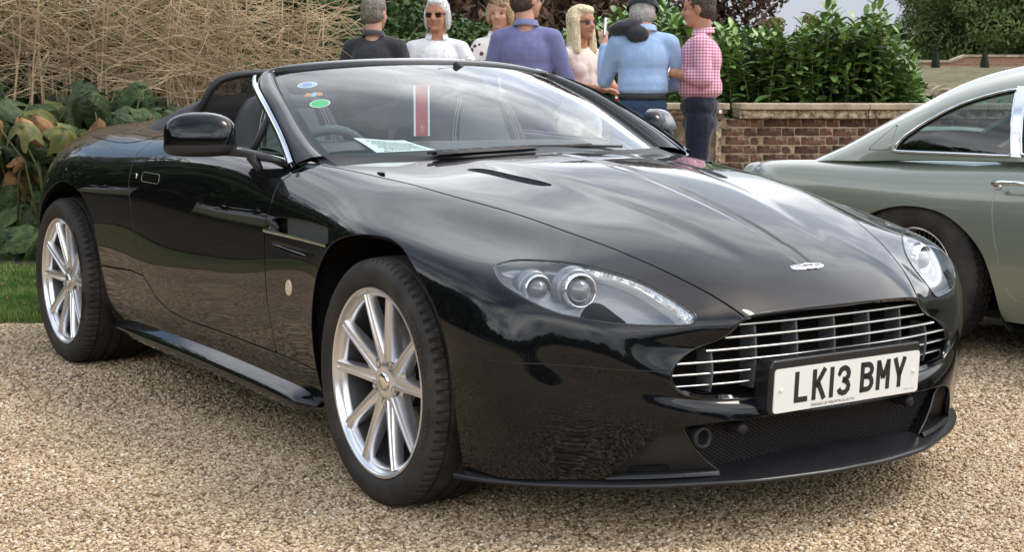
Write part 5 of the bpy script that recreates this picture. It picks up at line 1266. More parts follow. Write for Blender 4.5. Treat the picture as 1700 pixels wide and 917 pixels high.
# ---------------------------------------------------------------- bed on the left: big ragged leaves and dry stems
M['bigleaf'] = mat('large dark leaf', (.04, .07, .03), .55, 0, .4); noise_col(M['bigleaf'], (.014, .034, .013), (.085, .125, .042), 12, 7, .3, .72); hue_by_object(M['bigleaf'], .4); bump(M['bigleaf'], 26, .9, .02)
M['yellowleaf'] = mat('yellowing large leaf', (.18, .19, .05), .6); noise_col(M['yellowleaf'], (.05, .075, .025), (.19, .17, .045), 7, 6, .3, .7)
M['brownleaf'] = mat('withered leaf', (.2, .11, .05), .8); noise_col(M['brownleaf'], (.09, .045, .022), (.36, .21, .09), 10, 6, .3, .7); hue_by_object(M['brownleaf'], .3)
M['twig'] = mat('dry twig', (.3, .21, .12), .85); noise_col(M['twig'], (.26, .18, .10), (.60, .46, .29), 3, 4, .3, .7)
def big_leaf(seed, curl=.2, R0=.2):
    r = random.Random(seed); V = [(0, 0, 0)]; F = []; n_ = 40; rings = 5
    ph = [r.uniform(0, 6.28) for _ in range(5)]
    for k in range(1, rings+1):
        for i in range(n_):
            a = 2*math.pi*i/n_; lob = 1+.16*math.cos(5*a+ph[0])+.07*math.cos(11*a+ph[1])+.05*math.cos(19*a+ph[2])*(k/rings); rr_ = R0*k/rings*lob*(1-.35*math.exp(-((a-math.pi)/.28)**2))
            z = -curl*rr_*rr_/R0*1.1+R0*.09*math.sin(5*a+ph[3])*(k/rings)+R0*.05*math.sin(13*a+ph[4])*(k/rings)**2+r.uniform(-.006, .006)
            V.append((rr_*math.cos(a)+R0*.4, rr_*math.sin(a), z))
    for i in range(n_): F.append((0, 1+i, 1+(i+1) % n_))
    for k in range(rings-1):
        for i in range(n_): F.append((1+k*n_+i, 1+(k+1)*n_+i, 1+(k+1)*n_+(i+1) % n_, 1+k*n_+(i+1) % n_))
    me = bpy.data.meshes.new('leaf'); me.from_pydata(V, [], F); me.polygons.foreach_set('use_smooth', [True]*len(F)); me.update(); return me
bl = []
for i in range(5): me = big_leaf(100+i, .5+.3*i); me.materials.append(M['bigleaf']); bl.append(me)
yl_ = [big_leaf(120+i, .8) for i in range(2)]; [m_.materials.append(M['yellowleaf']) for m_ in yl_]
br = [big_leaf(130+i, 2.2, .15) for i in range(3)]; [m_.materials.append(M['brownleaf']) for m_ in br]
r_ = random.Random(21)
plabels = ['ragged large leaved plant at the far left edge behind the rear wheel', 'large leaved plant with drooping brown leaves at the left', 'large leaved plant with yellow green leaves above the tail of the black car', 'dark large leaved plant behind the boot of the black car', 'large leaved plant with a curled brown leaf behind the rear deck', 'dark leafy plant behind the seats of the black car', 'leafy plant left of the black car windscreen pillar']
for i, u in enumerate((-60, 25, 110, 190, 265, 345, 430)):
    D = 10.1+.15*(i % 2); c = PT(u, D, 0); c.z = 0; Pn = empty('large_leaved_plant', tuple(c), 0, plabels[i], 'plant', 'large leaved plants in the bed'); stm = MB()
    for k in range(84):
        if k >= 75 and i != 1: mm = br[k % 3]
        elif i == 1 and k >= 62: mm = br[k % 3]
        elif i in (2, 1) and k in (7, 13, 16): mm = yl_[k % 2]
        else: mm = bl[r_.randrange(5)]
        zz = r_.uniform(.06, 1.24)*(.85+.15*math.sin(i*2.1+1)); du = r_.uniform(-.30, .30); dd = r_.uniform(-.45, .25)+.22*zz; q = HR_*du+HF_*dd; q.z = zz
        if mm in br: q.z = r_.uniform(.45, 1.0); q += -HF_*.12
        if mm in yl_: q.z = r_.uniform(.75, 1.0); q += -HF_*.1
        face = (-HF_*r_.uniform(.3, 1.0)+HR_*r_.uniform(-.6, .6)+Vector((0, 0, r_.uniform(.3, 1.1)))).normalized()
        zax = face; xax = Vector((r_.uniform(-1, 1), r_.uniform(-1, 1), -.8)); xax = (xax-zax*xax.dot(zax)).normalized(); yax = zax.cross(xax)
        s_ = r_.uniform(.28, .80); o = bpy.data.objects.new('leaf', mm); COL.objects.link(o); o.parent = Pn
        o.matrix_local = Matrix.Translation(q) @ Matrix((xax, yax, zax)).transposed().to_4x4() @ Matrix.Scale(s_, 4)
        stm.tube([(q.x*.3, q.y*.3, 0), (q.x*.6, q.y*.6, q.z*.7), tuple(q*.985-Vector((0, 0, .02)))], [.010, .008, .004], 5)
    stm.build('stalks', M['stem'], Pn)['kind'] = 'stuff'
dl_ = ['dry tangled shrub of bare tan stems at the left edge of the picture', 'bare dry shrub of tan twigs above the boot of the black car', 'bleached dry shrub of crossing twigs above the rear deck', 'dry twiggy shrub above the seats of the black car', 'spreading dry twigs left of the man in the dark shirt', 'dry twiggy shrub at the left beyond the picture edge']
for i, u in enumerate((15, 120, 235, 350, 450, -130)):
    D = 10.7+.2*(i % 3); c = PT(u, D, 0); c.z = 0; S_ = empty('dry_shrub', tuple(c), 0, dl_[i], 'shrub', 'dry shrubs in the bed'); st = MB(); tw = MB(); Ht = [2.35, 2.3, 2.25, 2.0, 1.78, 2.4][i]
    for k in range(13 if i < 5 else 5):
        a = r_.uniform(-.5, .5); x0 = r_.uniform(-.35, .35); h = Ht*r_.uniform(.85, 1.05); y0 = r_.uniform(-.25, .25)
        pts = [Vector((HR_*x0+HF_*y0)*.7)]; 
        for q in range(1, 6): t = q/5; pts.append(HR_*(x0+a*.4*t*t+r_.uniform(-.03, .03))+HF_*(y0+r_.uniform(-.03, .03))+Vector((0, 0, h*t)))
        st.tube(pts, [.011, .010, .009, .007, .005, .003], 5)
        for q in range(19 if i < 5 else 10):
            t = r_.uniform(.50, 1.0); j = min(int(t*5), 4); p0 = pts[j].lerp(pts[j+1], t*5-j); L = r_.uniform(.25, .85); da = r_.uniform(0, 6.28); el = r_.uniform(-.35, .75)
            d = HR_*math.cos(da)*math.cos(el)+HF_*math.sin(da)*math.cos(el)*.6+Vector((0, 0, math.sin(el))); pp = [p0]; dd = d.copy()
            for w_ in range(4): dd = (dd+Vector((r_.uniform(-.28, .28), r_.uniform(-.28, .28), r_.uniform(-.30, .16)))).normalized(); pp.append(pp[-1]+dd*L/4)
            tw.tube(pp, [.0042, .0034, .0028, .0022, .0014], 3, False)
            for w_ in range(4):
                s0 = pp[r_.randrange(1, 5)]; d2 = (dd+Vector((r_.uniform(-1, 1), r_.uniform(-1, 1), r_.uniform(-.8, .8)))).normalized(); e = s0+d2*r_.uniform(.08, .3); md_ = s0.lerp(e, .5)+Vector((0, 0, r_.uniform(-.03, .03))); tw.tube([s0, md_, e], [.0024, .0019, .001], 3, False)
    st.build('stems', M['twig'], S_); tw.build('twigs', M['twig'], S_)['kind'] = 'stuff'
# dark evergreen mass behind the tangle
r_ = random.Random(8)
hb = [(-700, 15, 3.6), (-450, 14.5, 3.4), (-230, 14, 3.4), (-60, 13.8, 3.2), (70, 13.6, 3.0), (200, 13.8, 2.9), (320, 14.2, 2.7), (430, 15, 2.3)]
hl_ = ['dark evergreen bush beyond the left edge, farthest out', 'dark evergreen bush beyond the left edge, between two others', 'dark evergreen bush just outside the left edge', 'dark evergreen bush behind the dry stems at the left edge', 'dark evergreen bush behind the dry shrub above the rear wheel', 'dark evergreen bush behind the dry shrub above the boot', 'dark evergreen bush behind the dry shrub above the seats', 'lower dark evergreen bush at the right end of the dry tangle']
for i, (u, D, h) in enumerate(hb):
    p = PT(u, D, 0); tree('evergreen_bush', (p.x, p.y), h, 2.4, M['yew'], hl_[i], 'bush', clumps=24, size=.06, per=260, seed=70+i, trunk=.07, low=.03)
# trees all round the far side of the lawn behind the photographer (they show in the bodywork)
base_tree = None
for i, (az, d, s_) in enumerate([(-165, 24, 1.15), (-152, 22, 1.1), (-140, 23, 1.2), (-128, 22, 1.25), (-116, 22, 1.3), (-104, 26, 1.3), (-92, 34, 1.2), (-80, 38, 1.0), (-70, 42, 1.05), (-60, 44, .9), (-50, 46, 1.05), (-41, 45, .85), (-33, 48, 1.0), (-24, 47, .85), (-15, 50, .95), (-5, 52, .9), (6, 52, .9), (18, 55, 1.0), (30, 50, 1.1)]):
    x, y = d*math.cos(R(az)), d*math.sin(R(az))
    if base_tree is None:
        base_tree = tree('park_tree', (x, y), 7.5, 9.0, M['oak'], 'broad dark park tree across the lawn behind the camera', clumps=34, size=.22, per=330, seed=90, trunk=.4, low=.16, group='park trees behind the camera'); base_tree.scale = (s_, s_, s_)
    else:
        c = copy_tree(base_tree); c.location = (x, y, 0); c.scale = (s_, s_, s_*(.85+.3*((i*37) % 10)/10)); c.rotation_euler = (0, 0, i*1.7)

# a few fallen leaves on the grass
for i, (u, D) in enumerate(((12, 7.9), (35, 8.2), (48, 7.7), (6, 8.5), (58, 8.6))):
    p = PT(u, D, .045); o = bpy.data.objects.new('fallen_leaf', br[i % 3]); COL.objects.link(o); o.location = tuple(p); o.scale = (.35, .3, .12); o.rotation_euler = (.2, .1, i*1.9)
    tag(o, 'withered brown leaf lying on the grass strip behind the rear wheel', 'leaf', 'fallen leaves on the grass')
# ================================================================= inside the black car
tub = MB(); ring = [(x, y) for x, y in P_CABIN if y >= 0]
rows = []
for x, y in ring:
    z = z_of(x, min(y, .70)) if y < .70 else .90
    rows.append([Vector((x, y, z-.012)), Vector((x*1.0, max(0, y-.02), z-.10)), Vector((x*.98-.02, max(0, y-.04), .35))])
for s_ in MS: tub.grid([[Vector((p.x, s_*p.y, p.z)) for p in r_] for r_ in rows], smooth=False)
tub.add([(-.5, -.7, .35), (-2.0, -.7, .35), (-2.0, .7, .35), (-.5, .7, .35)], [(0, 1, 2, 3)]); tub.build('cabin_lining', M['fabric'], CAR)
M['dash'] = mat('dashboard top', (.035, .038, .040), .55, 0, .4); bump(M['dash'], 200, .1, .001)
b = MB(); rows = []
for i in range(-12, 13):
    y = .69*i/12; e = (abs(y)/.69)**2
    rows.append([Vector((x-.10*e, y, z-.012*e)) for x, z in ((-.52, .885), (-.64, .893), (-.80, .915), (-.95, .935), (-1.03, .940), (-1.07, .925), (-1.08, .86), (-1.05, .70), (-1.02, .45))])
b.grid(rows); b.build('dashboard', M['dash'], CAR)
b = MB(); rows = []
for k in range(0, 13):
    a = math.pi*k/12; yy = -.465-.165*math.cos(a); zz = .922+.022*math.sin(a)**.6
    rows.append([Vector((-.80-.02*math.sin(a), yy, .915+.010*math.sin(a))), Vector((-.93, yy, zz)), Vector((-1.05, yy, zz+.005)), Vector((-1.05, yy*.97-.014, zz-.03))])
b.grid(rows); b.build('instrument_hood', M['dash'], CAR)
st = empty('steering_wheel', (0, 0, 0)); st.parent = CAR
cs = Vector((-1.12, -.470, .815)); ax = Vector((.93, 0, -.36)).normalized(); s1 = Vector((0, 1, 0)); s2 = ax.cross(s1)
b = MB(); b.tube([cs+s1*.182*math.cos(R(a))+s2*.182*math.sin(R(a)) for a in range(0, 361, 12)], .016, 10, caps=False); b.build('rim', M['leather2'], st)
b = MB(); [b.tube([cs+ax*.02, cs+(s1*math.cos(R(a))+s2*math.sin(R(a)))*.175], [.03, .016], 8) for a in (0, 180, 270)]; b.ball(tuple(cs+ax*.01), (.03, .07, .06)); b.build('hub', M['leather'], st)
M['stitch'] = mat('pale stitching', (.34, .35, .36), .7)
def seat(s_):
    S_ = empty('seat', (0, 0, 0)); S_.parent = CAR; y0 = s_*.405
    def back(z, w, xf, xb, n=16):
        row = []
        for k in range(n+1):
            a = 2*math.pi*k/n; cx, cy = math.cos(a), math.sin(a); row.append(Vector(((xf+xb)/2+(xf-xb)/2*math.copysign(abs(cx)**.6, cx)+(.03*(abs(cy)**3) if cx > 0 else 0), y0+w*math.copysign(abs(cy)**.55, cy), z)))
        return row
    rows = [back(z, w, xf, xb) for z, w, xf, xb in ((.50, .24, -1.36, -1.52), (.65, .25, -1.38, -1.56), (.80, .24, -1.42, -1.60), (.90, .225, -1.45, -1.62), (.98, .195, -1.475, -1.63), (1.04, .165, -1.485, -1.63), (1.08, .135, -1.495, -1.62), (1.098, .10, -1.51, -1.60), (1.103, .03, -1.54, -1.57))]
    b = MB(); b.grid(rows); b.build('backrest', M['leather'], S_)
    b = MB(); rows = []
    for z, w, xf in ((.62, .145, -1.366), (.78, .14, -1.404), (.90, .125, -1.436), (.99, .105, -1.466), (1.05, .085, -1.478)):
        rows.append([Vector((xf+.004-.012*(q*q), y0+w*q, z)) for q in (-1, -.6, 0, .6, 1)])
    b.grid(rows); b.build('centre_panel', M['leather2'], S_)
    for q in (-1, 1):
        for off in (0, .012):
            b = MB(); b.tube([Vector((x_, y0+q*(w+off), z)) for z, w, x_ in ((.75, .158, -1.395), (.85, .152, -1.418), (.95, .138, -1.452), (1.02, .118, -1.468), (1.065, .098, -1.478), (1.09, .08, -1.50), (1.10, .07, -1.54))], .0013, 4); b.build('stitching', M['stitch'], S_)
    b = MB(); b.box((-1.22, y0, .50), (.50, .48, .16), bev=.05); b.build('cushion', M['leather'], S_)
    return S_
for s_ in MS: seat(s_)
# hoop with wind deflector and tonneau humps
hp = [(-1.80, .650, .97), (-1.80, .640, 1.02), (-1.77, .620, 1.075), (-1.75, .592, 1.130), (-1.745, .545, 1.160), (-1.74, .44, 1.176), (-1.74, .25, 1.182), (-1.74, 0, 1.183)]
full_h = smooth_poly([(x, -y, z) for x, y, z in hp]+[(x, y, z) for x, y, z in hp[::-1][1:]], 4, False)
WDf = empty('wind_deflector', (0, 0, 0)); WDf.parent = CAR
b = MB(); b.tube([tuple(p) for p in full_h], .014, 10); b.build('hoop', M['plastic'], WDf)
mdm = bpy.data.materials.new('deflector net'); mdm.use_nodes = True; n, l = mdm.node_tree.nodes, mdm.node_tree.links; bs = n['Principled BSDF']; bs.inputs['Base Color'].default_value = (.01, .01, .01, 1); bs.inputs['Roughness'].default_value = .9; bs.inputs['Alpha'].default_value = .82
b = MB(); b.add([tuple(p) for p in full_h], [tuple(range(len(full_h)))]); b.build('net', mdm, WDf)
for s_ in MS:
    b = MB(); rows = []
    for i in range(10):
        t = i/9; x = -1.82-.52*t; hgt = 1.098-.095*t**1.25; w = .25*(1-.2*t); row = []
        for k in range(13):
            q = -1+2*k/12; row.append(Vector((x, s_*.43+w*q, .96+(hgt-.96)*(max(0, 1-abs(q)**4))**.6)))
        rows.append(row)
    b.grid([[p+Vector((.0, 0, -.09)) for p in rows[0]]]+rows); b.build('tonneau_hump', M['leather'], CAR)
    # door top cappings inside
    b = MB(); b.grid([[Vector((x, s_*(yy+.0), z+.006)), Vector((x, s_*(yy-.05), z+.004)), Vector((x, s_*(yy-.08), z-.12))] for x, yy, z in ((-.78, .745, .905), (-1.1, .755, .915), (-1.5, .752, .93), (-1.82, .72, .945))]); b.build('door_capping', M['leather'], CAR)

# rear view mirror pod, wiper, cowl
b = MB(); b.box((-1.135, .10, 1.165), (.03, .17, .055), bev=.012); o = b.build('rear_view_mirror', M['plastic'], CAR)
b = MB(); b.tube([(-1.13, .10, 1.19), (-1.10, .05, 1.205)], .012); b.build('mirror_stalk', M['plastic'], o)
b = MB(); rows = []
for i in range(-20, 21):
    t = abs(i)/20; s_ = -1 if i < 0 else 1; g = gb(t); xh = float(np.interp(.66*t, [p[1] for p in P_CABIN[1:9]], [p[0] for p in P_CABIN[1:9]]))
    rows.append([Vector((g.x-.004, s_*g.y, g.z+.004)), Vector((g.x+.012, s_*g.y, g.z-.003)), Vector((xh+.002, s_*g.y*1.01, z_of(xh, g.y)-.010))])
b.grid(rows); b.build('cowl_strip', M['plastic'], CAR)
def wiper(pts, s_):
    W_ = empty('wiper', (0, 0, 0)); W_.parent = CAR
    b = MB(); n_ = len(pts); rws = []
    for i, (x, y, z, w) in enumerate(pts): rws.append([Vector((x-w*.5, y, z+.000)), Vector((x-w*.35, y, z+.012)), Vector((x+w*.35, y, z+.012)), Vector((x+w*.5, y, z+.002))])
    b.grid(rws, smooth=False); b.build('arm', M['plastic'], W_)
    b = MB()
    for i in range(len(pts)-1):
        (x0, y0, z0, w0), (x1, y1, z1, w1) = pts[i], pts[i+1]
        for t0, t1 in ((.1, .42), (.55, .88)):
            a = [x0+(x1-x0)*t0, y0+(y1-y0)*t0, z0+(z1-z0)*t0+.0125]; c = [x0+(x1-x0)*t1, y0+(y1-y0)*t1, z0+(z1-z0)*t1+.0125]; b.add([(a[0]-w0*.18, a[1], a[2]), (a[0]+w0*.18, a[1], a[2]), (c[0]+w0*.18, c[1], c[2]), (c[0]-w0*.18, c[1], c[2])], [(0, 1, 2, 3)])
    b.build('arm_slots', M['black'], W_)
wiper([(-.505, -.40, .917, .03), (-.498, -.33, .921, .040), (-.492, -.22, .925, .042), (-.488, -.10, .929, .040), (-.485, -.03, .931, .030)], -1)
b = MB(); b.tube([(-.49, -.04, .936), (-.487, .15, .936), (-.50, .33, .930)], [.006, .005, .004], 6); b.tube([(-.515, -.42, .925), (-.50, -.1, .937), (-.50, .2, .938)], .005, 6); b.build('wiper_blade', M['rubber'], CAR)

# stickers on the inside of the glass
def sight(u, v): return (_fw+_r2*((u-850)/_f)-_u2*((v-458.5)/_f)).normalized()
GV = [(p, i, j) for i, r_ in enumerate(rowsG) for j, p in enumerate(r_)]
def on_glass(u, v):
    d = sight(u, v); p, i, j = min(GV, key=lambda q: (q[0]-CP-d*(q[0]-CP).dot(d)).length)
    i = min(max(i, 1), len(rowsG)-2); j = min(max(j, 1), NV-1); a = (rowsG[i+1][j]-rowsG[i-1][j]).normalized(); c = (rowsG[i][j+1]-rowsG[i][j-1]).normalized(); nn_ = a.cross(c).normalized()
    q = CP+d*((p-CP).dot(nn_)/d.dot(nn_)); return q, a, (c-a*c.dot(a)).normalized(), nn_*(1 if nn_.x > 0 else -1)
def decal(name, u, v, w, h, cols, par=WS, tilt=0):
    q, a, c, nn_ = on_glass(u, v)
    for k, (m_, sc) in enumerate(cols):
        b = MB(); b.add([q+a*(w*sc*math.cos(t)*math.cos(tilt)-h*sc*math.sin(t)*math.sin(tilt))+c*(w*sc*math.cos(t)*math.sin(tilt)+h*sc*math.sin(t)*math.cos(tilt))-nn_*(.0035-.0004*k) for t in [2*math.pi*i/28 for i in range(28)]], [tuple(range(28))])
        b.build(name, m_, par)
S_bl = mat('sticker blue', (.04, .12, .42), .5); S_wh = mat('sticker white', (.75, .80, .80), .5); S_gr = mat('sticker green', (.05, .50, .14), .5); S_or = mat('sticker orange', (.62, .22, .07), .5); S_rd = mat('sticker red', (.60, .12, .12), .5)
decal('round_blue_sticker', 510, 139, .033, .026, [(S_wh, 1), (S_bl, .86), (S_wh, .68), (S_bl, .58)])
decal('green_sticker', 531, 170, .034, .028, [(S_wh, 1), (S_gr, .88)])
q, a, c, nn_ = on_glass(521, 155); b = MB(); b.add([q+a*x+c*y-nn_*.003 for x, y in ((-.032, -.010), (-.006, -.016), (-.006, .008), (-.026, .014))], [(0, 1, 2, 3)]); b.add([q+a*x+c*y-nn_*.003 for x, y in ((.006, -.010), (.030, -.012), (.026, .010), (.006, .014))], [(0, 1, 2, 3)]); b.build('orange_sticker', S_or, WS)
b = MB(); b.add([q+a*x+c*y-nn_*.0028 for x, y in ((-.007, -.016), (.007, -.016), (.006, .016), (-.006, .014))], [(0, 1, 2, 3)]); b.build('pale_blue_sticker', mat('sticker pale blue', (.20, .50, .62), .5), WS)
decal('red_sticker', 985, 172, .028, .030, [(S_wh, 1), (S_rd, .9)]); decal('red_sticker', 1006, 186, .028, .020, [(S_wh, 1), (S_rd, .85)])
# paper on the dashboard, red strip hanging behind the glass
M['paper'] = mat('printed sheet', (.78, .80, .79), .8)
n, l, bsdf = nodes_of(M['paper']); tcx = n.new('ShaderNodeTexCoord'); mpn = n.new('ShaderNodeMapping'); mpn.inputs['Scale'].default_value = (1, 1, 1); l.new(tcx.outputs['UV'], mpn.inputs[0])
pc = [Vector((-.665, -.498, .911)), Vector((-.665, -.262, .917)), Vector((-1.00, -.222, .952)), Vector((-1.00, -.418, .952))]
b = MB(); rows = []
for i in range(9):
    s0 = i/8; rows.append([pc[0].lerp(pc[1], s0).lerp(pc[3].lerp(pc[2], s0), t/8)+Vector((0, 0, .006*math.sin(3*s0+2*t/8))) for t in range(9)])
b.grid(rows); PAP = b.build('paper_sheet', M['paper'], None); tag(PAP, 'white printed sheet of paper lying on the dashboard behind the windscreen', 'paper')
M['print'] = mat('grey print', (.16, .17, .18), .8); rg_ = random.Random(4); b = MB()
for ln in range(11):
    t = .16+.066*ln; s0 = .12+.03*(ln % 3); 
    while s0 < .86:
        w_ = rg_.uniform(.03, .09); f_ = lambda s, t: pc[0].lerp(pc[1], s).lerp(pc[3].lerp(pc[2], s), t)+Vector((0, 0, .006*math.sin(3*s+2*t)+.0008)); b.add([f_(s0, t), f_(s0+w_, t), f_(s0+w_, t+.022), f_(s0, t+.022)], [(0, 1, 2, 3)]); s0 += w_+.014
        if ln in (0, 10) and s0 > .5: break
b.build('printed_lines', M['print'], PAP)['kind'] = 'stuff'
rb = empty('ribbon_tag', (-1.05, -.122, 1.13), 0, 'red hanging strip with white edges and a small crest behind the middle of the windscreen', 'ribbon')
b = MB(); b.box((0, 0, -.085), (.0015, .064, .175)); b.build('white_edge', S_wh, rb); b = MB(); b.box((.0015, 0, -.085), (.0015, .048, .174)); b.build('red_strip', mat('ribbon red', (.42, .03, .025), .6), rb)
b = MB(); b.lathe([(.009, .0022), (.0095, .0026), (.010, .0022)], 18, (0, 0, -.142), 'x'); b.prism([(0, .006), (.003, .0), (.0, -.006), (-.003, 0)], .0022, .0027, lambda p, q, h: (h, p, q-.142)); b.prism([(-.007, -.016), (.007, -.016), (.007, -.0145), (-.007, -.0145)], .0022, .0027, lambda p, q, h: (h, p, q-.142)); b.build('crest', mat('crest pink', (.80, .45, .42), .6), rb)
b = MB(); b.tube([(0, .0, .003), (-.02, .08, .06), (-.06, .20, .07)], .0012, 4); b.build('cord', M['ink'], rb)

# ================================================================= green coupe behind
GX = np.array([-1.13, -1.10, -1.04, -.92, -.6, 0, .6, 1.4, 2.0, 2.55, 3.1, 3.38, 3.46])
GY = [
 [(0,.40),(0,.45),(0,.52),(0,.58),(0,.64),(0,.68),(0,.71),(0,.725),(0,.73),(0,.735),(0,.735)],
 [(.55,.34),(.575,.41),(.59,.49),(.60,.57),(.605,.64),(.605,.69),(.59,.735),(.54,.755),(.43,.738),(.25,.715),(0,.71)],
 [(.69,.31),(.715,.39),(.735,.47),(.745,.56),(.75,.64),(.745,.70),(.725,.752),(.665,.776),(.54,.760),(.3,.735),(0,.73)],
 [(.745,.28),(.775,.37),(.79,.46),(.80,.56),(.80,.64),(.79,.70),(.765,.758),(.70,.788),(.58,.775),(.33,.755),(0,.75)],
 [(.775,.24),(.805,.33),(.825,.43),(.835,.53),(.835,.62),(.82,.70),(.783,.764),(.71,.797),(.60,.795),(.35,.785),(0,.78)],
 [(.80,.20),(.828,.29),(.845,.40),(.852,.50),(.850,.60),(.835,.69),(.79,.765),(.715,.805),(.62,.82),(.4,.83),(0,.84)],
 [(.795,.185),(.825,.26),(.845,.38),(.852,.50),(.848,.61),(.832,.70),(.79,.775),(.72,.818),(.63,.832),(.4,.845),(0,.85)],
 [(.79,.19),(.82,.27),(.842,.38),(.849,.50),(.845,.61),(.827,.70),(.78,.775),(.70,.82),(.60,.845),(.35,.865),(0,.88)],
 [(.79,.20),(.82,.28),(.842,.39),(.849,.50),(.845,.61),(.825,.70),(.77,.77),(.68,.815),(.55,.845),(.32,.87),(0,.885)],
 [(.80,.22),(.83,.30),(.845,.40),(.85,.50),(.843,.60),(.815,.685),(.75,.745),(.65,.785),(.51,.815),(.3,.85),(0,.865)],
 [(.66,.28),(.70,.34),(.73,.41),(.74,.48),(.73,.55),(.71,.61),(.66,.665),(.57,.70),(.44,.73),(.26,.755),(0,.765)],
 [(.45,.33),(.48,.37),(.50,.42),(.51,.47),(.50,.52),(.48,.57),(.45,.61),(.40,.64),(.32,.665),(.2,.685),(0,.69)],
 [(0,.36),(0,.40),(0,.44),(0,.48),(0,.52),(0,.56),(0,.59),(0,.61),(0,.63),(0,.64),(0,.645)]]
def loft(X, Yz, nx, ns):
    A = np.array([[(x, y, z) for y, z in row] for x, row in zip(X, Yz)]); m = A.shape[1]
    tt = np.concatenate([[0], np.cumsum(np.abs(np.diff(X))+.05)]); tq_ = np.linspace(0, tt[-1], nx)
    L = np.stack([nat_spline(tt, A[:, j], tq_) for j in range(m)], 1); L[..., 1] = np.maximum(L[..., 1], 0)
    E = np.concatenate([(2*L[:, 0]-L[:, 1])[:, None], L, (L[:, -2]*np.array([1, -1, 1]))[:, None]], 1)
    s = np.linspace(0, m-1, ns); k = np.minimum(s.astype(int), m-2); f = s-k
    B = np.stack([(1-f)**3/6, (3*f**3-6*f**2+4)/6, (-3*f**3+3*f**2+3*f+1)/6, f**3/6], 1)
    P = sum(E[:, k+i]*B[None, :, i, None] for i in range(4)); P[:, -1, 1] = 0; return P
def gsurf(P):
    du = np.gradient(P, axis=0); dv = np.gradient(P, axis=1); n_ = np.cross(du, dv); n_ /= np.maximum(np.linalg.norm(n_, axis=2, keepdims=True), 1e-9)
    c = np.stack([np.clip(P[..., 0], -.6, 2.8), 0*P[..., 1], 0*P[..., 2]+.5], -1)
    if ((P-c)*n_).sum() < 0: n_ = -n_
    return grid_surf(P, n_)
M['spoke'] = mat('dull spoke metal', (.12, .12, .12), .5, .6)
CH = .83                                                              # centre line distance from the wheel face
GREEN = empty('coupe', (-.91, 2.19, 0), R(2), 'pale sage green classic coupe parked beside the black car, partly outside the picture', 'car')
M['sage'] = mat('sage green paint', (.225, .25, .195), .36, .4, .5, 1.0)
def gput(S, name, m, par=GREEN, both=True, rim=.012):
    outs = []
    for s_ in ((1, -1) if both else (1,)):
        T = S if s_ > 0 else S.mirror(); T = Surf(T.V*[1, -1, 1]+[0, CH, 0], T.N*[1, -1, 1], T.F[:, ::-1]) if rim is None else T
        outs.append(T)
    return outs
def place(S, s_):
    """half surface (y outward) to the car frame; s_=+1 near side"""
    if s_ > 0: return Surf(S.V*[1, -1, 1]+[0, CH, 0], S.N*[1, -1, 1], S.F[:, ::-1])
    return Surf(S.V+[0, CH, 0], S.N, S.F)
GS = gsurf(loft(GX, GY, 260, 90))
P_GA = smooth_poly([(-.40,.05),(-.40,.2),(-.385,.34),(-.33,.46),(-.22,.56),(-.09,.612),(.05,.630),(.20,.613),(.325,.552),(.418,.461),(.467,.342),(.49,.21),(.49,.05)], 5)
P_GF = P_GA+np.array([2.47, 0])
P_GD = smooth_poly([(.56,.88),(.54,.842),(.487,.815),(.455,.755),(.452,.658),(.47,.55),(.49,.466),(.52,.36),(.556,.29),(.64,.275),(1.0,.272),(1.4,.275),(1.60,.29),(1.66,.40),(1.68,.6),(1.68,.88)], 4)
for ap in (P_GA, P_GF): GS = GS.clip(np.maximum(-poly_sd(GS.V[:, [0, 2]], ap), .3-GS.V[:, 1]))
GSk = GS
cabcut = poly_sd(GS.V[:, :2], [(-.45, -.2), (-.45, .62), (1.95, .62), (2.0, -.2)]); GS = GS.clip(-cabcut)
sdd = lambda S: np.where(S.V[:, 1] > .55, poly_sd(S.V[:, [0, 2]], P_GD), -1)
gd = GS.clip(sdd(GS)-.002); GS = GS.clip(-sdd(GS)-.002)
HX = np.array([-.98, -.8, -.6, -.4, -.2, 0, .4, .8, 1.2, 1.6, 1.85, 2.05, 2.2])
HY = [
 [(.66,.68),(.60,.68),(.55,.68),(.50,.69),(.46,.69),(.40,.69),(.2,.70),(0,.70)],
 [(.70,.735),(.64,.75),(.58,.765),(.52,.775),(.46,.783),(.38,.790),(.2,.798),(0,.80)],
 [(.72,.79),(.68,.815),(.62,.835),(.55,.850),(.46,.862),(.37,.87),(.2,.885),(0,.89)],
 [(.73,.80),(.71,.85),(.66,.90),(.58,.94),(.49,.963),(.38,.978),(.2,.995),(0,1.0)],
 [(.735,.81),(.72,.88),(.68,.96),(.60,1.015),(.50,1.052),(.38,1.072),(.2,1.09),(0,1.095)],
 [(.74,.82),(.725,.90),(.69,1.0),(.62,1.075),(.51,1.135),(.38,1.166),(.2,1.188),(0,1.195)],
 [(.74,.83),(.72,.92),(.665,1.03),(.60,1.13),(.51,1.20),(.38,1.245),(.2,1.268),(0,1.275)],
 [(.74,.835),(.715,.93),(.655,1.05),(.585,1.16),(.50,1.235),(.37,1.285),(.2,1.31),(0,1.317)],
 [(.735,.84),(.71,.93),(.65,1.05),(.58,1.15),(.49,1.225),(.36,1.275),(.2,1.305),(0,1.312)],
 [(.725,.84),(.695,.91),(.635,1.01),(.57,1.10),(.48,1.16),(.35,1.20),(.2,1.225),(0,1.235)],
 [(.70,.84),(.67,.88),(.61,.95),(.55,1.0),(.46,1.03),(.34,1.055),(.2,1.07),(0,1.075)],
 [(.67,.835),(.64,.85),(.58,.875),(.52,.90),(.44,.92),(.33,.935),(.2,.945),(0,.95)],
 [(.64,.83),(.6,.835),(.55,.84),(.48,.845),(.4,.85),(.3,.86),(.15,.865),(0,.87)]]
CB = gsurf(loft(HX, HY, 200, 80))
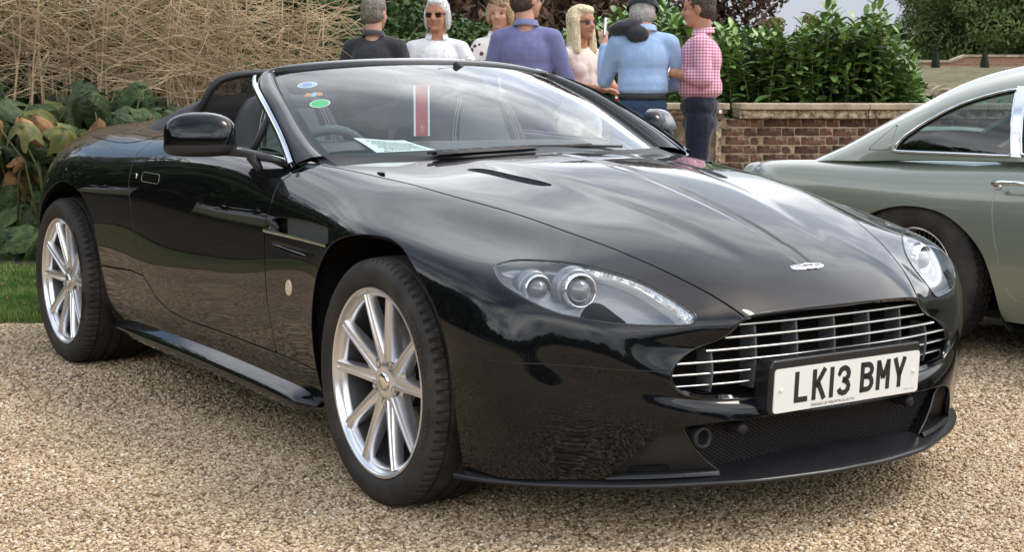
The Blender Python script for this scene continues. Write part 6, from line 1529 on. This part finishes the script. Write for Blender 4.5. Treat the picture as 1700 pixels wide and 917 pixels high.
P_W1 = smooth_poly([(-.125,.852),(-.142,.868),(-.105,.915),(.0,.985),(.13,1.055),(.26,1.098),(.375,1.120),(.385,1.09),(.42,.99),(.452,.885),(.455,.858),(.42,.852),(.2,.852)], 5)
P_W1 = np.array([p for p in P_W1]); P_W2 = [(.505,.858),(.427,1.124),(.8,1.15),(1.15,1.145),(1.38,1.09),(1.62,.90),(1.62,.858)]
swin = lambda S: np.where(S.V[:, 1] > .45, np.maximum(poly_sd(S.V[:, [0, 2]], P_W1), poly_sd(S.V[:, [0, 2]], P_W2)), -1)
sscr = lambda S: np.where(S.V[:, 2] > .885, np.maximum(poly_sd(S.V[:, :2], [(1.42, -1), (1.50, .44), (1.97, .52), (2.0, -1)]), poly_sd(S.V[:, :2], [(-.52, -1), (-.50, .36), (-.08, .40), (-.05, -1)])), -1)
gw = CB.clip(swin(CB)); CBs = CB.clip(-swin(CB)); gsc = CBs.clip(sscr(CBs)); CBs = CBs.clip(-sscr(CBs))
FLP = [(-.305,.852),(-.300,.862),(-.278,.883),(-.19,.965),(-.178,.962),(-.178,.86),(-.186,.852)]
sfl = lambda S: np.where(S.V[:, 1] > .45, poly_sd(S.V[:, [0, 2]], FLP), -1)
gfl = CBs.clip(sfl(CBs)-.0028)
def cut_flap(S): return S.clip(-sfl(S)-.0022)
for s_ in (1, -1):
    place(GS, s_).rimmed(.015).obj('body_side', M['sage'], GREEN); place(gd, s_).rimmed(.01).obj('door', M['sage'], GREEN)
    cs_ = cut_flap(CBs) if s_ > 0 else CBs
    place(cs_, s_).rimmed(.02, skip_centre=True).obj('roof_side', M['sage'], GREEN)
    if s_ > 0: place(gfl, s_).rimmed(.01, skip_centre=False).obj('fuel_flap', M['sage'], GREEN)
    place(gw.offset(-.006), s_).obj('side_window', M['sglass'], GREEN); place(gsc.offset(-.006), s_).obj('screen_glass', M['sglass'], GREEN)
    L_ = GSk.offset(-.02); place(L_.clip(-poly_sd(L_.V[:, :2], [(-.6, -.2), (-.6, .55), (1.95, .55), (2.0, -.2)])), s_).obj('inner_shell', M['black'], GREEN)
    def cby(x, z):
        V_ = CB.V; k = np.argmin((V_[:, 0]-x)**2+(V_[:, 2]-z)**2+np.where(V_[:, 1] < .4, 9, 0)); return V_[k, 1]
    for poly in (P_W1, np.array([np.array(P_W2[i])*(1-t)+np.array(P_W2[(i+1) % 7])*t for i in range(7) for t in (0, .25, .5, .75)])):
        pts = [Vector((x, CH-s_*(cby(x, z)+.004), z)) for x, z in poly]; pts.append(pts[0]); pts.append(pts[1]); b = MB(); b.tube(pts, .007, 6, caps=False); b.build('window_trim', M['chrome'], GREEN)
        pts2 = [p+Vector((0, s_*.010, 0)) for p in pts]; c0 = sum(pts2, Vector())/len(pts2); b = MB(); b.tube([p.lerp(c0, .025) for p in pts2], .007, 6, caps=False); b.build('window_seal', M['black'], GREEN)
    b = MB(); b.grid([[Vector((x, CH-s_*(float(np.interp(z, [.84, .93, 1.04, 1.14], [cby(.48, q) for q in (.85, .93, 1.04, 1.13)]))+.009), z)) for x in (.458-.29*(z-.855), .481-.29*(z-.855), .506-.29*(z-.855))] for z in np.linspace(.85, 1.135, 12)]); b.build('pillar_cover', M['chrome'], GREEN)
    yh = CH-s_*.855
    b = MB(); b.tube([(.487, yh+s_*.010, .745), (.487, yh-s_*.028, .748), (.53, yh-s_*.034, .753), (.60, yh-s_*.036, .755), (.64, yh-s_*.030, .752), (.655, yh+s_*.010, .748)], [.012, .013, .012, .011, .010, .009], 10, flat=.8); b.build('door_handle', M['chrome'], GREEN)
    b = MB(); b.ball((.487, yh+s_*.0, .735), (.018, .016, .016), 12, 8); b.build('handle_button', M['chrome'], GREEN)
M['redleather'] = mat('red brown leather', (.17, .07, .05), .5)
b = MB(); b.box((.42, CH-.38, .78), (.34, .50, .36), bev=.08); b.box((.42, CH+.38, .78), (.34, .50, .36), bev=.08); b.build('rear_seat', M['redleather'], GREEN)
b = MB(); b.box((.95, CH-.38, .80), (.16, .48, .60), bev=.07); b.build('front_seat', M['redleather'], GREEN); b = MB(); b.box((.95, CH+.38, .80), (.16, .48, .60), bev=.07); b.build('front_seat', M['redleather'], GREEN)
b = MB(); b.box((.75, CH, .55), (2.6, 1.4, .04)); b.build('cabin_floor', M['black'], GREEN)
b = MB(); b.box((1.2, CH, .19), (3.9, 1.4, .03)); b.build('underfloor', M['black'], GREEN)
tt_ = MB()
tp = [(.20,-.05),(.212,-.068),(.235,-.080),(.265,-.083),(.292,-.079),(.312,-.070),(.324,-.060)]; trd = [(.330,-.052),(.3305,-.036),(.3255,-.033),(.3255,-.028),(.331,-.025),(.331,-.008),(.326,-.005),(.326,.005),(.331,.008),(.331,.025),(.3255,.028),(.3255,.033),(.3305,.036),(.330,.052)]
prof = tp+trd+[(r, -y) for r, y in tp[::-1]]; n_ = 240; Vt = []
for i in range(n_):
    w = 2*math.pi*i/n_; zig = .006*(1 if (i//2) % 2 else -1)
    for k, (r, y) in enumerate(prof):
        inn = len(tp) <= k < len(tp)+len(trd); yy = y+(zig if inn and abs(y) < .05 else 0); r2 = r-(.006 if inn and abs(y) > .03 and i % 4 == 0 else 0); Vt.append((r2*math.cos(w), yy, r2*math.sin(w)))
L_ = len(prof); Ft = np.array([(i*L_+k, i*L_+k+1, ((i+1) % n_)*L_+k+1, ((i+1) % n_)*L_+k) for i in range(n_) for k in range(L_-1)]); tme = mesh_np('tyre', Vt, Ft); tme.set_sharp_from_angle(angle=R(38))
for x in (.035, 2.505):
    for s_ in (1, -1):
        w = bpy.data.objects.new('wheel', None); COL.objects.link(w); w.parent = GREEN; w.location = (x, CH-s_*(CH-.085), .331); w.rotation_euler = (0, 0, 0 if s_ > 0 else math.pi)
        link('tyre', tme, w, M['rubber'])
        b = MB(); b.lathe([(.196, -.052), (.204, -.058), (.204, -.053), (.198, -.045), (.190, -.030), (.178, -.018), (.178, .018), (.204, .055)], 48); b.build('rim', M['chrome'], w)
        b = MB()
        for k in range(48):
            a = 2*math.pi*k/48; a2 = a+(.35 if k % 2 else -.35); b.tube([(.045*math.cos(a2), -.030 if k % 4 < 2 else .03, .045*math.sin(a2)), (.182*math.cos(a), -.022, .182*math.sin(a))], .0022, 4, False)
        b.build('wire_spokes', M['spoke'], w)['kind'] = 'stuff'
        b = MB(); b.lathe([(0, -.062), (.018, -.060), (.034, -.045), (.048, -.03), (.048, .03)], 24); b.build('hub', M['chrome'], w)
        b = MB(); b.lathe([(.03, .04), (.17, .04), (.17, .06)], 32); b.build('brake_drum', M['black'], w)
for ap in (P_GA, P_GF):
    for s_ in (1, -1):
        b = MB(); g = []
        for p in ap:
            if p[1] < .12: continue
            g.append([(p[0], CH-s_*.815, p[1]+.004), (p[0], CH-s_*.45, p[1]+.004)])
        b.grid(g); cx = float(np.mean(ap[:, 0])); b.add([(cx-.42, CH-s_*.45, .15), (cx+.42, CH-s_*.45, .15), (cx+.42, CH-s_*.45, .62), (cx-.42, CH-s_*.45, .62)], [(0, 1, 2, 3)]); b.build('wheel_arch_liner', M['black'], GREEN)
b = MB()
for s_ in (1, -1): b.tube([(-1.13, CH-s_*.0, .42), (-1.15, CH-s_*.35, .42), (-1.10, CH-s_*.60, .42), (-.95, CH-s_*.74, .42)], .028, 8)
b.build('rear_bumper', M['chrome'], GREEN)
# red can standing on the coping behind the men
cn = empty('red_cup', tuple(PT(1028, 13.15, .996)), 0, 'small red cup standing on the wall coping beside the light blue shirted man', 'cup')
b = MB(); b.lathe([(0, 0), (.030, 0), (.040, .085), (.042, .088), (.038, .088), (.036, .080), (0, .075)], 20, axis='z'); b.build('cup_body', mat('cup red', (.62, .03, .02), .4), cn)
b = MB(); b.lathe([(.0345, .035), (.0365, .035), (.0385, .055), (.0365, .055)], 20, axis='z'); b.build('cup_band', S_wh, cn)
# ================================================================= people
def capsule(mb, a, b_, ra, rb, n=14, flat=None):
    a, b_ = Vector(a), Vector(b_); t = (b_-a); L = t.length; t.normalize(); up = Vector((0, 0, 1)) if abs(t.z) < .9 else Vector((1, 0, 0)); u_ = (up-t*up.dot(t)).normalized(); v_ = t.cross(u_); pts = []
    prof = [(-ra*math.cos(R(q)), ra*math.sin(R(q))) for q in (0, 25, 50, 75)]+[(0, ra)]+[(L, rb)]+[(L+rb*math.cos(R(q)), rb*math.sin(R(q))) for q in (75, 50, 25, 0)]
    V = []; F = []
    for h, r in prof:
        for k in range(n):
            w = 2*math.pi*k/n; V.append(a+t*h+(u_*math.cos(w)+v_*math.sin(w))*max(r, 1e-4))
    for i in range(len(prof)-1):
        for k in range(n): F.append((i*n+k, i*n+(k+1) % n, (i+1)*n+(k+1) % n, (i+1)*n+k))
    mb.add(V, F, True)
def remeshed(mb, name, m, parent, vox=.007, smooth=6, disp=None):
    o = mb.build(name+'_tmp', m, None); md = o.modifiers.new('r', 'REMESH'); md.mode = 'VOXEL'; md.voxel_size = vox; md.use_smooth_shade = True
    s_ = o.modifiers.new('s', 'SMOOTH'); s_.factor = .6; s_.iterations = smooth
    if disp:
        tx = bpy.data.textures.new('folds', 'CLOUDS'); tx.noise_scale = disp[1]; tx.noise_depth = 3; d_ = o.modifiers.new('d', 'DISPLACE'); d_.texture = tx; d_.strength = disp[0]; d_.mid_level = .5
    dg = bpy.context.evaluated_depsgraph_get(); me = bpy.data.meshes.new_from_object(o.evaluated_get(dg)); me.name = name; old = o.data; bpy.data.objects.remove(o); bpy.data.meshes.remove(old)
    me.polygons.foreach_set('use_smooth', [True]*len(me.polygons)); o2 = link(name, me, parent, m); return o2
def skinmat(name, c): m = mat(name, c, .5, 0, .4); nodes_of(m)[2].inputs['Subsurface Weight'].default_value = .08; noise_col(m, tuple(x*.82 for x in c), tuple(min(1, x*1.12) for x in c), 14, 4); return m
M['skin'] = skinmat('skin', (.50, .27, .19)); M['skin2'] = skinmat('tanned skin', (.46, .22, .13)); M['eye'] = mat('eye', (.06, .04, .03), .2); M['lips'] = mat('lips', (.42, .14, .12), .5)
M['lensdark'] = mat('sunglass lens', (.02, .012, .01), .08, 0, .6)
def person(name_label, loc, yaw, H=1.75, head_yaw=0, head_pitch=0, arms=None, shirt=None, trousers=None, hair=None, sleeves=('long', 'long'), skin='skin', build=1.0, female=False, glasses=None, lean=0, shoes=(.03, .025, .02), hat=None, belt=None, shirt_tuck=True, hairstyle='short', collar=None, hd=(0, 0)):
    T = empty('person', loc, yaw, name_label, 'person', 'people talking by the wall'); s = H/1.75
    S = lambda *p: Vector(p)*s
    hipw, shw = (.092, .140) if female else (.090, .165)
    shw *= (build**.5); dep = build
    hipL, hipR = S(0, hipw, .93), S(0, -hipw, .93); kn = [S(.02, hipw*1.05, .50), S(.02, -hipw*1.05, .50)]; an = [S(-.02, hipw*1.1, .085), S(-.02, -hipw*1.1, .085)]
    shL, shR = S(lean, shw, 1.400), S(lean, -shw, 1.400); hc = S(lean+.02+hd[0], 0, 1.632+hd[1])
    arms = arms or {}
    eL, hL = [S(*q) for q in arms.get('L', ((.02, .25, 1.15), (.12, .24, .92)))]; eR, hR_ = [S(*q) for q in arms.get('R', ((.02, -.25, 1.15), (.12, -.24, .92)))]
    hm_ = Matrix.Rotation(head_yaw, 3, 'Z') @ Matrix.Rotation(head_pitch, 3, 'Y')
    HP = lambda *p: hc+hm_ @ (Vector(p)*s*.95)
    def ball(mb, c, r, M_=None, n=18, m=12): mb.ball(tuple(c), tuple(x*s for x in r), n, m, M=M_)
    def torso(mb, g=1.0):
        ball(mb, S(lean*.8, 0, 1.31), (.115*dep*g, .158*build**.5*g*(.9 if female else 1), .16)); ball(mb, S(lean*.5+.01*dep, 0, 1.20), (.118*dep*g, .156*build**.6*g*(.88 if female else 1), .18)); ball(mb, S(.0, 0, 1.15), (.120*dep*g, .158*build**.5*g*(.93 if female else 1), .115))
        ball(mb, S(lean-.01, 0, 1.40), (.080*g, .140*g*(shw/.165), .065)); [capsule(mb, S(lean-.01, 0, 1.445), q_, .045*s*g, .058*s*g) for q_ in (shL, shR)]
        if female: [ball(mb, S(lean+.072, y, 1.30), (.050*g, .058*g, .060*g)) for y in (.07, -.07)]
    def head(mb):
        ball(mb, HP(-.012, 0, .025), (.098, .077, .098), hm_); ball(mb, HP(.022, 0, -.03), (.070, .062, .085), hm_); ball(mb, HP(.040, 0, -.083), (.043, .045, .034), hm_); ball(mb, HP(.072, 0, .028), (.018, .052, .014), hm_)
        capsule(mb, HP(.086, 0, .008), HP(.106, 0, -.028), .008*s, .013*s); [ball(mb, HP(.092, y, -.032), (.010, .010, .008), hm_) for y in (.010, -.010)]
        [ball(mb, HP(.060, y, -.030), (.027, .024, .024), hm_) for y in (.034, -.034)]; ball(mb, HP(.080, 0, -.062), (.013, .022, .012), hm_); ball(mb, HP(.074, 0, -.098), (.016, .020, .014), hm_)
        [ball(mb, HP(-.005, y, -.012), (.020, .009, .031), hm_) for y in (.079, -.079)]
        capsule(mb, S(lean-.012, 0, 1.43), HP(-.025, 0, -.06), .060*s, .056*s)
    def hand(mb, e, h):
        d = (h-e).normalized(); up = Vector((0, 0, 1)); sd = d.cross(up).normalized() if abs(d.z) < .95 else Vector((0, 1, 0)); nr = sd.cross(d)
        c = h+d*.045*s; ball(mb, c, (.045, .038, .017), Matrix((d, sd, nr)).transposed())
        for k, (o_, L) in enumerate(((-.030, .060), (-.010, .072), (.010, .068), (.029, .052))):
            p0 = c+d*.035*s+sd*o_*s; p1 = p0+(d-nr*.25).normalized()*L*.55*s+sd*o_*.12*s; p2 = p1+(d-nr*.8).normalized()*L*.5*s; capsule(mb, p0, p1, .0095*s, .0088*s, 8); capsule(mb, p1, p2, .0088*s, .0075*s, 8)
        q = c-d*.02*s+sd*.030*s; q1 = q+(sd*.9+d*.6).normalized()*.034*s; capsule(mb, q, q1, .011*s, .010*s, 8); capsule(mb, q1, q1+(sd*.3+d).normalized()*.028*s, .010*s, .0085*s, 8)
    bd = MB(); torso(bd, .93); head(bd)
    for sh, e, h in ((shL, eL, hL), (shR, eR, hR_)): capsule(bd, sh, e, .047*s, .039*s); capsule(bd, e, h, .040*s, .026*s); hand(bd, e, h)
    for hp, k, a in ((hipL, kn[0], an[0]), (hipR, kn[1], an[1])): capsule(bd, hp, k, .078*s, .052*s); capsule(bd, k, a, .052*s, .038*s); capsule(bd, a-S(0, 0, .03), a+S(.13, 0, -.045), .038*s, .032*s)
    body = remeshed(bd, 'body', M[skin], T, .0075, 3)
    for y in (.030, -.030): b = MB(); ball(b, HP(.079, y, .002), (.010, .012, .007), hm_, 10, 8); b.build('eye', M['eye'], T)
    b = MB(); ball(b, HP(.0875, 0, -.0615), (.0075, .021, .0055), hm_, 12, 8); b.build('mouth', M['lips'], T)
    if shirt:
        b = MB(); torso(b, 1.04)
        ball(b, S(0, 0, 1.115), (.126*dep, .163*build**.5, .055))
        for sh, e, h, sl in ((shL, eL, hL, sleeves[0]), (shR, eR, hR_, sleeves[1])):
            if sl == 'none': continue
            capsule(b, sh, e if sl != 'short' else sh.lerp(e, .75), .060*s, .054*s)
            if sl == 'long': capsule(b, e, e.lerp(h, .93), .054*s, .038*s)
            if sl == 'rolled': capsule(b, e, e.lerp(h, .38), .055*s, .050*s)
        remeshed(b, 'shirt', shirt, T, .009, 6, (.014*s, .16))
        if collar:
            b = MB(); rows = []
            for k in range(21):
                a = .55+(2*math.pi-1.1)*k/20; dr = (.0 if abs(a-math.pi) > .1 else 0); r0 = .066; cx = lean-.012+.03*0; rows.append([S(cx+.004+(r0+.012)*math.cos(a), (r0+.016)*math.sin(a), 1.462+.018*(1-math.cos(a))*.5), S(cx+(r0+.004)*math.cos(a), (r0+.004)*math.sin(a), 1.498+.018*(1-math.cos(a))*.5), S(cx+(r0-.002)*math.cos(a), (r0-.002)*math.sin(a), 1.47+.018*(1-math.cos(a))*.5)])
            b.grid(rows); b.build('collar', collar, T)
    if trousers:
        b = MB(); ball(b, S(0, 0, 1.02), (.106*dep, .158*build**.5, .09)); ball(b, S(-.008, 0, .91), (.100*dep, .158*build**.4, .09))
        for hp, k, a in ((hipL, kn[0], an[0]), (hipR, kn[1], an[1])): capsule(b, hp, k, .088*s, .070*s); capsule(b, k, a+S(0, 0, .02), .071*s, .060*s)
        remeshed(b, 'trousers', trousers, T, .009, 3, (.02*s, .09))
    if belt:
        b = MB(); rows = []
        for k in range(33): a = 2*math.pi*k/32; rows.append([S(-.002+(q_*.104*dep)*math.cos(a), q_*.150*build**.5*math.sin(a), z) for z, q_ in ((1.054, 1.03), (1.056, 1.055), (1.088, 1.055), (1.090, 1.0))])
        b.grid(rows); b.build('belt', belt, T)
    b = MB()
    for a in an: capsule(b, a+S(-.03, 0, -.055), a+S(.17, 0, -.060), .045*s, .040*s)
    remeshed(b, 'shoes', mat('shoe', shoes, .5), T, .010, 2)
    if hair:
        b = MB(); ball(b, HP(-.022, 0, .034), (.099, .083, .098), hm_)
        if hairstyle == 'short': ball(b, HP(-.045, 0, -.01), (.072, .080, .080), hm_); ball(b, HP(.022, 0, .088), (.062, .060, .032), hm_)
        if hairstyle == 'bob': ball(b, HP(-.045, 0, -.03), (.078, .090, .095), hm_); ball(b, HP(.02, 0, .095), (.07, .068, .038), hm_); [ball(b, HP(.012, y, -.01), (.045, .026, .070), hm_) for y in (.078, -.078)]; ball(b, HP(.068, .02, .068), (.022, .05, .024), hm_)
        if hairstyle == 'wavy': ball(b, HP(-.05, 0, -.03), (.075, .086, .100), hm_); ball(b, HP(.010, 0, .088), (.070, .064, .036), hm_); [ball(b, HP(-.012, y, -.025), (.040, .022, .080), hm_) for y in (.078, -.078)]
        if hairstyle == 'long': ball(b, HP(-.03, 0, .035), (.10, .088, .095), hm_); ball(b, HP(.02, 0, .088), (.07, .066, .040), hm_); [capsule(b, HP(.0, y, .03), HP(.03, y*1.25, -.20), .035*s, .028*s) for y in (.072, -.072)]; capsule(b, HP(-.06, 0, 0), HP(-.07, 0, -.20), .07*s, .06*s)
        o = remeshed(b, 'hair', hair, T, .005, 2, (.010*s, .012))
    if glasses:
        g = empty('glasses', (0, 0, 0)); g.parent = T
        for y in (.032, -.032):
            b = MB(); rows = []
            q = [HP(.094-.010*abs(a_), y+.026*a_*(1 if y > 0 else -1), c_) for a_, c_ in ((-1, .016), (1, .018), (.9, -.014), (-.8, -.016))] if glasses != 'clear' else None
            if q is not None: dd_ = (hm_ @ Vector((.004, 0, 0))); b.add(q+[p+dd_ for p in q], [(0, 1, 2, 3), (7, 6, 5, 4), (0, 4, 5, 1), (1, 5, 6, 2), (2, 6, 7, 3), (3, 7, 4, 0)]); b.build('lens', M['lensdark'], g)
            b = MB(); b.tube([HP(.093, y*1.8, .012), HP(-.01, (.084 if y > 0 else -.084), .004)], .003*s, 6)
            if glasses == 'clear': b.tube([HP(.094, y+.024*math.cos(a), .0+.018*math.sin(a)) for a in [k*.6 for k in range(12)]], .0022*s, 5)
            b.build('temple', M['chrome'] if glasses == 'clear' else M['plastic'], g)
    if hat:
        b = MB(); rows = []
        for k in range(8):
            a = R(90*k/7); rows.append([HP(-.012+.126*math.cos(a)*math.cos(w), .108*math.cos(a)*math.sin(w), .030+.110*math.sin(a)) for w in [2*math.pi*q/24 for q in range(25)]])
        b.grid(rows, flip=True); o = b.build('cap', hat, T)
        b = MB(); b.grid([[HP(.09+.075*t, .07*q*(1-.25*t), .040-.012*q*q-.01*t) for q in (-1, -.6, -.2, .2, .6, 1)] for t in (0, .5, 1)]); b.build('cap_peak', hat, o)
    return T, S, HP, hm_, s
def cloth(name, c, rough=.85):
    m = mat(name, c, rough, 0, .25, sheen=.2); noise_col(m, tuple(x*.95 for x in c), tuple(min(1, x*1.04) for x in c), 60, 3); bump(m, 6, .75, .03, 2, stretch=(1.6, 1.6, .45)); return m
def dots(m, scale, thr, cols):
    n, l, bsdf = nodes_of(m); t = n.new('ShaderNodeTexCoord'); vo = n.new('ShaderNodeTexVoronoi'); vo.inputs['Scale'].default_value = scale; l.new(t.outputs['Object'], vo.inputs['Vector'])
    lt = n.new('ShaderNodeMath'); lt.operation = 'LESS_THAN'; lt.inputs[1].default_value = thr; l.new(vo.outputs['Distance'], lt.inputs[0]); sc = n.new('ShaderNodeSeparateColor'); l.new(vo.outputs['Color'], sc.inputs[0]); rp = n.new('ShaderNodeValToRGB'); rp.color_ramp.interpolation = 'CONSTANT'; l.new(sc.outputs[0], rp.inputs[0])
    rp.color_ramp.elements[0].color = (*cols[0], 1); rp.color_ramp.elements[1].position = 1/len(cols); rp.color_ramp.elements[1].color = (*cols[1 % len(cols)], 1)
    for k in range(2, len(cols)): rp.color_ramp.elements.new(k/len(cols)).color = (*cols[k], 1)
    mxn = n.new('ShaderNodeMix'); mxn.data_type = 'RGBA'; l.new(lt.outputs[0], mxn.inputs['Factor']); l.new(bsdf.inputs['Base Color'].links[0].from_socket, mxn.inputs['A']); l.new(rp.outputs[0], mxn.inputs['B']); l.new(mxn.outputs['Result'], bsdf.inputs['Base Color']); return m
def hairmat(name, c1, c2):
    m = mat(name, c1, .55, 0, .4); noise_col(m, c1, c2, 70, 5, .3, .7, stretch=(1, 1, .18)); bump(m, 90, 1, .008, stretch=(1, 1, .14)); return m
FA = math.atan2(HF_.y, HF_.x); TO = FA+math.pi; LEFT = FA+math.pi/2; RIGHT = FA-math.pi/2
C_dark = cloth('dark grey linen', (.032, .033, .036)); C_white = dots(cloth('white patterned cotton', (.72, .72, .74)), 22, .10, [(.08, .09, .13), (.10, .10, .12)]); C_floral = dots(cloth('floral cotton', (.74, .70, .66)), 20, .42, [(.10, .22, .06), (.72, .70, .66), (.12, .05, .07), (.30, .36, .10), (.70, .66, .64)])
C_purple = cloth('purple blue cotton', (.155, .165, .32)); C_pale = cloth('pale pink cotton', (.72, .60, .54)); C_blue = cloth('light blue cotton', (.30, .43, .66)); C_denim = cloth('blue denim', (.028, .058, .115)); C_navy = cloth('dark navy denim', (.010, .014, .028)); C_cream = cloth('off white trousers', (.66, .64, .58)); C_charc = cloth('charcoal jacket', (.028, .030, .035)); C_cap = cloth('navy cap cloth', (.010, .013, .022))
C_check = cloth('pink checked cotton', (.62, .22, .33)); n, l, bsdf = nodes_of(C_check); t = n.new('ShaderNodeTexCoord'); sx = n.new('ShaderNodeSeparateXYZ'); l.new(t.outputs['Object'], sx.inputs[0])
outs = []
for ax_, add in (('X', None), ('Z', None)):
    mm = n.new('ShaderNodeMath'); mm.operation = 'MULTIPLY'; mm.inputs[1].default_value = 1/.019; l.new(sx.outputs[ax_], mm.inputs[0]); fr = n.new('ShaderNodeMath'); fr.operation = 'FRACT'; l.new(mm.outputs[0], fr.inputs[0]); lt = n.new('ShaderNodeMath'); lt.operation = 'LESS_THAN'; lt.inputs[1].default_value = .45; l.new(fr.outputs[0], lt.inputs[0]); outs.append(lt)
ad = n.new('ShaderNodeMath'); ad.operation = 'ADD'; l.new(outs[0].outputs[0], ad.inputs[0]); l.new(outs[1].outputs[0], ad.inputs[1]); hf = n.new('ShaderNodeMath'); hf.operation = 'MULTIPLY'; hf.inputs[1].default_value = .5; l.new(ad.outputs[0], hf.inputs[0])
rp = n.new('ShaderNodeValToRGB'); l.new(hf.outputs[0], rp.inputs[0]); ramp(rp, [(0, (.72, .52, .58)), (.5, (.55, .23, .33)), (1, (.36, .09, .18))]); l.new(rp.outputs[0], bsdf.inputs['Base Color'])
H_grey = hairmat('grey brown hair', (.09, .075, .06), (.24, .21, .18)); H_white = hairmat('silver hair', (.38, .37, .36), (.72, .71, .69)); H_blondb = hairmat('blond brown hair', (.20, .12, .06), (.50, .36, .20)); H_dark = hairmat('dark brown hair', (.03, .02, .014), (.09, .06, .045)); H_blonde = hairmat('light blonde hair', (.48, .36, .18), (.82, .72, .50)); H_short = hairmat('short grey hair', (.25, .23, .21), (.45, .43, .40))
def at(u, D): p = PT(u, D, 0); return (p.x, p.y, 0)
person('man seen from behind in a dark grey shirt with short grey brown hair', at(625, 10.5), FA-.25, 1.745, head_yaw=-.25, shirt=C_dark, trousers=C_navy, hair=H_grey, collar=C_dark, build=1.05)
person('man with shoulder length silver hair and sunglasses in a white patterned shirt', at(727, 10.6), TO+.1, 1.735, head_yaw=-.35, head_pitch=.08, shirt=C_white, trousers=C_navy, hair=H_white, hairstyle='wavy', glasses='dark', collar=C_white, skin='skin2', arms={'L': ((.10, .27, 1.18), (.25, .10, 1.08)), 'R': ((.06, -.27, 1.16), (.24, -.12, 1.06))})
wm, S_, HP_, hm_, s_ = person('woman with short blond brown hair and a floral blouse behind the man in purple blue', at(829, 10.9), TO+.3, 1.765, head_yaw=-.55, head_pitch=.12, shirt=C_floral, trousers=C_navy, hair=H_blondb, hairstyle='bob', female=True, collar=C_floral)
b = MB(); [b.tube([HP_(.075, y+.024*math.cos(a), .088+.012*math.sin(a)) for a in [k*.6 for k in range(12)]], .003, 5) for y in (.03, -.03)]; b.build('raised_sunglasses', M['plastic'], wm)
person('man seen from behind in a purple blue shirt with dark hair and glasses', at(873, 9.7), FA-.15, 1.79, head_yaw=-.75, shirt=C_purple, trousers=C_navy, hair=H_dark, glasses='clear', collar=C_purple, build=1.0, arms={'L': ((.04, .235, 1.14), (.16, .19, .94)), 'R': ((.03, -.245, 1.14), (.18, -.15, .99))})
person('blonde woman with long hair and sunglasses in a sleeveless pale pink top', at(961, 10.3), TO+.7, 1.665, head_yaw=.1, shirt=C_pale, trousers=C_cream, hair=H_blonde, hairstyle='long', glasses='dark', sleeves=('none', 'none'), skin='skin2', female=True, arms={'L': ((.12, .20, 1.18), (.36, .08, 1.14)), 'R': ((.07, -.20, 1.19), (.34, -.10, 1.17))}, shirt_tuck=False)
P6, S6, HP6, _, s6 = person('man seen from behind in a light blue shirt and navy cap', at(1064, 9.6), FA+.05, 1.75, head_yaw=-.2, head_pitch=.35, shirt=C_blue, trousers=C_denim, hair=H_short, hat=C_cap, belt=M['leather'], collar=C_blue, hd=(.045, -.055), build=.98, arms={'L': ((.12, .225, 1.17), (.26, .215, 1.385)), 'R': ((.08, -.235, 1.16), (.27, -.14, 1.12))})
b = MB(); b.ball(tuple(S6(-.02, .12, 1.50)), (.09, .115, .045), 18, 12, M=Matrix.Rotation(-.25, 3, 'X')); b.ball(tuple(S6(-.08, .05, 1.45)), (.045, .075, .055), 16, 10); b.ball(tuple(S6(.05, .15, 1.44)), (.07, .07, .08), 16, 10)
jk = remeshed(b, 'jacket', C_charc, None, .009, 5, (.02, .07)); jk.location = P6.location; jk.rotation_euler = P6.rotation_euler; tag(jk, 'dark grey jacket slung over the left shoulder of the man in the light blue shirt', 'jacket')
hq = P6.matrix_basis @ S6(.28, .215, 1.455); b = MB(); b.box((0, 0, .045), (.045, .022, .095), bev=.008); b.box((0, 0, .10), (.03, .018, .03), bev=.006); ph = b.build('silver_holder', M['chrome'], None); ph.location = hq; ph.rotation_euler = (.1, .15, P6.rotation_euler[2]); tag(ph, 'small silver object held up in the raised hand of the man in light blue', 'handheld object')
P7, S7, HP7, _, s7 = person('man in profile facing left in a pink checked shirt and dark jeans with a watch', at(1157, 9.7), LEFT-.12, 1.735, head_yaw=-.05, head_pitch=.10, shirt=C_check, trousers=C_navy, hair=H_dark, sleeves=('rolled', 'rolled'), skin='skin2', collar=C_check, build=1.15, arms={'L': ((-.03, .225, 1.19), (.20, .12, 1.235)), 'R': ((.0, -.22, 1.17), (.20, -.10, 1.22))}, shirt_tuck=False)
b = MB(); e_, h_ = S7(-.03, .225, 1.19), S7(.20, .12, 1.235); c_ = e_.lerp(h_, .93); d_ = (h_-e_).normalized(); a1 = Vector((0, 0, 1)).cross(d_).normalized(); a2 = d_.cross(a1)
b.tube([c_+(a1*math.cos(t)+a2*math.sin(t))*.034 for t in [k*.45 for k in range(15)]], .007, 6, False); b.build('watch', M['chrome'], P7)
b = MB(); b.box(tuple(S7(-.13, .12, .985)), (.018, .075, .02), M=Matrix.Rotation(.1, 3, 'X')); b.build('pocket_card', S_wh, P7)
